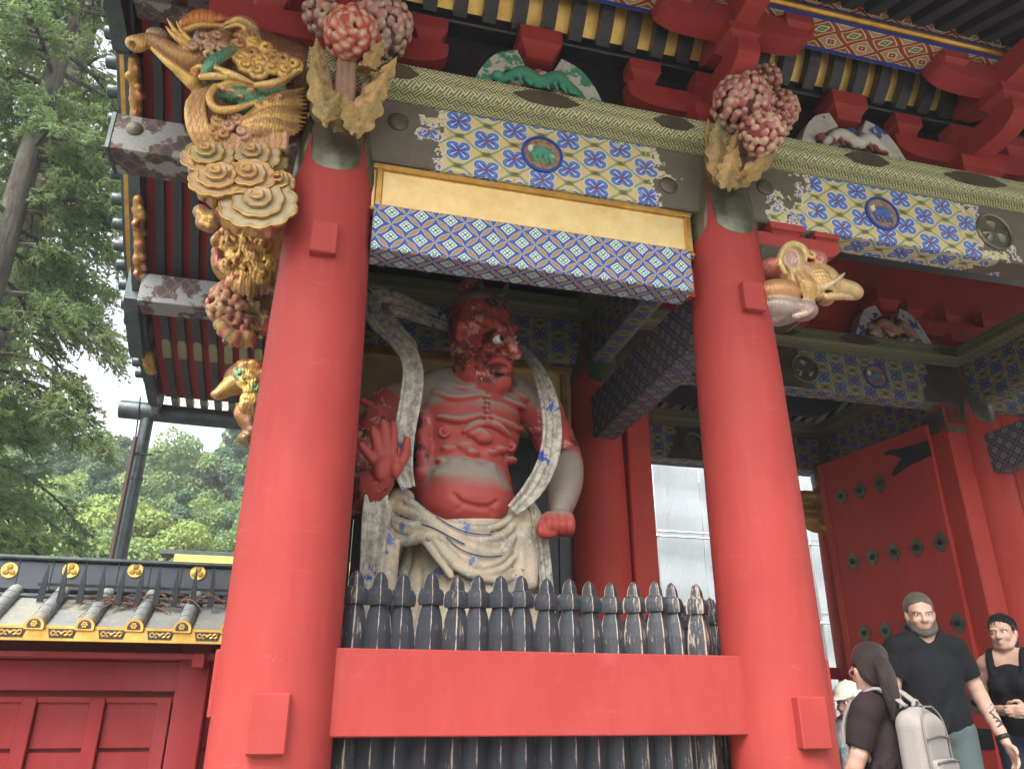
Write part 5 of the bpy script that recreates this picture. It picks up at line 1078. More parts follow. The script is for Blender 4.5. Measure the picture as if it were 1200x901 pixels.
# eyes, topknot, hair ring
for px, py, dy, r in ((584, 397, -.340, .058), (603, 399, -.17, .040)):
    p = s_(px, py, dy); d = nrm((.42, -.88, -.22)); e = MB().ball(p, r, 16, 10).build('eye', M_eyew, statue, True)
    MB().lathe([(r*.50, r*.875), (r*.46, r*.93), (0, r*.985)], p, 18, d).build('iris', M_eyer, e, True); MB().lathe([(r*.26, r*.975), (.2*r, r*.995), (0, r*1.015)], p, 14, d).build('pupil', M_eyeb, e, True)
tk = Sdf(); tk.ell(s_(553, 338, .06), (.12, .11, .10), (.9, .6, 0), .03); tk.line([s_(553, 345, .06), s_(556, 352, .05)], [.10, .11], (.9, .5, 0), .03); tk.build('topknot', M_statue, .014, statue)
MB().tube(spline([s_(563, 331, -.05), s_(568, 341, -.14), s_(580, 347, -.16), s_(590, 343, -.10), s_(594, 333, 0)], 20), .017, 8).build('hair_ring', M_gold, statue, True)
# robe: knotted hip cloth over a long skirt
r = Sdf(); CB, PKW = (.5, .45, .35), (.6, .5, .5)
r.line([s_(545, 620, .08), s_(545, 680, .08), s_(546, 790, .05)], [.40, .46, .50], PKW, .05, 8)
for i in range(12):
    q = -1+2*i/11; px = 545+q*92; r.line([s_(545+q*74, 640, -.20+.30*q*q), s_(px, 700, -.30+.34*q*q), s_(px+q*8, 800, -.34+.34*q*q)], [.055, .075, .085], PKW, .015, 7)
for pts, rad in ((((262, 365), (330, 395), (440, 478), (560, 515), (680, 522), (765, 485), (808, 432)), .048), (((250, 415), (390, 470), (520, 545), (650, 572), (760, 540), (812, 470)), .055), (((245, 470), (330, 505), (450, 530), (560, 580), (650, 628), (745, 620), (790, 560)), .055), (((300, 420), (420, 505), (540, 568), (660, 600), (775, 575)), .035),
                 (((250, 520), (270, 560), (330, 580), (400, 560), (470, 555)), .062), (((255, 450), (290, 520), (380, 545)), .05), (((440, 560), (500, 640), (560, 700), (610, 725)), .05), (((480, 560), (560, 640), (640, 690), (730, 665), (775, 610)), .05), (((520, 570), (600, 640), (680, 660), (760, 630)), .035),
                 (((400, 570), (450, 640), (490, 690), (520, 730)), .04), (((620, 720), (680, 720), (740, 700), (800, 640)), .05), (((660, 740), (740, 750), (830, 720)), .05)):
    r.line([z6(*p, -.47+.34*((p[0]-560)/330)**2) for p in pts], rad*.62, CB, .006, 4*len(pts))
for pts, rad in ((((815, 440), (850, 480), (845, 560), (870, 640), (865, 760)), .06), (((800, 450), (815, 560), (830, 660), (820, 800)), .06), (((780, 480), (790, 580), (800, 700), (770, 800)), .05), (((880, 450), (890, 520), (850, 560)), .04), (((230, 420), (215, 520), (235, 600), (225, 760)), .06), (((265, 590), (255, 700), (240, 830)), .05)):
    r.line([z6(*p, -.26) for p in pts], rad, CB, .008, 14)
for pts in (((270, 440), (400, 492), (530, 566), (650, 590), (760, 560)), ((250, 500), (340, 525), (450, 550), (560, 604), (650, 650), (750, 640)), ((330, 410), (440, 495), (560, 532), (680, 540)), ((470, 580), (540, 660), (620, 705)), ((500, 565), (590, 650), (690, 680), (765, 640)), ((420, 580), (470, 660), (505, 715)), ((250, 545), (300, 572), (380, 565)), ((700, 600), (760, 590), (795, 540)), ((640, 735), (720, 735), (810, 690))):
    r.line([z6(*p, -.475+.34*((p[0]-560)/330)**2) for p in pts], .020, CB, .006, 4*len(pts))
r.ell(z6(300, 385, -.22), (.10, .08, .07), (.16, .4, .33), .02); r.ell(z6(800, 470, -.24), (.06, .07, .10), (.16, .4, .33), .02)
r.build('robe', M_robe, .0115, statue)
bt = MB()      # blue edging painted along the hem folds
for pts in (((500, 560), (560, 612), (640, 640), (700, 645), (745, 640)), ((390, 500), (450, 522), (520, 560), (580, 590)), ((455, 470), (540, 520), (620, 545), (700, 548))): bt.tube(spline([z6(*p, -.515+.34*((p[0]-560)/330)**2) for p in pts], 24), .0042, 6)
bt.build('blue_edging', M_bluedk, statue)
# legs and rock base, behind the fence
lg = Sdf()
for x in (1.05, 1.72): lg.line([(x, 1.35, 2.0), (x+(x-1.4)*.3, 1.30, 1.5), (x+(x-1.4)*.35, 1.35, 1.08)], [.26, .19, .12], T0, .05, 8); lg.ell((x+(x-1.4)*.4, 1.17, 1.04), (.13, .26, .09), T0, .05)
lg.build('legs', M_statue, .022, statue)
rk = Sdf(); rr = random.Random(3)
for i in range(16): rk.box((1.4+rr.uniform(-.62, .62), 1.3+rr.uniform(-.35, .35), .90), (rr.uniform(.16, .3), rr.uniform(.16, .3), .085), .05, (.2, .2, .2), .04, rotm('Z', rr.uniform(0, 3)))
rk.build('rock_base', M_stone, .03, statue)
# scarf: swept ribbons with folded section
def ribbon(pts, side, width, name, th=.022, n=46, parent=statue, mat=M_scarf, fold=.40):
    P = spline(pts, n); Wd = np.interp(np.linspace(0, 1, n), np.linspace(0, 1, len(width)), width); Sd = spline(side, n); m = 13; top, bot = [], []
    for i in range(n):
        t = nrm(P[min(i+1, n-1)]-P[max(i-1, 0)]); sdv = nrm(Sd[i]-t*(Sd[i] @ t)); N = np.cross(t, sdv)
        for j in range(m):
            q = -1+2*j/(m-1); h = fold*Wd[i]*(.45*q*q+.20*math.cos(q*math.pi*2.6+.6*math.sin(i*.25))); p = P[i]+sdv*q*Wd[i]/2+N*h; top.append(p); bot.append(p+N*th)
    k = n*m; fs = []
    for i in range(n-1):
        for j in range(m-1): a = i*m+j; fs += [(a, a+1, a+m+1, a+m), (k+a, k+a+m, k+a+m+1, k+a+1)]
        for a, f in ((i*m, 0), (i*m+m-1, 1)): q = (a, a+m, k+a+m, k+a); fs.append(q if f == 0 else q[::-1])
    fs += [tuple(range(m))+tuple(range(k+m-1, k-1, -1))]
    return MB().add(top+bot, fs).build(name, mat, parent, 60)
X_, Z_ = (1, 0, 0), (0, 0, 1)
ribbon([s_(556, 392, .42), s_(505, 366, .36), s_(462, 346, .22), s_(438, 346, .06), s_(431, 362, -.04), s_(445, 386, -.14), s_(470, 408, -.24), s_(482, 436, -.34), s_(479, 470, -.40), s_(472, 510, -.42), s_(470, 545, -.42), s_(478, 572, -.38)],
       [(0, .3, 1), (0, .3, 1), (0, .4, 1), (.5, .5, .8), (.8, .6, .2), (.8, .5, .5), (.9, .3, .4), (1, .2, .1), (1, .2, 0), (1, .2, 0), (1, .2, 0), (1, 0, .2)], [.16, .17, .19, .19, .18, .18, .18, .17, .17, .16, .15, .10], 'scarf')
ribbon([s_(540, 386, .40), s_(500, 372, .30), s_(465, 362, .16), s_(450, 366, .06), s_(462, 384, -.02), s_(478, 402, -.10), s_(486, 420, -.18)], [(0, .3, 1), (0, .3, 1), (.2, .4, 1), (.6, .5, .6), (.8, .5, .4), (.8, .5, .4), (.9, .3, .3)], [.10, .11, .12, .12, .11, .10, .06], 'scarf')
ribbon([s_(590, 400, .36), s_(611, 412, .14), s_(629, 436, -.10), s_(640, 468, -.28), s_(645, 505, -.38), s_(640, 540, -.42), s_(624, 572, -.42), s_(600, 598, -.38)], [(.5, .3, .8), (.9, .3, .5), (1, .2, .3), (1, .1, 0), (1, .1, 0), (1, .1, -.2), (.8, .1, -.6), (.6, .1, -.8)], [.09, .10, .12, .15, .16, .16, .15, .10], 'scarf')
ribbon([s_(447, 571, -.26), s_(440, 580, -.36), s_(437, 610, -.38), s_(434, 660, -.36), s_(430, 730, -.32), s_(428, 800, -.3)], [(1, .2, 0)]*6, [.14, .17, .18, .17, .17, .16], 'scarf')
ribbon([s_(618, 590, -.24), s_(626, 606, -.28), s_(631, 630, -.26), s_(636, 670, -.22), s_(640, 720, -.2), s_(642, 800, -.2)], [(1, .3, 0)]*6, [.09, .10, .11, .12, .12, .12], 'scarf')
# ------------------------------------------------------------------ roofed side wall
WY = 2.62      # eave line
wall = thing('roofed_wall', (-3.0, 3.1, 0), 'low red panelled wall under a ribbed copper roof with gilt tile ends', 'wall')
WL, WR = -7.0, -.36
zt = lambda px, py, Y: W(px, py, Y=Y)[2]
Z_ev = zt(100, 752, WY); Z_gt = zt(100, 737, WY); Z_rb = zt(100, 690, 3.05); Z_rt = zt(100, 657, 3.12)
part(MB().box(((WL+WR)/2, 3.30, Z_ev/2), (WR-WL, .14, Z_ev+.10), 0), 'wall_core', M_redwall, wall)
z_r1 = zt(60, 808, 3.12); z_r2 = zt(60, 780, 3.12); z_mid = zt(60, 880, 3.17)
part(MB().box(((WL+WR)/2, 3.14, (z_r1+z_r2)/2+.02), (WR-WL, .12, .24), .008), 'wall_rail', M_redwall, wall); part(MB().box(((WL+WR)/2, 3.17, z_r1-.075), (WR-WL, .06, .05), .006), 'wall_rail', M_redwall, wall)
part(MB().box(((WL+WR)/2, 3.175, .45), (WR-WL, .06, .2), .006), 'wall_rail', M_redwall, wall)
xs = [W(p, 850, Y=3.15)[0] for p in (28, 110, 200)]; stp = (xs[2]-xs[0])/2.15
for k in range(-9, 2):
    x = xs[1]+stp*k; part(MB().box((x, 3.16, (z_r1-.10)/2+.14), (.115, .08, z_r1-.30), .006), 'batten', M_redwall, wall)
    part(MB().box((x+stp/2, 3.185, (z_r1+z_mid)/2-.03), (stp-.125, .03, z_r1-z_mid-.10), .004), 'panel', M_redwall, wall); part(MB().box((x+stp/2, 3.185, z_mid/2+.15), (stp-.125, .03, z_mid-.32), .004), 'panel', M_redwall, wall)
part(MB().box((xs[2]+.14, 3.10, (z_r2+.2)/2), (.26, .20, z_r2+.2), .012), 'post', M_redwall, wall)
for px in (236, ): q = W(px, 775, Y=2.95); part(MB().box((q[0], 2.98, q[2]), (.10, .5, .12), .01), 'bracket', M_redwall, wall)
part(MB().box(((WL+WR)/2, 2.95, zt(100, 768, 2.95)), (WR-WL, .30, .05), .006), 'soffit', M_redwall, wall)
# roof: copper sheet, rolls with gilt caps, eave fascia
ey, ez, ry, rz = WY-.02, Z_gt+.01, 3.14, Z_rb-.03
part(MB().add([(WL, ey, ez), (WR, ey, ez), (WR, ry, rz), (WL, ry, rz), (WL, ey, ez-.04), (WR, ey, ez-.04), (WR, ry, rz-.04), (WL, ry, rz-.04)], [(0, 1, 2, 3), (7, 6, 5, 4), (0, 4, 5, 1), (1, 5, 6, 2), (3, 7, 4, 0)]), 'roof_sheet', M_tile, wall)
part(MB().add([(WL, 3.14, rz), (WR, 3.14, rz), (WR, 3.72, ez), (WL, 3.72, ez)], [(0, 1, 2, 3)]), 'roof_sheet', M_tile, wall)
fz0, fz1 = Z_ev, Z_gt+.02
part(MB().box(((WL+WR)/2, WY-.02, (fz0+fz1)/2), (WR-WL, .04, fz1-fz0), .004), 'fascia', M_gold, wall)
x0 = W(158, 742, Y=WY)[0]; sp = W(214, 742, Y=WY)[0]-x0; r0 = .060
d = np.array((0, ry-ey, rz-ez)); L = np.linalg.norm(d); d /= L; nrmv = np.array((0, -d[2], d[1]))
roll = MB(); a0 = np.array((0, ey-.03, ez+.005)); roll.tube([a0, a0+d*L], r0, 16)
for k in range(1, 5): roll.tube([a0+d*(L*k/5), a0+d*(L*k/5+.012)], r0+.005, 16)
roll_me = roll.mesh('roof_roll', M_tile, 40)
capm = MB(); n = 16; ring = [(math.cos(w), math.sin(w)) for w in np.linspace(-.35, math.pi+.35, n)]
capm.prism([(q[0]*(r0+.012), q[1]*(r0+.012)) for q in ring], (0, ey-.062, ez), (0, ey-.02, ez), (1, 0, 0), (0, 0, 1)); cap_w = capm.mesh('roll_cap', M_gold)
inn = MB().prism([(q[0]*(r0-.010), q[1]*(r0-.010)+.004) for q in ring], (0, ey-.066, ez), (0, ey-.06, ez), (1, 0, 0), (0, 0, 1)).mesh('cap_field', M_black)
def rosette():
    mb = MB()
    for k in range(6): a = k*math.pi/3; mb.lathe([(.010, 0), (.009, .006), (0, .008)], (.017*math.cos(a), ey-.066, ez+.016+.017*math.sin(a)), 8, (0, -1, 0))
    mb.lathe([(.008, 0), (.007, .008), (0, .010)], (0, ey-.066, ez+.016), 8, (0, -1, 0)); return mb.mesh('rosette', M_gold)
ros = rosette()
def scroll():
    """black lozenge field with gilt scrollwork"""
    w, h = sp*.29, (fz1-fz0)*.30; zc = (fz0+fz1)/2; y = WY-.046; f = MB().add([(-w, y, zc+h), (w, y, zc+h), (w*.82, y, zc-h), (-w*.82, y, zc-h), (-w, WY-.03, zc+h), (w, WY-.03, zc+h), (w*.82, WY-.03, zc-h), (-w*.82, WY-.03, zc-h)], [(3, 2, 1, 0), (0, 1, 5, 4), (2, 3, 7, 6), (1, 2, 6, 5), (3, 0, 4, 7)]); s = MB()
    for sx in (-1, 1):
        for q in (((.05, 0), (.25, .45), (.42, -.1), (.30, -.5)), ((.40, .1), (.60, .55), (.74, 0), (.60, -.4)), ((.2, -.5), (.4, -.2), (.65, -.5))): s.tube(spline([(sx*a*w, y-.004, zc+b*h) for a, b in q], 8), .0075, 5)
    s.lathe([(.016, 0), (.012, .012), (0, .014)], (0, y, zc), 8, (0, -1, 0)); return f.mesh('scroll_field', M_black), s.mesh('gilt_scroll', M_gold)
sf, sg = scroll()
for k in range(-10, 3):
    x = x0+sp*k
    if x > WR+.05: continue
    o = link('roof_roll', roll_me, wall, loc=(x, 0, 0)); PINV[o.name] = Matrix()
    link('roll_cap', cap_w, o); link('cap_field', inn, o); link('rosette', ros, o)
    if x+sp/2 < WR: o = link('scroll_field', sf, wall, loc=(x+sp/2+.02, 0, 0)); PINV[o.name] = Matrix(); link('gilt_scroll', sg, o); 
# ridge: dark sheathed box with gilt crests
rb, rt = zt(100, 694, 3.06), zt(100, 658, 3.06); 
part(MB().box(((WL+WR)/2, 3.20, (rb+rt)/2), (WR-WL, .24, rt-rb), .02), 'ridge', M_roofcloth, wall)
for k in range(26): part(MB().box((WL+.13+k*.265, 3.20, (rb+rt)/2+.002), (.018, .252, rt-rb+.006), .006), 'ridge_seam', M_roofcloth, wall)
part(MB().box(((WL+WR)/2, 3.20, rt+.018), (WR-WL, .32, .035), .012), 'ridge_cap', M_copper, wall); part(MB().box(((WL+WR)/2, 3.16, rb-.04), (WR-WL, .26, .03), .008), 'ridge_moulding', M_copper, wall)
M_crest = m_gold('crest_gold', (.80, .60, .16), (.70, .50, .12), .35); M_crest.b.inputs['Metallic'].default_value = .3
for px in (11, 83, 159, 232, -60): 
    q = W(px, 668 if px < 200 else 671, Y=3.07); cc = (q[0], 3.079, q[2]); o = part(MB().lathe([(.066, 0), (.066, .010), (.059, .014), (.056, .008), (0, .008)], cc, 28, (0, -1, 0)), 'gilt_crest', M_crest, wall, 50)
    for k in range(3):
        a = R(90+120*k); c2 = (cc[0]+.029*math.cos(a), cc[1]-.008, cc[2]+.029*math.sin(a)); part(MB().lathe([(.026, 0), (.024, .006), (.010, .009), (0, .008)], c2, 14, (0, -1, 0)), 'crest_leaf', M_darkgold, o, 40)
# iron spikes in front of the ridge
spk = thing('spike_fence', (W(150, 700, Y=2.84)[0], 2.84, rb), 'row of black iron spikes standing on the copper roof before the ridge', 'spikes')
za, zb = zt(150, 704, 2.84), zt(150, 659, 2.84); spx = W(175, 690, Y=2.84)[0]-W(153, 690, Y=2.84)[0]; xl = W(50, 690, Y=2.84)[0]
sm = MB().add([(-.026, -.008, -.03), (.026, -.008, -.03), (.026, .008, -.03), (-.026, .008, -.03), (-.020, -.008, (zb-za)*.45), (.020, -.008, (zb-za)*.45), (.020, .008, (zb-za)*.45), (-.020, .008, (zb-za)*.45), (0, 0, zb-za)], [(3, 2, 1, 0), (0, 1, 5, 4), (1, 2, 6, 5), (2, 3, 7, 6), (3, 0, 4, 7), (4, 5, 8), (5, 6, 8), (6, 7, 8), (7, 4, 8)]).mesh('spike', M_iron)
ns = 11
for k in range(ns): link('spike', sm, spk, loc=(xl+spx*k, 2.84, za), rot=(0, random.uniform(-.04, .04), 0))
for z in (za+.02, zt(150, 686, 2.84)): part(MB().box((xl+spx*(ns-1)/2, 2.945, z), (spx*ns, .02, .022), 0), 'spike_rail', M_iron, spk)
# dead cedar twigs caught on the roof
def twigs(name, px, py, n, lab):
    o = W(px, py, Y=2.90); rr = random.Random(px); mb = MB()
    for i in range(n):
        p = o+v3(rr.uniform(-.22, .22), rr.uniform(-.05, .05), rr.uniform(-.01, .05)); dd = nrm((rr.uniform(-1, 1), rr.uniform(-.4, .2), rr.uniform(-.35, .2))); L_ = rr.uniform(.12, .30)
        mb.tube(spline([p, p+dd*L_*.5+v3(0, 0, .02), p+dd*L_+v3(0, 0, -.05)], 5), [.006, .006, .005, .004, .002], 4)
    return mb.build(name, M_twig, None, label=lab, cat='twigs', group='dead cedar twigs on the wall roof')
M_twig = Mat('dead_twig', .85); _n = M_twig.noise(20, 3); M_twig.color(M_twig.mix(_n, (.20, .12, .08), (.11, .06, .045)))
for px, py, n, lab in ((146, 708, 34, 'largest tangle of brown dead cedar twigs, caught under the iron spikes'), (190, 709, 20, 'loose spray of brown dead twigs hanging down a roof trough'), (238, 704, 12, 'small tuft of brown dead twigs tucked beside the red pillar')): twigs('dead_twigs', px, py, n, lab)
# ------------------------------------------------------------------ gilded hall roof far behind
hall = thing('distant_hall', (-8, 28, 0), 'far temple hall with a gilded roof edge above the wall', 'building')
hq, hr = W(180, 640, Y=28), W(285, 660, Y=28); hx0, hx1 = W(186, 650, Y=28)[0], W(330, 650, Y=28)[0]+6
part(MB().box(((hx0+hx1)/2, 29, hq[2]-.2), (hx1-hx0, 2.2, .18), .02), 'ridge', M_copper, hall); part(MB().box(((hx0+hx1)/2+.3, 28.4, hq[2]-.52), (hx1-hx0-.6, 1.2, .46), .02), 'gilt_band', M_crest, hall)
part(MB().add([(hx0-1, 26, hr[2]-1.6), (hx1, 26, hr[2]-1.6), (hx1, 28.2, hr[2]+.1), (hx0+.2, 28.2, hr[2]+.1)], [(0, 1, 2, 3)]), 'roof_slope', M_copper, hall)
for k in range(40): part(MB().tube([(hx0-.6+k*.3, 25.98, hr[2]-1.55), (hx0+.3+k*.3, 28.2, hr[2]+.16)], .07, 6), 'roof_roll', M_fitting, hall)
part(MB().box(((hx0+hx1)/2+1, 30, (hr[2]-1.6)/2), (hx1-hx0-3, 6, hr[2]-1.6), 0), 'hall_wall', M_redwall, hall)
# ------------------------------------------------------------------ sheeted scaffold seen through the passage
sc = thing('sheeted_scaffold', (11, 15, 0), 'tall scaffold wrapped in white translucent sheeting beyond the passage', 'scaffold')
M_sheet = Mat('scaffold_sheet', .55, spec=.3); _n = M_sheet.noise(1.4, 5, .6, (1, 1, .6)); M_sheet.color(M_sheet.mix(_n, (.27, .305, .32), (.35, .38, .395))).bump(M_sheet.noise(2.2, 5, .6, (1.6, 1, .5), dist=1.2), .6, .05)
for i in range(8):
    x = 4.0+2.2*i
    for j in range(6):
        def fn(u, v, x=x, j=j): return (x+2.185*u, 15+.05*math.sin(u*math.pi*2+j)+.03*math.sin(9*v+i), .0+2.0*j+1.985*v)
        part(MB().grid(fn, 12, 9), 'sheet', M_sheet, sc, True)
M_pipe = Mat('scaffold_pipe', .35, .8).color((.62, .63, .62))
for i in range(9):
    x = 4.0+2.2*i; part(MB().tube([(x, 14.6, 0), (x, 14.6, 12)], .035, 8), 'upright', M_pipe, sc, True); part(MB().tube([(x+.02, 13.4, 0), (x+.02, 13.4, 12)], .035, 8), 'upright', M_pipe, sc, True)
for j in range(1, 6): part(MB().tube([(4, 14.52, 2.0*j), (21.6, 14.52, 2.0*j)], .03, 8), 'ledger', M_pipe, sc, True); part(MB().tube([(4, 13.33, 2.0*j-.4), (21.6, 13.33, 2.0*j-.4)], .03, 8), 'ledger', M_pipe, sc, True)
for i in range(8): part(MB().tube([(4+2.2*i, 13.26, .2+4*(i % 2)), (6.2+2.2*i, 13.26, 4.2-4*(i % 2)+.0)], .03, 8), 'brace', M_pipe, sc, True)
# ------------------------------------------------------------------ people
def m_skin(name, c):
    m = Mat(name, .5, spec=.4); n = m.noise(9, 4); m.b.inputs['Subsurface Weight'].default_value = .08; m.b.inputs['Subsurface Radius'].default_value = (.02, .008, .004)
    m.color(m.mix(n, c, tuple(x*.86 for x in c))); return m
def m_cloth(name, c, c2=None, sc=60, pat=None):
    m = Mat(name, .85, spec=.2); n = m.noise(sc, 3, .7); w = m.noise(5, 4); k = m.mix(n, c, c2 or tuple(x*.7 for x in c))
    if pat: k = m.mix(m.noise(pat[0], 3).ramp(.5, .56), k, pat[1])
    m.color(k).bump(n*.4+w, .35, .012); return m
def m_hair(name, c):
    m = Mat(name, .42, spec=.5); n = m.noise(110, 5, .75, (1, 1, .10)); m.color(m.mix(n.ramp(.3, .7), c, tuple(x*1.9 for x in c))).bump(n, 1.0, .02); return m
SK1, SK2 = m_skin('skin_fair', (.40, .245, .18)), m_skin('skin_warm', (.37, .22, .16))
HB, HG, HD = m_hair('dark_brown_hair', (.013, .007, .005)), m_hair('short_grey_hair', (.055, .045, .036)), m_hair('black_hair', (.006, .005, .005))
def human(name, label, loc, h, face, sk, J, shoe, head_turn=0.0, tilt=0.0, hair=None, female=False, child=False):
    """J: joint overrides in metres for a 1.7 m figure facing -y (x to its left). Returns the placing function and the root"""
    root = thing(name, loc, label, 'person'); sc = h/1.70; Rz = rotm('Z', face); L = np.array(loc, float)
    T = lambda p: L+Rz @ (np.array(p, float)*sc)
    D = dict(hipL=(.09, 0, .92), hipR=(-.09, 0, .92), kneeL=(.10, -.02, .50), kneeR=(-.10, -.02, .50), ankL=(.10, .02, .09), ankR=(-.10, .02, .09), shL=(.175, .01, 1.395), shR=(-.175, .01, 1.395), elL=(.235, .03, 1.12), elR=(-.235, .03, 1.12), wrL=(.245, -.03, .875), wrR=(-.245, -.03, .875), neck=(0, .012, 1.45), head=(0, -.012, 1.60))
    D.update(J); wsh = .92 if female else 1.0
    for k in ('shL', 'shR'): D[k] = (D[k][0]*wsh, D[k][1], D[k][2])
    b = Sdf(); S_ = lambda x: x*sc; c0 = (1, 1, 1); P = {k: T(v) for k, v in D.items()}
    pel, che = T((0, .01, .96)), T((0, 0, 1.24)); M0 = Rz
    b.ell(pel, (S_(.165), S_(.115), S_(.13)), c0, S_(.06), M0); b.ell(T((0, .0, 1.10)), (S_(.135 if female else .15), S_(.10), S_(.15)), c0, S_(.06), M0); b.ell(che, (S_(.165), S_(.115), S_(.17)), c0, S_(.06), M0)
    b.line([P['shR'], T((-.08, .01, 1.42)), T((.08, .01, 1.42)), P['shL']], [S_(.058), S_(.065), S_(.065), S_(.058)], c0, S_(.05))
    if female:
        for s in (-1, 1): b.ell(T((s*.075, -.105, 1.25)), (S_(.065), S_(.055), S_(.06)), c0, S_(.04), M0)
    for s in 'LR':
        b.line([P['hip'+s], P['knee'+s], P['ank'+s]], [S_(.088), S_(.056), S_(.040)], c0, S_(.03), 9); b.line([P['sh'+s], P['el'+s], P['wr'+s]], [S_(.053 if not female else .044), S_(.041 if not female else .035), S_(.027)], c0, S_(.025), 9)
        a = P['ank'+s]; b.line([a+Rz @ v3(0, .03, -.045)*sc, a+Rz @ v3(0, -.15, -.06)*sc], [S_(.042), S_(.032)], c0, S_(.02))
        # hand: palm, four fingers, thumb, gently curled
        w = P['wr'+s]; dr = nrm(w-P['el'+s]); hs = S_(1.0); inn = Rz @ v3(-1 if s == 'L' else 1, 0, 0); inn = nrm(inn-dr*(inn @ dr)); fw = np.cross(inn, dr)*(1 if s == 'L' else -1); fw = fw if (fw @ (Rz @ v3(0, -1, 0))) > 0 or abs(dr[2]) < .5 else -fw
        pc = w+dr*.045*hs; b.ell(pc, (.018*hs, .040*hs, .050*hs), c0, .015, np.array((inn, fw, dr)).T)
        for i in range(4):
            o = (-.030+.020*i)*hs; Lf = (.066, .076, .072, .056)[i]*hs if True else 0; a = pc+fw*(-o)*1.0+dr*.038*hs; q = a+dr*Lf*.55+inn*.006*hs; e = q+dr*Lf*.42+inn*.028*hs
            b.line([a, q, e], [.0098*hs, .0092*hs, .0075*hs], c0, .006, 6)
        a = w+dr*.03*hs+fw*.024*hs; b.line([a, a+fw*.030*hs+dr*.022*hs, a+fw*.036*hs+dr*.055*hs+inn*.008], [.013*hs, .0115*hs, .009*hs], c0, .008, 5)
    # head with a face
    b.line([P['neck']-v3(0, 0, S_(.03)), P['head']-v3(0, 0, S_(.06))], [S_(.060 if not female else .050), S_(.054 if not female else .046)], c0, S_(.02))
    Rh = Rz @ rotm('Z', head_turn) @ rotm('X', tilt); Hd = P['head']; hk = sc if not child else sc*1.22
    H = lambda x, y, z: Hd+Rh @ (np.array((x, y, z))*hk)
    b.ell(H(0, .012, .032), np.array((.076, .096, .092))*hk, c0, .03*hk, Rh); b.ell(H(0, -.030, -.040), np.array((.058, .066, .075))*hk, c0, .03*hk, Rh); b.ell(H(0, -.070, -.095), np.array((.028, .022, .020))*hk, c0, .025*hk, Rh)
    for s in (-1, 1):
        b.line([H(s*.062, .0, -.045), H(s*.045, -.05, -.092)], [.020*hk, .018*hk], c0, .02*hk); b.ell(H(s*.040, -.074, -.030), np.array((.022, .016, .018))*hk, c0, .02*hk, Rh)
        b.ell(H(s*.032, -.096, .006), np.array((.017, .014, .010))*hk, c0, .008*hk, Rh, op='s'); b.line([H(s*.014, -.092, .024), H(s*.036, -.090, .028), H(s*.055, -.074, .022)], [.009*hk]*3, c0, .012*hk); b.ell(H(s*.078, .012, -.008), np.array((.012, .020, .032))*hk, c0, .008*hk, Rh)
        b.ell(H(s*.013, -.104, -.034), np.array((.010, .012, .008))*hk, c0, .008*hk, Rh)
    b.line([H(0, -.090, .016), H(0, -.112, -.020), H(0, -.118, -.030)], [.009*hk, .012*hk, .012*hk], c0, .012*hk); b.line([H(-.022, -.088, -.060), H(0, -.098, -.057), H(.022, -.088, -.060)], [.006*hk, .009*hk, .006*hk], (.75, .5, .45), .008*hk); b.line([H(-.020, -.086, -.069), H(0, -.095, -.071), H(.020, -.086, -.069)], [.006*hk, .009*hk, .006*hk], (.75, .5, .45), .008*hk)
    body = b.build('body', sk, .0085 if not child else .008, root)
    for s in (-1, 1):
        e = MB().ball(H(s*.032, -.0795, .006), .0118*hk, 10, 7).build('eye', M_eyew, root, True); MB().lathe([(.0058*hk, .0108*hk), (0, .0128*hk)], H(s*.032, -.0795, .006), 10, Rh @ v3(0, -1, 0)).build('iris', M_eyeb, e, True)
    for s in 'LR':
        a = P['ank'+s]; f = Sdf(); f.line([a+Rz @ v3(0, .035, -.045)*sc, a+Rz @ v3(0, -.06, -.045)*sc, a+Rz @ v3(0, -.165, -.058)*sc], [S_(.050), S_(.052), S_(.036)], c0, .02); f.build('shoe', shoe, .012, root, base=(1, 1, 1))
    return root, T, H, P, Rz, sc, hk
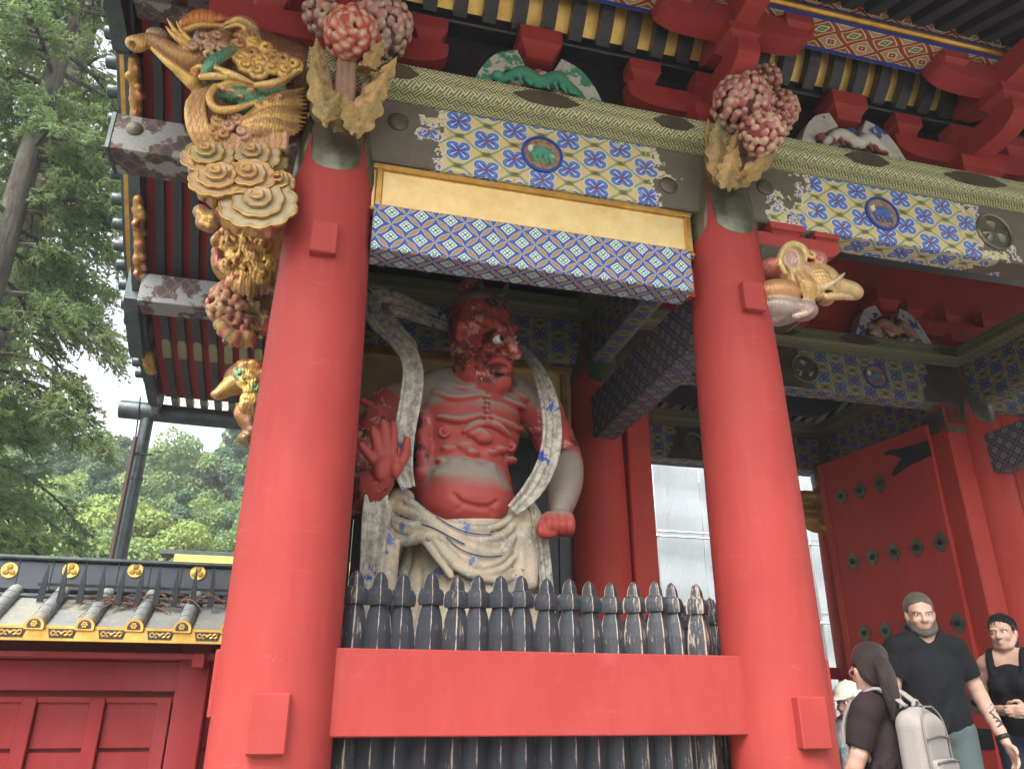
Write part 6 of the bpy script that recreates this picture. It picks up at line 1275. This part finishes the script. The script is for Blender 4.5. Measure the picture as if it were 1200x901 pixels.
def shirt(root, T, P, Rz, sc, mat, sleeve=.55, female=False, low=.86, name='shirt', tank=False):
    b = Sdf(); c0 = (1, 1, 1)
    b.ell(T((0, .01, .98)), np.array((.190, .140, .14))*sc, c0, .06*sc, Rz); b.ell(T((0, 0, 1.12)), np.array((.170 if not female else .152, .128, .16))*sc, c0, .06*sc, Rz); b.ell(T((0, 0, 1.25)), np.array((.180 if not female else .165, .130, .165))*sc, c0, .06*sc, Rz)
    if not tank: b.line([P['shR'], T((-.08, .01, 1.425)), T((.08, .01, 1.425)), P['shL']], [.070*sc, .070*sc, .070*sc, .070*sc], c0, .05*sc)
    if female:
        for s in (-1, 1): b.ell(T((s*.075, -.115, 1.25)), np.array((.068, .055, .062))*sc, c0, .04*sc, Rz)
    if not tank:
        for s in 'LR':
            a, e = P['sh'+s], P['el'+s]; b.line([a, a+(e-a)*sleeve*.5, a+(e-a)*sleeve], [.072*sc, .068*sc, .066*sc], c0, .03*sc); b.cap(a+(e-a)*(sleeve+.12), a+(e-a)*(sleeve+.6), .075*sc, .08*sc, c0, .01, op='s')
    else:
        for s in (-1, 1): b.line([T((s*.10, -.10, 1.33)), T((s*.105, -.06, 1.44)), T((s*.105, .01, 1.478)), T((s*.10, .09, 1.40)), T((s*.09, .11, 1.3))], .024*sc, c0, .012, 12)
    rr = random.Random(len(name)+int(T((0, 0, 0))[0]*100))
    for i in range(16):      # drapery
        a = rr.uniform(-3.1, 3.1); z = rr.uniform(.92, 1.15); p = T((.155*math.sin(a), -.118*math.cos(a), z)); q = T((.17*math.sin(a+.5), -.128*math.cos(a+.5), z+rr.uniform(.08, .2))); b.line([p, (p+q)/2+Rz @ v3(.03*math.sin(a), -.02*math.cos(a), 0)*sc*.3, q], [.020*sc, .016*sc, .006*sc], c0, .012*sc)
    b.box(T((0, 0, low-.2)), np.array((.4, .4, .2))*sc, .01, c0, .012, Rz, op='s'); b.cap(P['neck'], P['head'], .075*sc, .08*sc, c0, .012, op='s')
    return b.build(name, mat, .0095, root)
def trousers(root, T, P, Rz, sc, mat, to=.0, name='trousers'):
    b = Sdf(); c0 = (1, 1, 1); b.ell(T((0, .01, .95)), np.array((.178, .132, .125))*sc, c0, .05*sc, Rz)
    for s in 'LR':
        k = P['knee'+s]; e = P['ank'+s] if not to else P['knee'+s]+(P['hip'+s]-P['knee'+s])*to
        b.line([P['hip'+s], k, e] if not to else [P['hip'+s], e], [.105*sc, .078*sc, .062*sc] if not to else [.105*sc, .095*sc], c0, .03*sc)
    b.box(T((0, 0, 1.14)), np.array((.3, .3, .10))*sc, .01, c0, .01, Rz, op='s'); return b.build(name, mat, .011, root)
def scalp(root, H, hk, mat, name='hair', top=.012, back=-.02, extra=None, fringe=.052):
    b = Sdf(); c0 = (1, 1, 1); Rl = None
    b.ell(H(0, .022, .042), np.array((.086, .102, .096))*hk, c0, .02, RH[0]); b.ell(H(0, .06, -.02), np.array((.074, .058, .075))*hk, c0, .03, RH[0])
    b.box(H(0, -.12, -.03), np.array((.12, .085, .085))*hk, .02*hk, c0, .02*hk, RH[0], op='s')
    b.ell(H(0, -.105, fringe-.025), np.array((.066, .05, .045))*hk, c0, .02*hk, RH[0], op='s')
    for s in (-1, 1): b.line([H(s*.082, -.02, .0), H(s*.08, -.03, -.02)], .012*hk, c0, .01, op='s')
    if extra: extra(b)
    return b.build(name, mat, .008, root)
RH = [None]
def strands(root, H, hk, tie, n, mat, seed, lo=.25, tail=None):
    """combed hair: fine strands drawn over the scalp to a gathering point"""
    rr = random.Random(seed); mb = MB(); C0 = np.array((0, .022, .042)); Rr = np.array((.088, .104, .098)); td = nrm((np.array(tie)-C0)/Rr)
    for i in range(n):
        a = rr.uniform(-2.5, 2.5); e = rr.uniform(-.30, .55) if abs(a) > 1.0 else rr.uniform(.42, .8); d = nrm((math.sin(a)*math.cos(e), -math.cos(a)*math.cos(e), math.sin(e))); P_ = []
        for t in np.linspace(0, 1, 9): q = nrm(d*(1-t)+td*t+np.array((0, 0, .22))*math.sin(t*math.pi)*(1 if e > 0 else .2)); P_.append(H(*(C0+q*Rr*(1.0+rr.uniform(-.004, .012)))))
        if tail: P_ += [H(*(np.array(p)+np.array((rr.uniform(-1, 1), rr.uniform(-1, 1), rr.uniform(-1, 1)))*w)) for p, w in tail]
        mb.tube(P_, .0019*hk, 3, False)
    o = mb.build('hair_strands', mat, root); o['kind'] = 'stuff'; return o
# --- woman with ponytail and backpack, seen from behind, turned to the left
wp = W(1028, 830, Y=-1.0); fz = .30; top = W(1030, 757, Y=-1.0)[2]
fa = R(200)      # facing away, a little to the left
FACE = R(-152)
root, T, H, P, Rz, sc, hk = human('person', 'woman in a dark brown tee with a long ponytail, wearing a beige backpack', (wp[0], -1.0, fz), (top-fz)*.985, FACE, SK2, dict(elL=(.22, -.06, 1.14), wrL=(.15, -.22, 1.02), elR=(-.22, -.05, 1.13), wrR=(-.16, -.22, 1.0)), m_cloth('white_shoe', (.6, .6, .58)), R(-38), R(6), female=True)
Rh = Rz @ rotm('Z', R(-38)) @ rotm('X', R(6)); RH[0] = Rh
shirt(root, T, P, Rz, sc, m_cloth('brown_tee', (.019, .011, .012)), .75, True, .84); trousers(root, T, P, Rz, sc, m_cloth('navy_trousers', (.03, .035, .05)))
def tail(b): b.line([H(0, .105, .025), H(0, .150, .005), H(-.005, .165, -.07), H(-.01, .150, -.16), H(-.01, .135, -.235)], [.024*hk, .036*hk, .040*hk, .034*hk, .010*hk], (1, 1, 1), .012, 16); b.ell(H(0, .05, .07), np.array((.085, .09, .07))*hk, (1, 1, 1), .03, Rh)
hair = scalp(root, H, hk, HB, extra=tail); MB().tube([H(.022*math.cos(a), .128+.012*math.sin(a)*0, .018+.026*math.sin(a)) for a in np.linspace(0, 2*math.pi, 15)], .010*hk, 8, False).build('hair_band', m_cloth('pale_band', (.55, .48, .42)), root, True)
strands(root, H, hk, (0, .125, .03), 260, HB, 4, tail=[((0, .150, .005), .022), ((-.003, .166, -.07), .034), ((-.01, .152, -.16), .030), ((-.012, .138, -.25), .016)])
gl = MB()
for s in (-1, 1): gl.tube([H(s*.032+.024*math.cos(a), -.112, .004+.020*math.sin(a)) for a in np.linspace(0, 2*math.pi, 15)], .0022, 5); gl.tube([H(s*.056, -.11, .008), H(s*.082, -.03, .008), H(s*.084, .02, .004)], .0022, 5)
gl.build('glasses', M_pipe, root)
nk = Sdf()
for a in np.linspace(0, 2*math.pi, 15)[:-1]: nk.ell(T((.085*math.sin(a), .012-.085*math.cos(a), 1.455+.02*math.cos(a))), np.array((.036, .036, .030))*sc, (1, 1, 1), .02)
nk.build('scarf', m_cloth('blue_white_scarf', (.45, .50, .55), (.62, .64, .64), 30), .009, root)
# backpack (worn, but a thing of its own)
bp = thing('backpack', tuple(T((0, .22, .95))), 'light beige backpack on the back of the woman with the ponytail', 'backpack')
M_pack = m_cloth('beige_canvas', (.235, .215, .20), (.18, .162, .15), 90); c0 = (1, 1, 1)
k = Sdf(); k.box(T((0, .205, 1.15)), np.array((.152, .078, .225))*sc, .055*sc, c0, .02, Rz); k.ell(T((0, .195, 1.36)), np.array((.135, .066, .060))*sc, c0, .045, Rz)
k.build('bag', M_pack, .009, bp)
k = Sdf(); k.box(T((0, .290, 1.06)), np.array((.130, .028, .120))*sc, .026*sc, c0, .012, Rz); k.build('pocket', M_pack, .009, bp)
for s in (-1, 1): MB().tube(spline([T((s*.138, .278, .94)), T((s*.142, .280, 1.15)), T((s*.132, .272, 1.34)), T((s*.06, .262, 1.412)), T((0, .262, 1.418))], 22), .005*sc, 6).build('seam', m_cloth('seam_tape', (.17, .155, .14)), bp, True)
MB().tube(spline([T((-.128, .312, 1.165)), T((0, .322, 1.175)), T((.128, .312, 1.165))], 9), .006*sc, 6).build('pocket_zip', m_cloth('zip_tape', (.12, .11, .10)), bp, True)
for s in (-1, 1): MB().tube(spline([T((s*.085, .19, 1.42)), T((s*.10, .06, 1.505)), T((s*.115, -.09, 1.42)), T((s*.135, -.135, 1.25)), T((s*.165, -.02, 1.08)), T((s*.14, .16, 1.02))], 24), .030*sc, 8, True, .35).build('shoulder_strap', M_pack, bp, True)
MB().tube(spline([T((-.035, .20, 1.415)), T((-.02, .205, 1.445)), T((.02, .205, 1.445)), T((.035, .20, 1.415))], 9), .009*sc, 6).build('grab_loop', M_pack, bp, True); MB().tube(spline([T((-.14, .284, 1.27)), T((0, .289, 1.285)), T((.14, .284, 1.27))], 9), .005, 6).build('zip', m_cloth('bag_zip', (.13, .12, .11)), bp)
# --- child in a pale cap, beyond the pillar
cp = W(993, 800, Y=.12); ct = W(996, 797, Y=.12)[2]
root, T, H, P, Rz, sc, hk = human('person', 'child in a pale cap and patterned shirt beside the second red pillar', (cp[0], .12, FZ), (ct-FZ)*.955, R(-75), SK1, dict(elL=(.21, -.03, 1.14), wrL=(.2, -.14, .95), elR=(-.20, -.02, 1.12), wrR=(-.2, -.1, .9)), m_cloth('child_shoe', (.2, .3, .5)), R(0), R(8), child=True)
Rh = Rz @ rotm('X', R(8)); RH[0] = Rh
shirt(root, T, P, Rz, sc, m_cloth('patterned_shirt', (.60, .66, .66), None, 40, (14, (.20, .36, .42))), .6); trousers(root, T, P, Rz, sc, m_cloth('child_shorts', (.05, .07, .12)), .3, 'shorts'); scalp(root, H, hk, HD)
cpm = Sdf(); cpm.ell(H(0, .012, .062), np.array((.098, .116, .082))*hk, c0, .02, Rh); cpm.box(H(0, .0, -.02), np.array((.2, .2, .055))*hk, .01, c0, .008, Rh, op='s'); cpm.ell(H(0, -.125, .040), np.array((.078, .085, .012))*hk, c0, .012, Rh)
for q in range(6): a = q*math.pi/3; cpm.line([H(.098*math.sin(a), .012+.116*math.cos(a), .05), H(.05*math.sin(a), .012+.06*math.cos(a), .128), H(0, .012, .146)], .004, c0, .006, 6)
cpm.ell(H(0, .012, .147), .010*hk, c0, .005); cpm.build('cap', m_cloth('cream_cap', (.58, .54, .45)), .008, root)
# --- man in a black tee
mp = W(1085, 760, Y=-.02); mt = W(1090, 697, Y=0)[2]
root, T, H, P, Rz, sc, hk = human('person', 'man in a black tee and grey trousers with a wristwatch, walking through the gate', (mp[0], -.02, FZ), (mt-FZ)*.985, R(-18), SK1, dict(elL=(.275, .02, 1.12), wrL=(.325, -.06, .875), elR=(-.25, .0, 1.12), wrR=(-.27, -.10, .9)), m_cloth('dark_shoe', (.05, .05, .05)), R(-12), R(10))
Rh = Rz @ rotm('Z', R(-12)) @ rotm('X', R(10)); RH[0] = Rh
shirt(root, T, P, Rz, sc, m_cloth('black_tee', (.0055, .0065, .008)), .66, False, .83); trousers(root, T, P, Rz, sc, m_cloth('grey_green_trousers', (.075, .10, .10))); scalp(root, H, hk, HG)
bd_ = Sdf(); bd_.line([H(-.066, -.015, -.04), H(-.052, -.06, -.085), H(0, -.085, -.105), H(.052, -.06, -.085), H(.066, -.015, -.04)], [.014*hk, .020*hk, .024*hk, .020*hk, .014*hk], c0, .012, 16); bd_.build('beard', HG, .008, root)
w0, w1 = P['wrL'], P['elL']; MB().tube([w0+(w1-w0)*.06, w0+(w1-w0)*.15], .034*sc, 14).build('wristwatch', M_iron, root, True)
tt = MB()
for i in range(7):      # dark ink bands on the forearm
    q = w0+(w1-w0)*(.36+.07*i); tt.tube(spline([q+Rz @ v3(.034*math.sin(a), -.034*math.cos(a), .012*math.sin(3*a+i))*sc for a in np.linspace(-.4+.2*(i % 2), 1.5, 6)], 8), .0055*sc, 5)
tt.build('tattoo', m_cloth('tattoo_ink', (.06, .07, .08)), root)
# --- woman in a black tank top
fp_ = W(1176, 760, Y=.25); ft = W(1175, 720, Y=.25)[2]
root, T, H, P, Rz, sc, hk = human('person', 'woman in a black tank top and dark jeans with her forearm across her waist', (fp_[0]+.03, .25, FZ), (ft-FZ)*.985, R(-62), SK1, dict(elL=(.25, .06, 1.13), wrL=(.10, -.20, 1.10), elR=(-.23, .05, 1.12), wrR=(-.02, -.21, 1.09)), m_cloth('grey_shoe', (.3, .3, .3)), R(0), R(4), female=True)
Rh = Rz @ rotm('X', R(4)); RH[0] = Rh
shirt(root, T, P, Rz, sc, m_cloth('black_tank', (.0045, .005, .007)), .1, True, .92, 'tank_top', True); trousers(root, T, P, Rz, sc, m_cloth('dark_jeans', (.018, .024, .045)))
scalp(root, H, hk, HD, extra=lambda b: b.line([H(0, .08, -.02), H(0, .085, -.10), H(0, .07, -.16)], [.06*hk, .055*hk, .02*hk], c0, .02, 8))
strands(root, H, hk, (0, .10, -.06), 200, HD, 9)
# ------------------------------------------------------------------ trees
def tris_mesh(name, V, mat, per=3):
    """V: (n, per, 3) separate polygons"""
    n = len(V); me = bpy.data.meshes.new(name); me.vertices.add(n*per); me.vertices.foreach_set('co', V.astype(np.float32).ravel())
    me.loops.add(n*per); me.loops.foreach_set('vertex_index', np.arange(n*per, dtype=np.int32)); me.polygons.add(n); me.polygons.foreach_set('loop_start', np.arange(0, n*per, per, dtype=np.int32)); me.update(calc_edges=True); me.materials.append(mat.m); return me
def unit(a): return a/np.maximum(np.linalg.norm(a, axis=-1, keepdims=True), 1e-9)
def needles(C, D, rng, n=15, L=.24, w=.015):
    """feathery cedar sprays: C origins, D directions"""
    m = len(C); t = rng.random((m, n, 1)); base = C[:, None]+D[:, None]*L*t
    rd = rng.normal(size=(m, n, 3)); dr = unit(D[:, None]*1.15+unit(rd)*.85); ln = (.07+.075*rng.random((m, n, 1)))*(1.1-.5*t); sd = unit(np.cross(dr, rng.normal(size=(m, n, 3))))*w
    return np.stack([base-sd, base+sd, base+dr*ln], 2).reshape(-1, 3, 3)
def conifer(name, label, base, H, R0, z0, seed, dens=1.0, trunk_r=.3, lean=(0, 0), keep=None):
    rng = np.random.default_rng(seed); rr = random.Random(seed); t = thing(name, base, label, 'tree', 'tall cedars behind the side wall'); b = np.array(base, float)
    ax = lambda z: b+v3(lean[0]*z/H, lean[1]*z/H, z)
    MB().tube([ax(z) for z in np.linspace(-.1, H, 14)], list(np.linspace(trunk_r, .05, 14)), 12).build('trunk', M_bark, t, True)
    br = MB(); C, D = [], []; nb = int((H-z0)*6.5*dens)
    for i in range(nb):
        z = z0+(H-z0)*((i+rr.random())/nb); a = rr.uniform(0, 2*math.pi); L = R0*rr.uniform(.55, 1.1)*min(1.0, (H-z)/(H*.45)+.12); d = v3(math.cos(a), math.sin(a), 0)
        p0 = ax(z); pts = spline([p0, p0+d*L*.4+v3(0, 0, .05*L), p0+d*L*.75+v3(0, 0, -.10*L), p0+d*L+v3(0, 0, -.34*L)], 12)
        if keep is not None and not keep(pts[-1]): continue
        br.tube(pts, list(np.linspace(.030+.012*L, .006, 12)), 5)
        ns = int(15*L*dens)+4
        for k in range(ns):
            q = rr.uniform(.18, 1.0); p = pts[min(11, int(q*11))]; side = nrm(np.cross(d, (0, 0, 1)))*(1 if k % 2 else -1); tl = L*.30*(1.15-q)+.14
            dd = nrm(side*rr.uniform(.4, 1)+d*rr.uniform(.2, .9)+v3(0, 0, rr.uniform(-.55, .1))); e = p+dd*tl+v3(0, 0, -.06)
            if tl > .25: br.tube([p, (p+e)/2+v3(0, 0, .03), e], [.011, .008, .004], 3, False)
            for f in np.linspace(.2, 1.0, max(3, int(tl/.085))): c = p+(e-p)*f; C.append(c+rng.normal(size=3)*.03); D.append(nrm(dd+rng.normal(size=3)*.45+v3(0, 0, -.35)))
    br.build('branches', M_bark, t); V = needles(np.array(C), np.array(D), rng); link('crown', tris_mesh('crown', V, M_needle), t); return len(V)
def XY(px, py, Y): p = W(px, py, Y=Y); return p[0]
n1 = conifer('cedar_tree', 'dark-trunked cedar close behind the spiked wall, its boughs drooping', (XY(22, 225, 9.5), 9.5, 0), 25, 2.5, 2.0, 5, .85, .34)
n2 = conifer('cedar_tree', 'pale-trunked cedar rising next to the dark-trunked one', (XY(30, 285, 13.0), 13.0, 0), 30, 2.8, 3.0, 8, .62, .46)
n3 = conifer('cedar_tree', 'bushy cedar filling the gap below the high boughs behind the wall', (XY(-70, 480, 15.5), 15.5, 0), 20, 4.0, 1.5, 12, .65, .35)
# far wooded slope
def hillz(x, y): return max(0.0, (y-34)*.42)+1.2*math.sin(x*.11)*(y > 36)+.8*math.sin(y*.17+x*.05)*(y > 40)
hm = MB()
def hf(u, v): x, y = -110+230*u, 20+115*v; return (x, y, hillz(x, y)-(.4 if y < 36 else 0))
hm.grid(hf, 50, 30); hm.build('wooded_hill', Mat('forest_floor', .95).color((.045, .06, .028)), None, True, kind='structure')
def crown_mesh(seed, rx, rz, n, ls, mat, conical=False):
    rng = np.random.default_rng(seed); k = 26; cc = unit(rng.normal(size=(k, 3)))*np.array((rx, rx, rz))*rng.uniform(.45, .92, (k, 1)); cc[:, 2] += rz
    if conical: f = 1-np.clip(cc[:, 2]/(2.05*rz), 0, .92); cc[:, :2] *= f[:, None]*1.15
    rad = rng.uniform(.26, .42, k)*rx*(.8 if conical else 1)
    i = rng.integers(0, k, n); d = unit(rng.normal(size=(n, 3))); C = cc[i]+d*rad[i][:, None]*rng.uniform(.75, 1.05, (n, 1))*np.array((1, 1, .75))
    nn = unit(d+rng.normal(size=(n, 3))*.6+np.array((0, 0, .35))); u = unit(np.cross(nn, rng.normal(size=(n, 3))))*ls*rng.uniform(.6, 1.2, (n, 1)); v = np.cross(nn, u)*.62
    return tris_mesh('crown', np.stack([C-u, C-v*.9, C+u, C+v], 1), mat, 4)
kinds = [('broadleaf_tree', crown_mesh(1, 2.4, 2.6, 15000, .105, M_leafa), 'mid green broadleaf tree'), ('broadleaf_tree', crown_mesh(2, 2.2, 2.3, 15000, .10, M_leafb), 'bright yellow-green broadleaf tree'), ('conifer_tree', crown_mesh(3, 2.0, 4.2, 17000, .10, M_leafc, True), 'dark pointed conifer'), ('broadleaf_tree', crown_mesh(4, 2.7, 2.2, 16000, .11, M_leafa), 'wide mid green broadleaf tree')]
tr_me = MB().tube([(0, 0, -.5), (.05, 0, 2.2), (0, .05, 4.4)], [.22, .16, .08], 8).mesh('trunk', M_bark, True)
rr = random.Random(21); spots = []
rank = ('at the foot of the far slope', 'low on the wooded slope', 'a third of the way up the wooded slope', 'midway up the wooded slope', 'high on the wooded slope', 'on the crest of the wooded slope')
for row, Y in enumerate((38, 43, 49, 56, 64, 74)):
    n = 8; seen = {}
    for i in range(n):
        px = -40+390*(i+.5*(row % 2)+rr.uniform(-.25, .25))/n; x, y = W(px, 600, Y=Y)[0], Y+rr.uniform(-1.5, 1.5)
        kd = rr.choices(range(4), (2, 4 if row < 2 else 1.2, 3 if row > 1 else .3, 2))[0]
        while seen.get(kd, 0) > 3: kd = (kd+1) % 4
        j = seen.get(kd, 0); seen[kd] = j+1; s = (1.12, .92, 1.32, .76)[j]*(1.0+.06*row); size = ('mid-sized', 'smallish', 'tallest', 'smallest')[j]
        nm, me, lb = kinds[kd]; z = hillz(x, y); t = thing(nm, (x, y, z), size+' '+lb+' '+rank[row], 'tree', 'trees on the far slope'); a = rr.uniform(0, 6.28)
        for n_, m_, zz in (('trunk', tr_me, 0), ('crown', me, 2.2 if kd != 2 else 1.0)):
            o = bpy.data.objects.new(n_, m_); COL.objects.link(o); o.parent = t; o.location = (0, 0, zz*s); o.rotation_euler = (0, 0, a); o.scale = (s, s, s*rr.uniform(.98, 1.15))
# ------------------------------------------------------------------ summer haze over the valley
M_haze = bpy.data.materials.new('summer_haze'); M_haze.use_nodes = True; _t = M_haze.node_tree; _t.nodes.clear()
_v = _t.nodes.new('ShaderNodeVolumePrincipled'); _v.inputs['Color'].default_value = (.92, .95, 1.0, 1); _v.inputs['Density'].default_value = .0013; _v.inputs['Anisotropy'].default_value = .0
_o = _t.nodes.new('ShaderNodeOutputMaterial'); _t.links.new(_v.outputs[0], _o.inputs['Volume'])
hz = MB().box((0, 60, 23), (300, 180, 50), 0).build('haze', None, kind='stuff'); hz.data.materials.append(M_haze)
